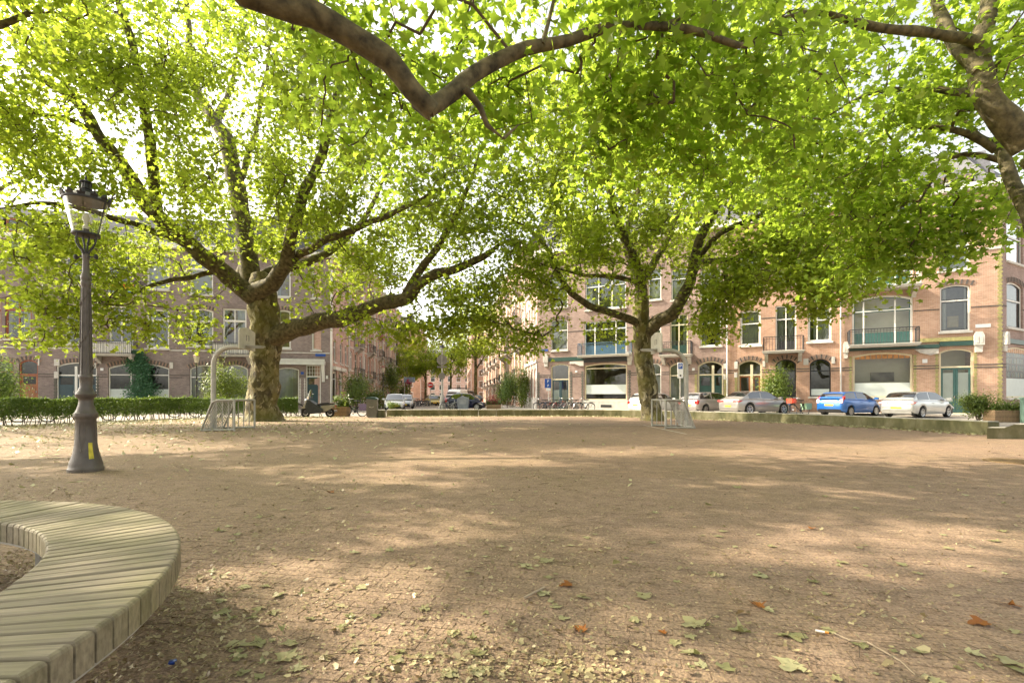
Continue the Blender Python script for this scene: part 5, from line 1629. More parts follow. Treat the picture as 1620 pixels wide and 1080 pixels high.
# ---------------------------------------------------------------- basketball posts with goal cages
def bball(loc, rz, label, flip=1):
    t = thing('basketball_goal', label, 'basketball goal', loc, rz, 'two basketball goals facing each other')
    b = MB()
    pts = [(0,0,0),(0,0,1.2),(0,0,2.1)]
    for q in range(1, 9):
        a = q/8*math.pi/2; pts.append((0.62*(1-math.cos(a)), 0, 2.22+0.62*math.sin(a)))
    pts += [(1.0,0,2.84),(1.12,0,2.84)]
    b.tube(pts, 0.08, 12); b.lathe([(0.0,0),(.16,0),(.16,.025),(.08,.03)], 14)
    b.build('post', M['galv'], t, True)
    b = MB()                                              # backboard, a bent steel plate
    b.prism([(-0.55,2.75),(0.55,2.75),(0.55,3.34),(0.5,3.42),(0.1,3.5),(-0.1,3.5),(-0.5,3.42),(-0.55,3.34)], 1.1, 1.14, 'x')
    b.build('backboard', plain('pale steel plate', (.58,.55,.48), .55, .1, .1, 4), t)
    b = MB(); b.tube([(1.141,-.09,3.05),(1.141,-.09,3.24),(1.141,.09,3.24),(1.141,.09,3.05)], .012, 4)
    b.build('board_marking', M['sign_back'], t)
    b = MB(); n = 20
    b.tube([(1.42+0.235*math.cos(2*math.pi*q/n), 0.235*math.sin(2*math.pi*q/n), 2.84) for q in range(n+1)], 0.022, 6, caps=False)
    b.tube([(1.42+0.29*math.cos(2*math.pi*q/n), 0.29*math.sin(2*math.pi*q/n), 2.87) for q in range(n+1)], 0.012, 5, caps=False)
    b.box(1.08, 1.22, -.14, .14, 2.79, 2.9)
    b.prism([(1.14,-.16),(1.24,-.2),(1.24,.2),(1.14,.16)], 2.84, 2.86, 'z')
    for q in range(10):
        a = 2*math.pi*q/10; b.tube([(1.42+.235*math.cos(a), .235*math.sin(a), 2.84),(1.42+.29*math.cos(a), .29*math.sin(a), 2.87)], .012, 4)
    b.build('rim', M['galv'], t, True)
    # small goal: open front, curved tubular sides
    w, h, dp = 1.4, 1.02, 0.95
    for s_ in (-1, 1):
        y = s_*w/2
        g_ = MB(); g_.tube([(dp+.1,y,0),(dp+.1,y,h-.02),(dp+.08,y,h),(0.5,y,h),(0.34,y,h-.08),(-0.02,y,0.03),(dp+.1,y,0.05)], .035, 8)
        g_.build('side_frame', M['galv'], t, True)
        g_ = MB()
        for q in range(1, 6):
            x = dp+.1-q*0.19; zt = h if x > .45 else h*max(.1, (x+.02)/.47)
            g_.tube([(x,y,.05),(x,y,zt)], .017, 5)
        g_.build('side_bars', M['galv'], t, True)
    g_ = MB(); g_.tube([(dp+.1,-w/2,h),(dp+.1,w/2,h)], .035, 8); g_.tube([(0,-w/2,.05),(0,w/2,.05)], .03, 8); g_.tube([(.42,-w/2,h-.03),(.42,w/2,h-.03)], .025, 8)
    g_.build('crossbar', M['galv'], t, True)
    for q in range(13):
        y = -w/2+w*(q+.5)/13
        g_ = MB(); g_.tube([(-.02,y,.05),(.36,y,h-.08),(.5,y,h-.01),(.8,y,h-.01)], .016, 5); g_.build('back_bar', M['galv'], t, True)
    return t
bball(Vector((-10.25, 16.6, 0)), math.radians(3), 'steel basketball goal with a slatted goal cage in front of the huge tree')
bball(Vector((6.45, 17.9, 0)), math.radians(183), 'steel basketball goal beside the leaning tree, its hoop pointing left')

# ---------------------------------------------------------------- leafy masses: hedge, shrubs, ivy, planters
def leaf_cloud(name, parent, pts, nor, size, mat, shape=LEAF_OVAL):
    me = leaves_mesh(name, np.array(pts), np.array(nor), rng.uniform(size[0], size[1], len(pts)), mat, shape)
    return obj(name, me, parent)

hd = thing('hedge', 'clipped green hedge with bare stems near the ground, left side of the square', 'hedge', (0,0,0))
hp = [q[0] for q in catmull([(Vector((x,y,0)),0) for x,y in HEDGE], 0.1)]
pts, nor = [], []
for _ in range(64000):
    q = random.randrange(len(hp)-1); p = hp[q].lerp(hp[q+1], random.random())
    d = (hp[q+1]-hp[q]).normalized(); nn = Vector((-d.y, d.x, 0))
    s_ = random.uniform(-1, 1); s_ = math.copysign(abs(s_)**.45, s_)
    z = 1.06*(1-random.random()**1.7*0.78) + .09*noise.noise(p*1.3) + (abs(random.gauss(0,.07)) if random.random() < .06 else 0)
    if z < .35 and random.random() < .5: continue
    wdt = .34 + .06*noise.noise(p*1.1+Vector((0,0,z)))
    pts.append(p + nn*s_*wdt + Vector((0,0,z))); nor.append(nn*s_*1.0 + Vector((random.gauss(0,.6), random.gauss(0,.6), random.gauss(.5,.6))))
leaf_cloud('foliage', hd, pts, nor, (.055,.1), M['leaf_dark'])['kind'] = 'stuff'
sb = MB()
for q in range(0, len(hp)-1, 2):
    p = hp[q]
    for _ in range(2):
        a = p + Vector((random.gauss(0,.08), random.gauss(0,.08), 0)); c = a + Vector((random.gauss(0,.14), random.gauss(0,.14), .75))
        sb.tube([a, a.lerp(c,.5)+Vector((random.gauss(0,.04),random.gauss(0,.04),0)), c], [.018,.014,.008], 4, caps=False)
sb.build('stems', M['twig'], hd)

def shrub(name, label, loc, rx, rz, n, mat, size=(.06,.13), stems=6, z0=.0, cat='shrub', shape=LEAF_OVAL, loose=.35, group=None):
    t = thing(name, label, cat, loc, 0, group)
    pts, nor = [], []
    cl = [(rng.normal(size=3)) for _ in range(14)]
    cl = [c/np.linalg.norm(c)*rng.uniform(.2,.85) for c in cl]
    for _ in range(n):
        c = cl[random.randrange(len(cl))]
        v = c + rng.normal(size=3)*loose*.75
        p = np.array([v[0]*rx, v[1]*rx, z0+rz*(1+v[2]*.95)])
        if p[2] < .05: continue
        pts.append(p); nor.append(v + rng.normal(size=3)*.5 + np.array([0,0,.6]))
    leaf_cloud('foliage', t, pts, nor, size, mat, shape)['kind'] = 'stuff'
    sb = MB()
    for _ in range(stems):
        a = Vector((random.gauss(0,rx*.15), random.gauss(0,rx*.15), 0)); c = Vector((random.gauss(0,rx*.45), random.gauss(0,rx*.45), z0+rz*1.4))
        sb.tube([a, a.lerp(c,.5)+Vector((random.gauss(0,.06),random.gauss(0,.06),0)), c], [.025,.018,.006], 5, caps=False)
    sb.build('stems', M['twig'], t)
    return t
shrub('shrub', 'tall dark green shrub growing behind the hedge at the left edge', G(-2, 23), 1.0, 1.65, 5200, M['leaf_dark'])
shrub('shrub', 'bushy shrub behind the hedge between the small lantern and the huge tree', G(358, 31.5), 1.35, 1.75, 5200, M['leaf_shrub'], (.08,.17))
shrub('shrub', 'leafy pale green shrub growing against the orange brick house behind the grey car', G(1226, 34.2), 1.25, 1.55, 4200, M['leaf_shrub'], (.1,.2), z0=.35)
shrub('shrub', 'dense dark green bush at the right corner of the side street', G(806, 50), 1.5, 2.1, 3800, M['leaf_dark'], (.12,.22))
shrub('shrub', 'light green climber beside the dark bush at the street corner', G(826, 47.5), .8, 2.3, 2600, M['leaf_shrub'], (.12,.22))
shrub('shrub', 'yellowish climber further down the right side of the side street', G(797, 66), 1.1, 2.0, 1600, M['leaf_shrub'], (.15,.28))
shrub('shrub', 'flowering green shrub beside the scooter at the shop corner', G(563, 44), 1.5, 2.0, 4200, M['leaf_shrub'], (.12,.22))
shrub('shrub', 'low spreading green shrub left of the white parked hatchback', G(592, 46), 1.2, 1.1, 2400, M['leaf_shrub'], (.12,.22))
shrub('shrub', 'tall yellow-green climber on the left row of the side street', G(620, 60), 1.3, 3.0, 2600, M['leaf_shrub'], (.15,.28))
shrub('shrub', 'pale green potted shrub low beside the left street lantern', G(638, 70), 1.1, 1.8, 1500, M['leaf_shrub'], (.15,.28))
shrub('shrub', 'rounded yellow-flowering bush at the left end of the right planter', G(1549, 22.6), .72, .72, 4200, M['leaf_shrub'], (.06,.12))
shrub('shrub', 'small green plant growing in front of the white parked hatchback', G(621, 33), .42, .28, 700, M['leaf_shrub'], (.07,.13), z0=.35)

# ivy column on the left house
t = thing('ivy', 'column of glossy ivy climbing between the arched windows of the left house', 'ivy', FA_O, FA_A)
fq = Facade.__new__(Facade); fq.O, fq.u = FA_O, udA
pts, nor = [], []
for _ in range(5200):
    zt = random.random()
    cx = 223+6*math.sin(zt*5); wdt = 20*(1-.35*zt)*(1+.25*math.sin(zt*11))
    px = cx + random.gauss(0, .5)*wdt
    py = 632-zt*77
    u, z = Facade.uz(fq, px, py)
    pts.append((u, -.14-abs(random.gauss(0,.16)), z)); nor.append((random.gauss(0,.5), -1, random.gauss(.4,.4)))
leaf_cloud('foliage', t, pts, nor, (.1,.2), M['leaf_ivy'])['kind'] = 'stuff'
sb = MB()
for k_ in (-.3, 0, .3):
    u, z = Facade.uz(fq, 223, 600); sb.tube([(u+k_,-.04,.1),(u+k_*.5+.1,-.05,2),(u+k_,-.05,4)], .03, 5)
sb.build('stems', M['twig'], t)

def planter(label, loc, rz, L_, w, h, plant, n, size, bush=.5, flowers=0, group=None):
    t = thing('planter', label, 'planter', loc, rz, group)
    nb_ = max(4, int(L_/.14))
    me = MB().cbox(-L_/nb_/2+.004, L_/nb_/2-.004, 0, .03, 0, h, .006).mesh('board', M['wood_old'])
    for s_ in (-1, 1):
        for q in range(nb_):
            o = obj('board', me, t, (-L_/2+L_*(q+.5)/nb_, -w/2 if s_ < 0 else w/2-.03, random.gauss(0,.004)))
    nc = max(3, int(w/.14)); me2 = MB().cbox(-w/nc/2+.004, w/nc/2-.004, 0, .03, 0, h, .006).mesh('board', M['wood_old'])
    for s_ in (-1, 1):
        for q in range(nc):
            o = obj('board', me2, t, (-L_/2+.0305 if s_ < 0 else L_/2-.0005, -w/2+.03+(w-.06)*(q+.5)/nc, 0), math.pi/2); o.scale = (.92, 1, 1)
    MB().box(-L_/2+.04, L_/2-.04, -w/2+.04, w/2-.04, .02, h-.06).build('soil', M['earth'], t)
    pts = [(random.uniform(-1,1)*L_/2, random.gauss(0,.4)*w/2, h-.05+abs(random.gauss(0,.5))*bush) for _ in range(n)]
    nor = [(random.gauss(0,.6), random.gauss(-.2,.6), .7) for _ in range(n)]
    leaf_cloud('foliage', t, pts, nor, size, M[plant])['kind'] = 'stuff'
    if flowers:
        pts = [(random.gauss(-.15,.4)*L_/2, random.gauss(0,.4)*w/2, h+.05+abs(random.gauss(.3,.45))*bush) for _ in range(flowers)]
        nor = [(random.gauss(0,.6), random.gauss(-.5,.6), .5) for _ in range(flowers)]
        leaf_cloud('flowers', t, pts, nor, (.09,.16), M['petal'])['kind'] = 'stuff'
    return t
planter('long wooden planter with low green plants beside the corner house door', G(1589, 22.0), math.radians(-3), 1.35, .6, .54, 'leaf_shrub', 1700, (.06,.13), .42)
planter('wooden planter with red flowers at the side street corner', G(781, 43.5), .05, 1.3, .7, .5, 'leaf_dark', 900, (.1,.18), .55, 420)
planter('square wooden planter with grassy plants between the scooter and the bicycle', G(540, 28.6), .0, .85, .7, .58, 'leaf_shrub', 900, (.1,.2), .6)
def text_mesh(txt, size, mat, parent, loc):
    o = text_obj(txt, size, mat, None, (0,0,0))
    bpy.context.view_layer.update()
    me = bpy.data.meshes.new_from_object(o.evaluated_get(bpy.context.evaluated_depsgraph_get()))
    bpy.data.objects.remove(o)
    q = obj('lettering', me, parent, loc); q.rotation_euler = (math.pi/2, 0, 0)
    return q
# ---------------------------------------------------------------- cars
def paint(name, col, metal=0.3):
    m = plain(name, col, 0.28, metal, 0.04, 2, coat=1.0)
    m.node_tree.nodes['Principled BSDF'].inputs['Coat Roughness'].default_value = 0.06
    return m

def make_car(name, label, loc, heading, L_=4.2, W=1.76, H=1.46, mat=None, belt=.92, hood=.86, cab=(-1.0, -.78, .55, 1.12), trunk=None, tail='wrap', spokes=5, wheel_r=.31, van=False, group='cars parked round the square', plate_front=False):
    """x forward; cab gives rear glass base, roof rear end, roof front end, windscreen base as fractions of half length"""
    t = thing(name, label, 'van' if van else 'car', loc, heading, group)
    hl = L_/2; wb = hl*.615; axr, axf = -wb, wb*1.02
    def interp(x, keys):
        xs = [k_[0] for k_ in keys]; ys = [k_[1] for k_ in keys]
        return float(np.interp(x, xs, ys))
    xr0, xr1, xf1, xf0 = [c*hl for c in cab]
    trz = trunk if trunk else belt
    zt_k = [(-hl, trz-.28), (-hl+.05, trz-.08), (-hl+.14, trz), (xr0*.9, trz+.01), (xr1, belt+.02), (0, belt), (xf1, belt-.02), (xf0, hood+.03), (hl-.75, hood-.06), (hl-.3, hood-.14), (hl-.08, hood-.24), (hl, hood-.38)]
    w_k = [(-hl, W*.40), (-hl+.06, W*.455), (-hl+.2, W*.485), (-hl+.6, W*.5), (hl-.9, W*.5), (hl-.45, W*.475), (hl-.15, W*.42), (hl, W*.34)]
    zl_k = [(-hl, .42), (-hl+.06, .3), (-hl+.3, .24), (axr, .2), (axf, .2), (hl-.3, .2), (hl-.06, .24), (hl, .33)]
    xs = sorted(set(list(np.linspace(-hl, hl, 60)) + [-hl+.03, -hl+.06, -hl+.1, hl-.03, hl-.08] + [a+d for a in (axr, axf) for d in np.linspace(-wheel_r-.06, wheel_r+.06, 15)]))
    rows = []
    ar = wheel_r+.055
    for x in xs:
        w = interp(x, w_k); zt = interp(x, zt_k); zl = interp(x, zl_k)
        zside = zl
        for ax in (axr, axf):
            if abs(x-ax) < ar: zside = max(zside, wheel_r+math.sqrt(ar*ar-(x-ax)**2))
        zs = min(zt-.05, max(zside+.02, zl+.18))
        flare = sum(.022*math.exp(-((x-ax)/.42)**2) for ax in (axr, axf))
        mid = zl+(zt-zl)*.55
        mid = max(mid, zside+.05); mid = min(mid, zt-.06)
        prof_ = [(w*.93+flare, zside), (w*.985+flare, zside*.6+mid*.4), (w+flare, mid), (w*.985, mid*.4+zt*.6), (w*.95, zt-.035), (w*.9, zt), (w*.5, zt+.028), (0, zt+.038)]
        rows.append([(x, y, z) for y, z in prof_] + [(x, -y, z) for y, z in reversed(prof_[:-1])])
    n = len(rows[0]); b = MB()
    b.add([p for r in rows for p in r], [(i*n+k_, i*n+k_+1, (i+1)*n+k_+1, (i+1)*n+k_) for i in range(len(rows)-1) for k_ in range(n-1)]
          + [tuple(range(n)), tuple((len(rows)-1)*n+k_ for k_ in range(n))])
    b.build('body', mat, t, True)
    MB().box(-hl+.12, hl-.15, -W*.44, W*.44, .2, .5).build('underbody', M['black_plastic'], t)
    # greenhouse: one smooth loft, the panes are strips of the same surface set slightly proud
    wb_, wr = W*.458, W*.375
    zend = (trz if trunk else belt)-.02
    kx = [xr0, xr1, (xr1+xf1)/2, xf1, xf0]; kz = [zend, H-.05, H, H-.045, hood]
    gx = np.linspace(xr0, xf0, 400); gz = np.interp(gx, kx, kz)
    def zr_(x):
        return float(np.mean(np.interp(np.linspace(x-.17, x+.17, 9), gx, gz)))
    def zb_(x): return interp(x, zt_k)-.025
    def hw(x, z):
        tpr = 1-.07*(abs(x-(xr0+xf0)/2)/((xf0-xr0)/2))**3
        return (wb_-(wb_-wr)*max(0, (z-belt))/(H-belt))*tpr
    VV = [0, .14, .3, .5, .7, .86]
    def section(x):
        zt2 = max(zr_(x), zb_(x)+.012); zb2 = zb_(x); sh = min(.07, (zt2-zb2)*.3)
        pts = [(hw(x, zb2+(zt2-sh-zb2)*v), zb2+(zt2-sh-zb2)*v) for v in VV]
        wt = hw(x, zt2-sh)
        pts += [(wt*.985, zt2-sh*.6), (wt*.94, zt2-sh*.22), (wt*.82, zt2-sh*.02), (wt*.5, zt2+.012), (0, zt2+.018)]
        return pts
    gs = np.linspace(xr0, xf0, 46); rows = []
    for x in gs:
        p_ = section(float(x)); rows.append([(x, y, z) for y, z in p_]+[(x, -y, z) for y, z in reversed(p_[:-1])])
    n = len(rows[0]); b = MB()
    b.add([p for r in rows for p in r], [(i*n+k_, i*n+k_+1, (i+1)*n+k_+1, (i+1)*n+k_) for i in range(len(rows)-1) for k_ in range(n-1)])
    b.build('cabin', mat, t, True)
    G_ = M['car_glass']
    def side_pane(xa, xb, s_):
        m_ = MB(); vs = []; N_ = 9
        for i in range(N_+1):
            x = xa+(xb-xa)*i/N_; p_ = section(x)[1:7]
            vs += [(x, s_*(y+.008), z) for y, z in p_]
        m_.add(vs, [(i*6+j, i*6+j+1, (i+1)*6+j+1, (i+1)*6+j) for i in range(N_) for j in range(5)])
        m_.build('side_window', G_, t, True)
    def top_pane(name, xa, xb):
        m_ = MB(); vs = []; N_ = 8
        for i in range(N_+1):
            x = xa+(xb-xa)*i/N_; p_ = section(x)[7:]
            row = [(x, y, z) for y, z in p_]+[(x, -y, z) for y, z in reversed(p_[:-1])]
            vs += [(q[0]+(-.006 if xa < 0 else .006), q[1], q[2]+.009) for q in row]
        k2 = len(row)
        m_.add(vs, [(i*k2+j, i*k2+j+1, (i+1)*k2+j+1, (i+1)*k2+j) for i in range(N_) for j in range(k2-1)])
        m_.build(name, G_, t, True)
    top_pane('windscreen', xf1+.08, xf0-.06)
    top_pane('rear_window', xr0+(xr1-xr0)*.36, xr1-.03)
    xm = (xr1+xf1)/2+.02
    for s_ in (-1, 1):
        if not van: side_pane(xr1-(xr1-xr0)*.28, xm-.05, s_)
        side_pane(xm+.04, xf1+(xf0-xf1)*.62, s_)
    # wheels
    for ax in (axr, axf):
        for s_ in (-1, 1):
            wh = obj('wheel', None, t, (ax, s_*(W/2-.11), wheel_r))
            b = MB(); R = wheel_r
            pr = [(R*.66,-.095),(R*.9,-.105),(R*.98,-.085),(R,-.05),(R,.05),(R*.98,.085),(R*.9,.105),(R*.66,.095)]
            Mx = Matrix.Rotation(math.pi/2, 4, 'X')
            b.lathe(pr, 28, M=Mx, caps=False); b.build('tyre', M['rubber'], wh, True)
            b = MB(); b.lathe([(R*.56,-.09),(R*.68,-.1),(R*.68,.1),(R*.56,.09)], 28, M=Mx, caps=False)
            yo = s_*.07
            for q in range(spokes):
                a = 2*math.pi*q/spokes; Ms = Matrix.Rotation(a, 4, 'Y')
                b.prism([(-.045,.03),(.045,.03),(.03,R*.64),(-.03,R*.64)], yo-.012, yo+.012, 'y', M=Ms)
            b.disc((0,0), .06, yo-.02, yo+.02, 12)
            b.build('rim', M['alloy'], wh, True)
            MB().disc((0,0), R*.6, -.03, .03, 18).build('brake_disc', M['iron_dark'], wh)
    # lamps, plates, mirrors, bumpers
    for s_ in (-1, 1):
        b = MB()
        if tail == 'wrap':
            b.prism([(-hl-.01, trz-.3), (-hl+.04, trz-.33), (-hl+.42, trz-.2), (-hl+.4, trz-.1), (-hl+.1, trz-.06), (-hl+.02, trz-.12)], s_*W*.475, s_*W*.33, 'y')
        elif tail == 'high':
            b.prism([(-hl+.0, trz-.22), (-hl+.24, trz-.14), (-hl+.3, trz+.02), (-hl+.3, trz+.2), (-hl+.2, trz+.16), (-hl+.06, trz)], s_*W*.452, s_*W*.36, 'y')
        else:
            b.prism([(-hl-.015, trz-.18), (-hl+.05, trz-.2), (-hl+.4, trz-.13), (-hl+.38, trz-.08), (-hl+.02, trz-.08)], s_*W*.478, s_*W*.22, 'y')
        o = b.build('tail_lamp', M['tail'], t, True)
        b = MB(); b.prism([(hl-.55, hood-.16), (hl-.2, hood-.32), (hl-.12, hood-.4), (hl-.2, hood-.42), (hl-.5, hood-.3)], s_*W*.468, s_*W*.3, 'y')
        b.build('headlamp', M['headlamp'], t)
        b = MB(); b.box(xf0*.72-.06, xf0*.72+.06, s_*(W*.5), s_*(W*.5+.2), belt+.0, belt+.13); b.tube([(xf0*.72, s_*W*.46, belt+.02), (xf0*.72, s_*(W*.5+.05), belt+.05)], .025, 5)
        b.build('mirror', mat, t)
        b = MB()
        for xx in (-.12*hl, .3*hl): b.box(xx-.09, xx+.09, s_*(W*.5), s_*(W*.5+.022), belt-.16, belt-.13)
        b.build('door_handle', mat, t)
    MB().box(-hl-.012, -hl+.1, -.26, .26, .5 if tail != 'high' else .62, .61 if tail != 'high' else .73).build('number_plate', M['plate'], t)
    MB().box(hl-.06, hl+.02, -.26, .26, .36, .47).build('number_plate', M['plate'], t)
    MB().prism([(hl-.25, .52), (hl+.01, .5), (hl+.015, .42), (hl-.0, .3), (hl-.25, .28)], -W*.3, W*.3, 'y').build('grille', M['black_plastic'], t)
    MB().prism([(-hl-.004, .4), (-hl+.3, .44), (-hl+.3, .24), (-hl+.06, .24)], -W*.4, W*.4, 'y').build('rear_bumper', M['black_plastic'] if tail == 'high' else mat, t)
    return t
R26 = math.radians
silver = paint('silver paint', (.5, .51, .5), .55); blue = paint('blue paint', (.015, .13, .45), .35); grey = paint('grey metallic paint', (.33, .315, .3), .5)
warmsilver = paint('warm silver paint', (.42, .39, .38), .5); white_p = paint('white car paint', (.72, .72, .7), 0.0); navy = paint('navy paint', (.015, .02, .06), .3)
yellow = paint('yellow paint', (.62, .5, .12), .1); darkp = paint('charcoal paint', (.04, .04, .045), .4)
def at_rear(px, d, heading, L_, W):
    """car centre from the near rear wheel seen at px, distance d (right-hand side towards the camera)"""
    p = G(px, d); h = Vector((math.cos(heading), math.sin(heading), 0)); l = Vector((-h.y, h.x, 0))
    return p + h*(L_/2*.615) + l*(W/2-.05)
h = R26(25)
make_car('parked_car', 'silver hatchback parked nearest the corner house door', at_rear(1459, 26.2, h, 4.3, 1.77), h, 4.3, 1.77, 1.46, silver, belt=.96, cab=(-.95, -.68, .2, .7), hood=.9, tail='slim', spokes=5)
h = R26(24)
make_car('parked_car', 'bright blue hatchback parked left of the silver one', at_rear(1346, 28.8, h, 3.95, 1.72), h, 3.95, 1.72, 1.48, blue, belt=1.0, cab=(-.97, -.8, .15, .74), hood=.93, tail='high', spokes=9, wheel_r=.3)
h = R26(20)
make_car('parked_car', 'long sleek grey crossover car with big alloy wheels', at_rear(1186, 31.0, h, 4.68, 1.9), h, 4.68, 1.9, 1.56, grey, belt=1.02, cab=(-.9, -.5, .12, .62), hood=.98, tail='slim', spokes=5, wheel_r=.37)
h = R26(30)
make_car('parked_car', 'silver-grey hatchback with red tail lamps behind the right basketball post', at_rear(1116, 33.4, h, 4.25, 1.76), h, 4.25, 1.76, 1.5, warmsilver, belt=.98, cab=(-.96, -.78, .2, .72), hood=.92, tail='wrap', spokes=5)
h = R26(38)
make_car('parked_car', 'white hatchback half hidden behind the leaning tree trunk', G(1036, 37.2), R26(30), 4.1, 1.75, 1.47, white_p, belt=.95, cab=(-.96, -.78, .2, .7), hood=.9, tail='wrap')
make_car('parked_car', 'dark blue hatchback standing side-on behind the grey container', G(737, 43.5), R26(-4), 3.5, 1.65, 1.5, navy, belt=.95, cab=(-.93, -.62, .3, .78), hood=.88, tail='wrap', spokes=7)
make_car('parked_van', 'white van with a roof rack behind the dark blue car', G(733, 52), R26(70), 5.0, 1.95, 2.0, white_p, belt=1.15, cab=(-.97, -.9, .35, .66), hood=1.05, tail='wrap', van=True)
rk = thing('roof_rack', 'dark metal roof rack on top of the white van', 'roof rack', G(733, 52)+Vector((0, 0, 2.0)), R26(70))
for y in (-.55, .55): MB().tube([(-1.8, y, .12), (.5, y, .12)], .03, 6).build('rail', M['iron_dark'], rk)
for q in range(5): MB().tube([(-1.7+q*.5, -.55, .0), (-1.7+q*.5, -.55, .12), (-1.7+q*.5, .55, .12), (-1.7+q*.5, .55, .0)], .025, 5).build('crossbar', M['iron_dark'], rk)
make_car('parked_car', 'white hatchback facing the square at the left kerb', G(625, 43.5), R26(-78), 3.95, 1.74, 1.47, white_p, belt=.93, cab=(-.96, -.78, .2, .72), hood=.9)
make_car('parked_car', 'silver car parked right behind the white hatchback', G(641, 50), R26(-80), 4.1, 1.74, 1.46, silver, belt=.93, cab=(-.96, -.78, .2, .72), hood=.9)
make_car('parked_car', 'pale yellow small car parked beyond the clutter of bicycles', G(684, 68), R26(-70), 3.5, 1.65, 1.5, yellow, belt=.93, cab=(-.93, -.6, .25, .74), hood=.88)
make_car('parked_car', 'white car parked behind the yellow one', G(688, 74), R26(-75), 4.1, 1.74, 1.46, white_p, belt=.93, cab=(-.96, -.78, .2, .72), hood=.9)
make_car('parked_car', 'dark car far down the side street near the road sign', G(697, 88), R26(-80), 4.3, 1.76, 1.45, darkp, belt=.93, cab=(-.85, -.5, .2, .6), hood=.9)
make_car('parked_car', 'charcoal car parked beyond the white van', G(752, 62), R26(97), 4.3, 1.76, 1.48, darkp, belt=.93, cab=(-.96, -.78, .2, .7), hood=.9)

# ---------------------------------------------------------------- bicycles
def make_bike(label, loc, rz, col, group, lean=.08, basket=None, crate=None, name='bicycle'):
    t = thing(name, label, 'bicycle', loc, rz, group)
    t.rotation_euler = (lean, 0, rz)
    R = .34; xa, xb = -.53, .53
    for wx in (xa, xb):
        b = MB(); n = 22
        ring_ = [(wx+R*math.cos(2*math.pi*q/n), 0, R+R*math.sin(2*math.pi*q/n)) for q in range(n+1)]
        b.tube(ring_, .02, 5, caps=False)
        w = b.build('wheel', M['rubber'], t, True)
        b = MB()
        b.tube([(wx+(R-.03)*math.cos(2*math.pi*q/n), 0, R+(R-.03)*math.sin(2*math.pi*q/n)) for q in range(n+1)], .011, 4, caps=False)
        for q in range(12):
            a = 2*math.pi*q/12; b.tube([(wx, .02*(-1)**q, R), (wx+(R-.03)*math.cos(a), 0, R+(R-.03)*math.sin(a))], .0035, 3, caps=False)
        b.tube([(wx, -.05, R), (wx, .05, R)], .025, 6)
        b.build('spokes', M['alloy'], w)
    b = MB(); bb_, st, hd_ = (-.08,0,.28), (-.2,0,.78), (.36,0,.86)
    for a, c, r in ((bb_, st, .018), (bb_, (.4,0,.66), .02), (st, (.37,0,.82), .017) if col[1] else ((-.14,0,.5), (.4,0,.7), .018), ((.4,0,.62), hd_, .02), (bb_, (xa,0,R), .012), (st, (xa,0,R), .011), ((.4,0,.64), (.45,0,.5), .018), ((.45,.0,.5), (xb,0,R), .016)):
        b.tube([a, c], r, 6)
    b.build('frame', col[0], t, True)
    b = MB()
    for wx in (xa, xb):
        a0, a1 = (.15, 2.7) if wx == xa else (.6, 2.9)
        b.tube([(wx+(R+.035)*math.cos(a0+(a1-a0)*q/9), 0, R+(R+.035)*math.sin(a0+(a1-a0)*q/9)) for q in range(10)], .02, 4)
    b.build('mudguard', col[0], t, True)
    b = MB(); b.tube([(.36,0,.84), (.34,0,1.02)], .016, 6); b.tube([(.14,-.3,1.04), (.26,-.27,1.06), (.36,-.1,1.04), (.36,.1,1.04), (.26,.27,1.06), (.14,.3,1.04)], .014, 6)
    b.build('handlebar', M['chrome'], t, True)
    b = MB(); b.prism([(-.36,-.09), (-.2,-.1), (.04,-.025), (.04,.025), (-.2,.1), (-.36,.09)], .9, .96, 'z'); b.tube([(-.2,0,.76), (-.21,0,.92)], .014, 6)
    b.build('saddle', M['black_plastic'], t)
    b = MB(); b.box(-.85, -.35, -.06, .06, .72, .74); b.tube([(xa,.07,R), (-.7,.06,.73)], .008, 4); b.tube([(xa,-.07,R), (-.7,-.06,.73)], .008, 4)
    b.build('carrier', M['iron_dark'], t)
    b = MB(); b.disc((-.08,.28), .09, .03, .04, 14); b.tube([(-.08,.05,.28), (.02,.06,.13)], .012, 5); b.tube([(-.08,-.05,.28), (-.18,-.06,.43)], .012, 5); b.box(-.02,.06,.06,.15,.12,.14); b.box(-.22,-.14,-.15,-.06,.42,.44)
    b.build('crank', M['iron_dark'], t)
    if crate:
        b = MB()
        for z in (.76, .84, .92, 1.0): b.box(.42, .8, -.2, .2, z, z+.055) if z == .76 else [b.box(.42,.8,-.2,-.18,z,z+.055), b.box(.42,.8,.18,.2,z,z+.055), b.box(.42,.44,-.18,.18,z,z+.055), b.box(.78,.8,-.18,.18,z,z+.055)]
        b.build('crate', crate, t)
    if basket:
        b = MB()
        for s_ in (-1, 1): b.prism([(-.86,.35), (-.42,.35), (-.36,.74), (-.9,.74)], s_*.08, s_*.2, 'y')
        b.build('pannier', basket, t)
    return t
bk_black = plain('black bike paint', (.015,.015,.017), .35); bk_red = plain('red bike paint', (.35,.05,.05), .35); bk_white = plain('pale bike paint', (.55,.55,.55), .35); bk_blue = plain('blue bike paint', (.04,.09,.2), .35)
bk_pur = plain('violet pannier cloth', (.16,.12,.22), .8, var=.5, scale=25); bk_green = plain('pale green bag', (.35,.55,.35), .7, var=.4, scale=25); crate_red = plain('red crate', (.6,.07,.03), .6)
rackc = [(bk_black,1,'black'), (bk_blue,1,'blue'), (bk_black,0,'black'), (bk_red,0,'red'), (bk_red,1,'red'), (bk_white,1,'pale grey'), (bk_black,1,'black'), (bk_white,0,'pale grey'), (bk_white,1,'white')]
ords = ['first', 'second', 'third', 'fourth', 'fifth', 'sixth', 'seventh', 'eighth', 'ninth']
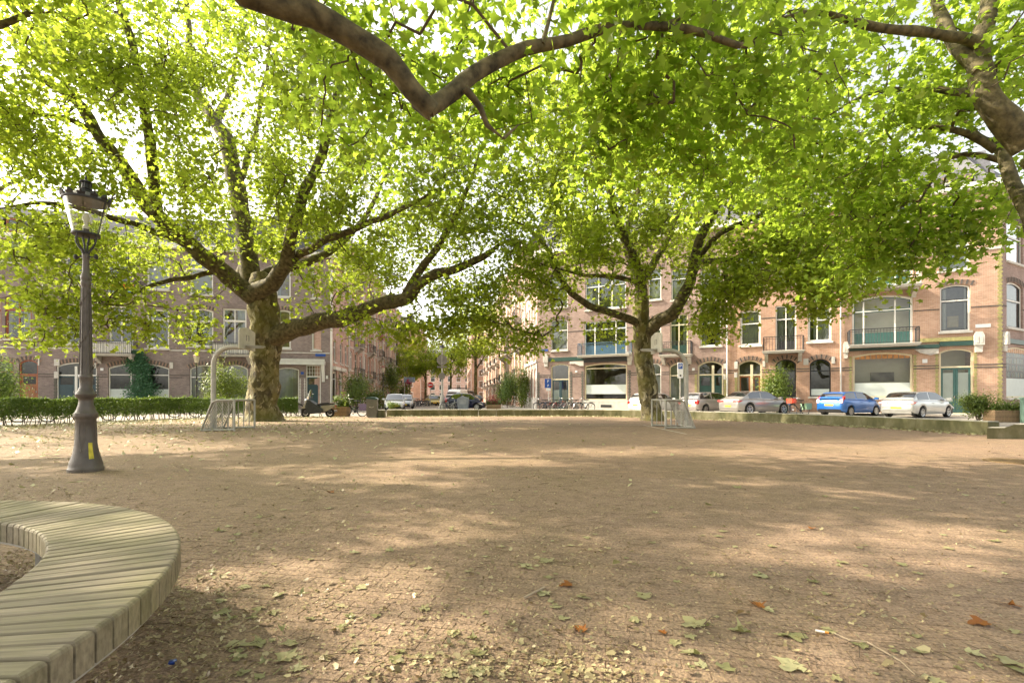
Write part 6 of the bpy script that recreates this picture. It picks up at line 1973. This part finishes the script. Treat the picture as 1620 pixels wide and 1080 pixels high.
for i in range(9):
    c = rackc[i]; px = 858+8.3*i
    make_bike('%s bicycle, %s from the left in the row outside the shop window' % (c[2], ords[i]), G(px, 41.2-.33*i*.6), R26([150, 35, 140, 20, 165, 30, 150, 15, 165][i]), c, 'bicycles parked in a row outside the shop', lean=random.uniform(-.1,.1))
sb_ = [(651, 56, 60, 'nearest of the cluttered bicycles beyond the silver car'), (654, 57.5, 110, 'second of the cluttered bicycles beyond the silver car'), (657, 59, 50, 'third of the cluttered bicycles beyond the silver car'), (660, 60, 130, 'fourth of the cluttered bicycles beyond the silver car'), (663, 61.5, 40, 'fifth of the cluttered bicycles beyond the silver car'), (667, 62, 150, 'sixth of the cluttered bicycles beyond the silver car'), (671, 63, 20, 'last of the cluttered bicycles, nearest the yellow car')]
for i, (px, d, a, lab) in enumerate(sb_):
    make_bike('dark bicycle, '+lab, G(px, d), R26(a), (bk_black if i % 3 else bk_blue, i % 2, ''), 'bicycles cluttered along the side street', lean=random.uniform(-.15,.15))
for i, (px, d, a, lab) in enumerate([(293, 27.3, 15, 'right of the small lantern'), (214, 25.6, 160, 'below the ivy'), (150, 23.5, 30, 'behind the lamp post'), (460, 29.6, 170, 'just right of the huge trunk'), (52, 22.0, 20, 'near the brown door')]):
    make_bike('bicycle seen through the hedge %s' % lab, G(px, d), R26(a), ([bk_black, bk_white, bk_blue, bk_black, bk_red][i], i % 2, ''), 'bicycles parked behind the hedge', lean=.06)
make_bike('black bicycle with violet patterned panniers right of the square planter', G(560, 28.6), R26(168), (bk_black, 0, ''), None, basket=bk_pur)
make_bike('bicycle with a red crate and pale green bag behind the grey crossover', G(1265, 30.8), R26(-160), (bk_black, 1, ''), None, basket=bk_green, crate=crate_red)
make_bike('silver bicycle leaning in front of the dark blue car', G(712, 42.2), R26(20), (bk_white, 0, ''), None)

# ---------------------------------------------------------------- scooter
def scooter():
    t = thing('scooter', 'black scooter with a beige flank and tall windscreen parked at the hedge end', 'scooter', G(503, 27.2), math.pi+.06)
    R = .26
    for wx in (-.66, .68):
        b = MB(); n = 24
        b.tube([(wx+(R-.06)*math.cos(2*math.pi*q/n), 0, R+(R-.06)*math.sin(2*math.pi*q/n)) for q in range(n+1)], .065, 8, caps=False)
        w = b.build('wheel', M['rubber'], t, True); MB().disc((wx, R), R*.45, -.035, .035, 16).build('rim', M['iron_dark'], w)
    beige = plain('beige scooter paint', (.27,.255,.2), .3, coat=.6)
    MB().prism([(-.95,.7), (-.3,.66), (-.1,.52), (-.15,.3), (-.5,.34), (-.8,.5), (-1.04,.7), (-.98,.78)], -.2, .2, 'y').build('rear_body', beige, t)
    MB().prism([(-.95,.78), (-.6,.84), (-.2,.8), (.02,.74), (-.0,.68), (-.3,.66), (-.9,.72)], -.16, .16, 'y').build('seat', M['black_plastic'], t)
    MB().prism([(-.3,.5), (.0,.7), (.35,.95), (.5,.98), (.62,.62), (.5,.3), (.3,.2), (-.2,.24), (-.35,.36)], -.27, .27, 'y').build('leg_apron', plain('black cover cloth', (.02,.025,.025), .6, var=.4, scale=6), t)
    MB().prism([(.48,.98), (.58,1.0), (.72,.68), (.86,.52), (.72,.5), (.56,.56)], -.16, .16, 'y').build('front_fairing', beige, t)
    MB().prism([(.4,.5), (.86,.5), (.93,.38), (.84,.46), (.55,.47)], -.09, .09, 'y').build('mudguard', M['black_plastic'], t)
    b = MB(); b.tube([(.68,0,.26), (.5,0,.95), (.42,0,1.08)], .03, 6); b.tube([(.36,-.35,1.06), (.44,-.2,1.1), (.44,.2,1.1), (.36,.35,1.06)], .022, 6); b.build('handlebar', M['iron_dark'], t, True)
    b = MB(); vs = []
    for i in range(7):
        for j in range(7):
            u, v = i/6*2-1, j/6; vs.append((.62-.2*v-.08*u*u, u*.27*(1-.35*v*v), 1.0+.56*v))
    b.add(vs, [(i*7+j, i*7+j+1, (i+1)*7+j+1, (i+1)*7+j) for i in range(6) for j in range(6)])
    b.build('windscreen', glass_mat('scooter screen', (.6,.65,.65), .2), t, True)
    b = MB(); b.lathe([(0,-.09), (.07,-.06), (.09,0), (.05,.05), (0,.06)], 14, (.64,0,.98)); b.build('headlamp', M['headlamp'], t, True)
    for s_ in (-1, 1):
        b = MB(); b.tube([(.42,s_*.22,1.1), (.4,s_*.36,1.3)], .009, 4); b.lathe([(0,-.02), (.06,-.01), (.06,.01), (0,.02)], 12, (.4,s_*.37,1.32)); b.build('mirror', M['chrome'], t, True)
    b = MB(); b.tube([(-.1,.1,.25), (-.18,.2,.01)], .018, 5); b.tube([(-.1,-.1,.25), (-.18,-.2,.01)], .018, 5); b.build('stand', M['iron_dark'], t)
    b = MB(); b.tube([(-.25,-.18,.3), (-.7,-.2,.3), (-1.0,-.2,.36)], [.04,.06,.05], 8); b.build('exhaust', M['alloy'], t, True)
    b = MB(); b.box(-1.02,-.96,-.1,.1,.6,.7); b.build('tail_lamp', M['tail'], t)
    b = MB(); b.tube([(-.7,-.16,.8), (-1.05,-.14,.86), (-1.05,.14,.86), (-.7,.16,.8)], .018, 6); b.build('grab_rail', M['chrome'], t, True)
    return t
scooter()

# ---------------------------------------------------------------- street furniture
bn = thing('litter_bin', 'grey metal litter bin with a green-black lid beside the small concrete block', 'litter bin', G(589, 26.8), .1)
MB().prism([(-.27,.06), (.27,.06), (.28,1.0), (-.28,1.08)], -.25, .25, 'y').build('body', plain('bin grey', (.15,.145,.12), .5, .3), bn)
MB().prism([(-.32,1.12), (-.29,1.05), (.3,.98), (.32,1.04), (.2,1.12), (-.1,1.16)], -.27, .27, 'y').build('lid', M['green_paint'], bn)
b = MB(); b.tube([(-.13,-.256,.62), (-.08,-.258,.585), (0,-.259,.57), (.08,-.258,.585), (.13,-.256,.62)], .012, 5); b.build('smile_mark', M['stone'], bn)
MB().box(-.22,.22,-.2,.2,0,.059).build('foot', M['galv'], bn)

ct = thing('waste_container', 'grey waste container with sloping shoulders in front of the dark blue car', 'container', G(733, 41.8), .0)
MB().prism([(-.42,.0), (.42,.0), (.5,.85), (.42,1.1), (.06,1.2), (-.06,1.28), (-.2,1.2), (-.48,1.05), (-.5,.85)], -.45, .45, 'y').build('body', plain('container grey', (.2,.22,.25), .45, .2), ct)
MB().box(-.3,.3,-.462,-.449,.55,.95).build('hatch', plain('hatch grey', (.26,.28,.3), .4, .2), ct)

def sign_post(name, label, loc, h_, r=.03, mat='galv', rz=0.0, group=None):
    t = thing(name, label, 'sign', loc, rz, group); MB().tube([(0,0,0), (0,0,h_)], r, 8).build('post', M[mat], t, True); return t
# tall iron post with two round signs seen from behind
sp = thing('lamp_post', 'tall slim iron lamp post with two round signs seen from behind', 'lamp post', G(699.5, 42.5))
b = MB(); b.lathe([(0,0), (.32,0), (.32,.3), (.26,.36), (.26,.55), (.19,.62), (.17,1.2), (.14,1.28), (.16,1.34), (.11,1.4), (.09,2.2), (.06,4.0), (.05,8.0), (.03,9.2), (0,9.25)], 16); b.build('post', M['galv'], sp, True)
b = MB(); b.lathe([(0,5.9), (.02,5.9), (.06,5.82), (.26,5.55), (.28,5.5), (.2,5.48), (0,5.48)], 18); b.build('lamp_shade', M['iron_dark'], sp, True)
b = MB(); b.disc((0,4.4), .46, -.13, -.1, 26); b.build('round_sign', M['sign_back'], sp)
b = MB(); b.disc((0,3.0), .3, -.13, -.1, 26); b.build('round_sign', M['sign_back'], sp)
MB().box(-.43,.43,-.13,-.1,3.72,3.88).build('sign_bar', M['sign_back'], sp)
b = MB(); b.box(-.02,.02,-.15,-.13,4.0,4.8); b.build('sign_clamp', M['galv'], sp)

ne = sign_post('no_entry_sign', 'round red no-entry sign with a white bar down the side street', G(681, 62), 2.6, .04)
b = MB(); b.disc((0,2.75), .36, -.08, -.05, 26); b.build('sign_face', M['sign_red'], ne)
MB().box(-.26,.26,-.09,-.081,2.68,2.82).build('white_bar', M['sign_white'], ne)
pb = sign_post('parking_sign', 'blue parking sign on a thin post beside the row of bicycles', G(868, 41.9), 2.9, .035)
MB().box(-.34,.2,-.07,-.04,1.95,2.75).build('sign_face', M['sign_blue'], pb); text_mesh('P', .34, M['sign_white'], pb, (-.05,-.078,2.52)); text_mesh('P', .3, M['sign_white'], pb, (-.05,-.078,2.14))
MB().box(-.2,.18,-.07,-.045,1.7,1.93).build('sub_plate', M['sign_white'], pb)
pw = sign_post('parking_sign', 'white parking sign with a blue P beside the right basketball post', G(1076, 34.5), 3.6, .035)
MB().box(-.2,.2,-.07,-.04,2.5,3.62).build('sign_face', M['sign_white'], pw); MB().box(-.15,.15,-.078,-.07,3.15,3.55).build('blue_field', M['sign_blue'], pw); text_mesh('P', .36, M['sign_white'], pw, (0,-.085,3.35))
MB().box(-.06,.06,-.078,-.07,2.62,2.74).build('symbol', M['ink'], pw)
# small lantern behind the hedge and lantern on the left street
def small_lamp(label, loc, h_, scale=1.0, red=False, group=None):
    t = thing('street_lantern', label, 'street lamp', loc, 0, group)
    b = MB(); b.lathe([(0,0), (.12,0), (.12,.3), (.07,.4), (.055,1.0), (.04,h_-.75), (.06,h_-.72), (.03,h_-.68), (0,h_-.66)], 12); b.build('post', M['iron_dark'], t, True)
    b = MB(); b.lathe([(.12,h_-.66), (.21,h_-.22)], 6, caps=True); b.build('lantern_glass', plain('milky lantern glass', (.55,.5,.4), .3), t)
    b = MB(); b.lathe([(.24,h_-.22), (.23,h_-.19), (.1,h_-.06), (.06,h_-.05), (.05,h_), (0,h_+.06)], 6, caps=False); b.build('lantern_roof', plain('red brown copper', (.3,.11,.08), .5), t)
    return t
small_lamp('small lantern with a reddish roof standing behind the hedge', G(311, 33), 4.15)
small_lamp('dark lantern on a post at the left kerb of the side street', G(606, 50), 4.4)
ub = thing('utility_box', 'green utility cabinet at the right edge beside the long planter', 'utility box', G(1630, 21.3))
MB().box(-.25,.25,-.2,.2,0,1.05).build('cabinet', plain('cabinet green', (.12,.2,.16), .5), ub); MB().cbox(-.28,.28,-.23,.23,1.051,1.13,.03).build('lid', plain('cabinet lid green', (.14,.23,.18), .5), ub)
# boxed lanterns and awning sign on the side street
an = thing('sign_board', 'small blue-grey sign board on poles down the left side of the side street', 'sign', G(646, 66), .1)
MB().tube([(-.5,0,0), (-.5,0,4)], .05, 6).build('post', M['galv'], an); MB().box(-.6,.9,-.05,.05,3.2,3.9).build('board', plain('board grey blue', (.22,.3,.36), .5), an)
# flower baskets on the left row
for i, (px, py, d, lab) in enumerate([(603, 534, 64, 'upper'), (686/1.0-40, 604, 66, 'lower')]):
    p = P(px, py, d); t = thing('flower_basket', 'red hanging flower basket, %s one on the left row of the side street' % lab, 'flower basket', p)
    pts = rng.normal(size=(140,3))*.22; leaf_cloud('flowers', t, pts, pts+np.array([0,-.2,.3]), (.14,.22), M['petal'])['kind'] = 'stuff'
    MB().lathe([(0,-.35), (.2,-.3), (.28,-.1), (.26,-.08)], 12, caps=False).build('pot', M['iron_dark'], t, True)
    tk = thing('wall_bracket', 'x', 'bracket') if False else None

# ---------------------------------------------------------------- street trees
for i, (px, d, h_, r, lab, cr_) in enumerate([(752, 70, 11.5, .26, 'forked tree in the middle of the side street right of the iron post', 3.3), (713, 84, 9.5, .2, 'slender tree further down the side street behind the white van', 2.8), (673, 78, 8.5, .2, 'tree with hanging green leaves left of the iron post', 3.4), (648, 95, 9, .2, 'small yellowish tree beside the far left orange block', 2.6)]):
    b0 = G(px, d); h_ *= 1.3; cr_ *= 1.25
    trunk = [(b0+Vector((0,0,-.05)), r*1.4), (b0+Vector((0,0,.4)), r), (b0+Vector((.05,0,h_*.35)), r*.8), (b0+Vector((0,.1,h_*.55)), r*.55), (b0+Vector((.1,.1,h_*.75)), r*.2)]
    limbs = []
    for q in range(5):
        a = q*1.3+i; s0 = b0+Vector((0,0,h_*(.34+.05*q)))
        limbs.append([(s0, r*.5), (s0+Vector((math.cos(a)*cr_*.35, math.sin(a)*cr_*.35, h_*.14)), r*.3), (s0+Vector((math.cos(a)*cr_*.75, math.sin(a)*cr_*.75, h_*.24)), r*.1)])
    bl_ = [((b0.x, b0.y, h_*.72), (cr_, cr_, h_*.27), 90), ((b0.x-cr_*.4, b0.y-.5, h_*.5), (cr_*.6, cr_*.6, h_*.14), 26), ((b0.x+cr_*.4, b0.y-.5, h_*.52), (cr_*.6, cr_*.6, h_*.14), 26)]
    grow_tree('street_tree', lab, b0, trunk, limbs, bl_, 4800, (.2,.38), M['leaf'], LEAF_FAR, 20+i, 'trees down the side street', spread=.5, gap=-.2)
# ---------------------------------------------------------------- fallen leaves, crumbs, twigs
M['dry_pale'] = leaf_mat('dry pale leaf', (0.3, 0.27, 0.13), (0.5, 0.47, 0.27), (0.3, 0.3, 0.12), 0.25)
M['dry_green'] = leaf_mat('dry green leaf', (0.22, 0.21, 0.09), (0.38, 0.36, 0.18), (0.2, 0.25, 0.06), 0.25)
M['dry_orange'] = leaf_mat('dry orange leaf', (0.22, 0.08, 0.02), (0.36, 0.14, 0.035), (0.2, 0.07, 0.01), 0.25)
M['crumb'] = leaf_mat('leaf crumb', (0.13, 0.08, 0.035), (0.5, 0.43, 0.24), (0.2, 0.16, 0.06), 0.1)
def fallen_mesh(seed, mat, curl=.25, roll=0.0):
    """lobed plane leaf with a midrib fold, wavy edge and a stalk"""
    r = random.Random(seed); b = MB()
    out = [(0,.04),(.16,-.06),(.36,-.02),(.3,.14),(.46,.22),(.6,.46),(.4,.46),(.24,.56),(.2,.78),(0,1.04),(-.2,.78),(-.24,.56),(-.4,.46),(-.6,.46),(-.46,.22),(-.3,.14),(-.36,-.02),(-.16,-.06)]
    out = [(x*r.uniform(.7,1.15), .36+(y-.36)*r.uniform(.72,1.12)) for x, y in out]
    if r.random() < .45: cut = r.uniform(-.1,.25); out = [(min(x, cut+.1*abs(y)) if r.random() < .9 else x, y) for x, y in out]
    mid = [(x*.5, .36+(y-.36)*.5) for x, y in out]
    def z(x, y, k): return .02+abs(x)*curl*(.6+.5*math.sin(k*1.7+seed)) + .05*math.sin(k*2.3+seed*1.3)*(abs(x)+.3) + roll*x*x*1.6
    def pt(x, y, k, jit=0):
        zz = max(.004, z(x, y, k))
        xx = x*(1-.5*min(1, roll*.6)) if roll else x
        return ((xx+r.gauss(0,jit))*1.0, y-.36+r.gauss(0,jit), zz)
    vs = [(0,0,.025)] + [pt(x,y,k,.012)[:2]+(max(.004, pt(x,y,k)[2]*.6),) for k,(x,y) in enumerate(mid)] + [pt(x,y,k,.025) for k,(x,y) in enumerate(out)]
    n = len(out); fs = []
    for k in range(n):
        j = (k+1) % n; fs += [(0,1+k,1+j), (1+k,1+n+k,1+n+j,1+j)]
    b.add(vs, fs)
    b.tube([(0,-.3,.02),(.03,-.5,.015),(.08,-.75,.01)], [.014,.01,.012], 4)
    me = b.mesh('fallen_leaf', mat, True)
    at = me.attributes.new('tint', 'FLOAT', 'POINT'); at.data.foreach_set('value', [r.uniform(.2,.9)]*len(me.vertices))
    return me
pale = [fallen_mesh(i, M['dry_pale'], .2+.06*i) for i in range(7)]
green = [fallen_mesh(10+i, M['dry_green'], .2+.08*i) for i in range(6)]
orange = [fallen_mesh(20+i, M['dry_orange'], .35, .5) for i in range(4)]
rolled = [fallen_mesh(30+i, M['dry_green'], .4, 1.0) for i in range(2)]
def ground_at(px, py):
    d = CH*F/(py-HY); return Vector(((px-CX)/F*d, d, .0135))
def put_leaf(me, px, py, size, label=None, rz=None, group=None, z=None):
    p = ground_at(px, py)
    if z is not None: p.z = z
    o = obj('fallen_leaf', me, None, p, random.uniform(0, 6.28) if rz is None else rz)
    o.scale = (size*.72, size*.72, size*.4)
    o.rotation_euler[0] = random.gauss(0,.06); o.rotation_euler[1] = random.gauss(0,.06)
    return tag(o, label, 'leaf', group or 'fallen leaves on the paving')
put_leaf(pale[0], 1098, 990, .17, 'large pale leaf near the stick, left of the long green leaf', .3)
put_leaf(green[0], 1250, 1005, .2, 'long dull green leaf beside the cigarette end', 1.7)
put_leaf(pale[1], 1252, 1057, .17, 'large pale torn leaf at the bottom right below the stick', 2.2)
put_leaf(rolled[0], 1098, 1037, .14, 'rolled green leaf at the bottom between the pale leaves', 1.5)
put_leaf(rolled[1], 1170, 1002, .14, 'rolled grey-green leaf between the two large pale leaves', 1.2)
put_leaf(orange[0], 1550, 990, .14, 'long curled orange leaf at the right', 1.45)
put_leaf(orange[1], 1597, 959, .15, 'crumpled orange leaf at the right edge', .9)
put_leaf(orange[2], 1200, 961, .13, 'curled orange leaf standing up right of the middle', .1)
put_leaf(orange[3], 918, 999, .12, 'orange leaf in the middle foreground', .4)
put_leaf(orange[1], 1282, 838, .13, 'small orange leaf in the middle distance on the right', 2)
put_leaf(orange[2], 524, 780, .14, 'brown-orange leaf in the middle distance left of centre', 1)
put_leaf(orange[0], 896, 929, .12, 'thin rust-brown leaf right of the pale stick', 1.6)
put_leaf(orange[3], 1048, 1004, .07, 'tiny orange leaf left of the large pale leaf', .6)
put_leaf(green[1], 352, 972, .13, 'green leaf on the shaded ground beside the bench', .4)
put_leaf(green[2], 407, 1022, .14, 'bright green lobed leaf in the bench shadow', 2.1)
put_leaf(pale[2], 370, 1024, .14, 'pale leaf in the bench shadow left of the green one', .9)
put_leaf(pale[3], 453, 1043, .14, 'grey-green crumpled leaf at the edge of the bench shadow', 1.2)
put_leaf(green[3], 757, 1037, .12, 'crumpled dark-centred leaf at the bottom middle', .2)
put_leaf(green[0], 888, 1063, .1, 'small crumpled green leaf at the bottom right of the middle', .2)
put_leaf(pale[0], 865, 890, .15, 'pale yellow-green leaf in a group right of the middle', .5)
put_leaf(pale[1], 832, 897, .14, 'second pale leaf in the group right of the middle', 2.5)
put_leaf(green[2], 1166, 772, .16, 'green leaf lying alone in the far middle of the square', .5)
put_leaf(pale[3], 1018, 946, .13, 'pale wrinkled leaf behind the tiny orange one', .5)
put_leaf(pale[2], 118, 857, .15, 'pale green leaf lying on the bench slats', 1.9, z=.455)
put_leaf(pale[2], 1600, 1052, .14, 'ochre leaf in the bottom right corner', 1.9)
put_leaf(green[1], 1618, 1066, .14, 'pale green leaf cut by the bottom right corner', .3)
put_leaf(pale[1], 1205, 914, .14, 'ochre leaf right of centre above the curled orange leaf', 1.4)
def glab(me, px, py):
    tone = 'pale dry' if me in pale else ('rolled-up green' if me in rolled else 'dull green')
    if py > 900: w = 'close to the ring bench' if px < 620 else ('in the middle foreground' if px < 1000 else 'in the right foreground')
    elif py > 760: w = 'between the lamp post and mid court' if px < 700 else 'on the right half of the court'
    else: w = 'far out towards the goals, left half' if px < 800 else 'far out towards the seat wall'
    return '%s fallen leaf on the paving %s' % (tone, w)
k_ = 0
while k_ < 270:
    px, py = random.uniform(150, 1620), HY + 62 + 390*random.random()**1.15
    if px < 330 and py > 780: continue
    if px > 900 and random.random() < .45: continue
    me = random.choice(pale+pale+green+rolled)
    put_leaf(me, px, py, random.uniform(.035,.11), glab(me, px, py)); k_ += 1

LEAF_BIT = (np.array([(-.1,0,0),(.3,.1,.05),(.16,.55,-.03),(.32,.8,.04),(-.08,1,0),(-.34,.62,.06)]), np.array([(0,1,2),(0,2,5),(2,3,4),(2,4,5)]))
# crumbs of dry leaf: thick near the bench and hedge, thin on the open court
pts, nor, sz, tn = [], [], [], []
def dens(p):
    d = .18 + .9*max(0, noise.noise(p*.8)) + .45*max(0, noise.noise(p*2.6+Vector((9,0,0))))
    d *= 1.25 if p.x < .5 else (.7 if p.x < 2.0 else .3)
    return d
tries = 0
while len(pts) < 26000 and tries < 300000:
    tries += 1
    y = 1.5 + 10.5*random.random()**1.6; x = random.uniform(-1.1, 1.1)*y
    p = Vector((x, y, 0))
    if random.random() > dens(p): continue
    rr = (p-BC).length
    pts.append((x, y, .016+abs(random.gauss(0,.004)))); nor.append((random.gauss(0,.35), random.gauss(0,.35), 1)); sz.append(min(.05, max(.006, random.lognormvariate(-4.35,.5)))); tn.append(min(1, max(0, random.gauss(.5,.3))))
for _ in range(9000):      # drifts at the foot of the bench and inside the ring
    a = random.uniform(-.7, 1.9); r_ = random.choice([random.gauss(2.12,.16), random.uniform(.6,1.9), random.gauss(1.9,.2)])
    p = BC + Vector((r_*math.cos(a), r_*math.sin(a), 0))
    pts.append((p.x, p.y, .018+abs(random.gauss(0,.012))+(.04 if r_ < 1.5 else 0))); nor.append((random.gauss(0,.5), random.gauss(0,.5), 1)); sz.append(min(.036, max(.007, random.lognormvariate(-4.3,.45)))); tn.append(random.gauss(.4,.3))
cr0 = leaves_mesh('leaf_litter', np.array(pts), np.array(nor), np.array(sz), M['crumb'], LEAF_BIT, np.clip(np.array(tn),0,1))
tag(obj('leaf_litter', cr0), 'fine dry crumbs of leaves strewn over the near paving', 'leaf litter', kind='stuff')
pts, nor, sz, tn = [], [], [], []
for _ in range(9000):      # far litter along hedge, tree feet and wall
    m_ = random.random()
    if m_ < .45:
        q = random.randrange(len(hp)-1); p = hp[q] + Vector((abs(random.gauss(0,2.2)), -abs(random.gauss(0,2.2)), 0))
    elif m_ < .7:
        p = at_len(random.random()*acc[-1]); p = p + Vector((-abs(random.gauss(0,.35))-.2, -abs(random.gauss(0,.35))-.22, 0))
    else:
        p = Vector((random.gauss(-10,5), random.gauss(17,5), 0))
    pts.append((p.x, p.y, .02+abs(random.gauss(0,.02)))); nor.append((random.gauss(0,.4), random.gauss(0,.4), 1)); sz.append(random.uniform(.05,.14)); tn.append(random.gauss(.75,.2))
me = leaves_mesh('leaf_drift', np.array(pts), np.array(nor), np.array(sz), M['dry_pale'], LEAF_OVAL, np.clip(np.array(tn),0,1))
tag(obj('leaf_drift', me), 'pale fallen leaves drifted along the hedge and the wall', 'leaf litter', kind='stuff')
# twigs, stick, cigarette end, bottle cap
M['stick_pale'] = plain('peeled stick', (.36,.28,.19), .7, var=.2, scale=20)
b = MB(); q = [ground_at(x, y)+Vector((0,0,.012)) for x, y in ((1318,1009),(1345,1021),(1372,1024),(1400,1040),(1425,1055),(1448,1077))]
b.tube(q, [.002,.0028,.0034,.0034,.003,.0024], 6); tag(b.build('stick', M['stick_pale'], None, True), 'long thin bent stick at the bottom right', 'stick')
b = MB(); q = [ground_at(x, y)+Vector((0,0,.01)) for x, y in ((829,952),(845,943),(862,935))]
b.tube(q, [.007,.006,.007], 6); tag(b.build('stick', M['stick_pale'], None, True), 'short pale peeled stick in the middle of the foreground', 'stick')
cg = thing('cigarette_end', 'white cigarette end with an orange tip beside the long green leaf', 'cigarette', ground_at(1290,1003)); 
a = ground_at(1290,1003); c = ground_at(1311,1007)
b = MB(); b.tube([Vector((0,0,.006)), (c-a)*.7+Vector((0,0,.006))], .005, 8); b.build('paper', M['sign_white'], cg, True)
b = MB(); b.tube([(c-a)*.7+Vector((0,0,.006)), (c-a)+Vector((0,0,.006))], .0052, 8); b.build('filter', plain('orange filter', (.7,.28,.05), .6), cg, True)
b = MB(); b.lathe([(0,.0),(.013,.0),(.016,.004),(.015,.012),(.0,.014)], 14); tag(b.build('bottle_cap', paint('blue foil', (.02,.07,.4), .6), None, True, ground_at(273,1054)), 'small shiny blue bottle cap beside the bench', 'bottle cap')
b = MB()
for _ in range(420):
    y = 1.6+6*random.random()**1.5; x = random.uniform(-1.05,1.05)*y; a = random.uniform(0,6.28); L_ = random.uniform(.03,.14)
    p = Vector((x,y,.017)); d = Vector((math.cos(a),math.sin(a),0))*L_
    b.tube([p, p+d*.5+Vector((random.gauss(0,.008),random.gauss(0,.008),.004)), p+d], [.0016,.0014,.0008], 4, caps=False)
tag(b.build('twig_litter', M['twig']), 'fine twigs scattered over the paving', 'twigs', kind='stuff')
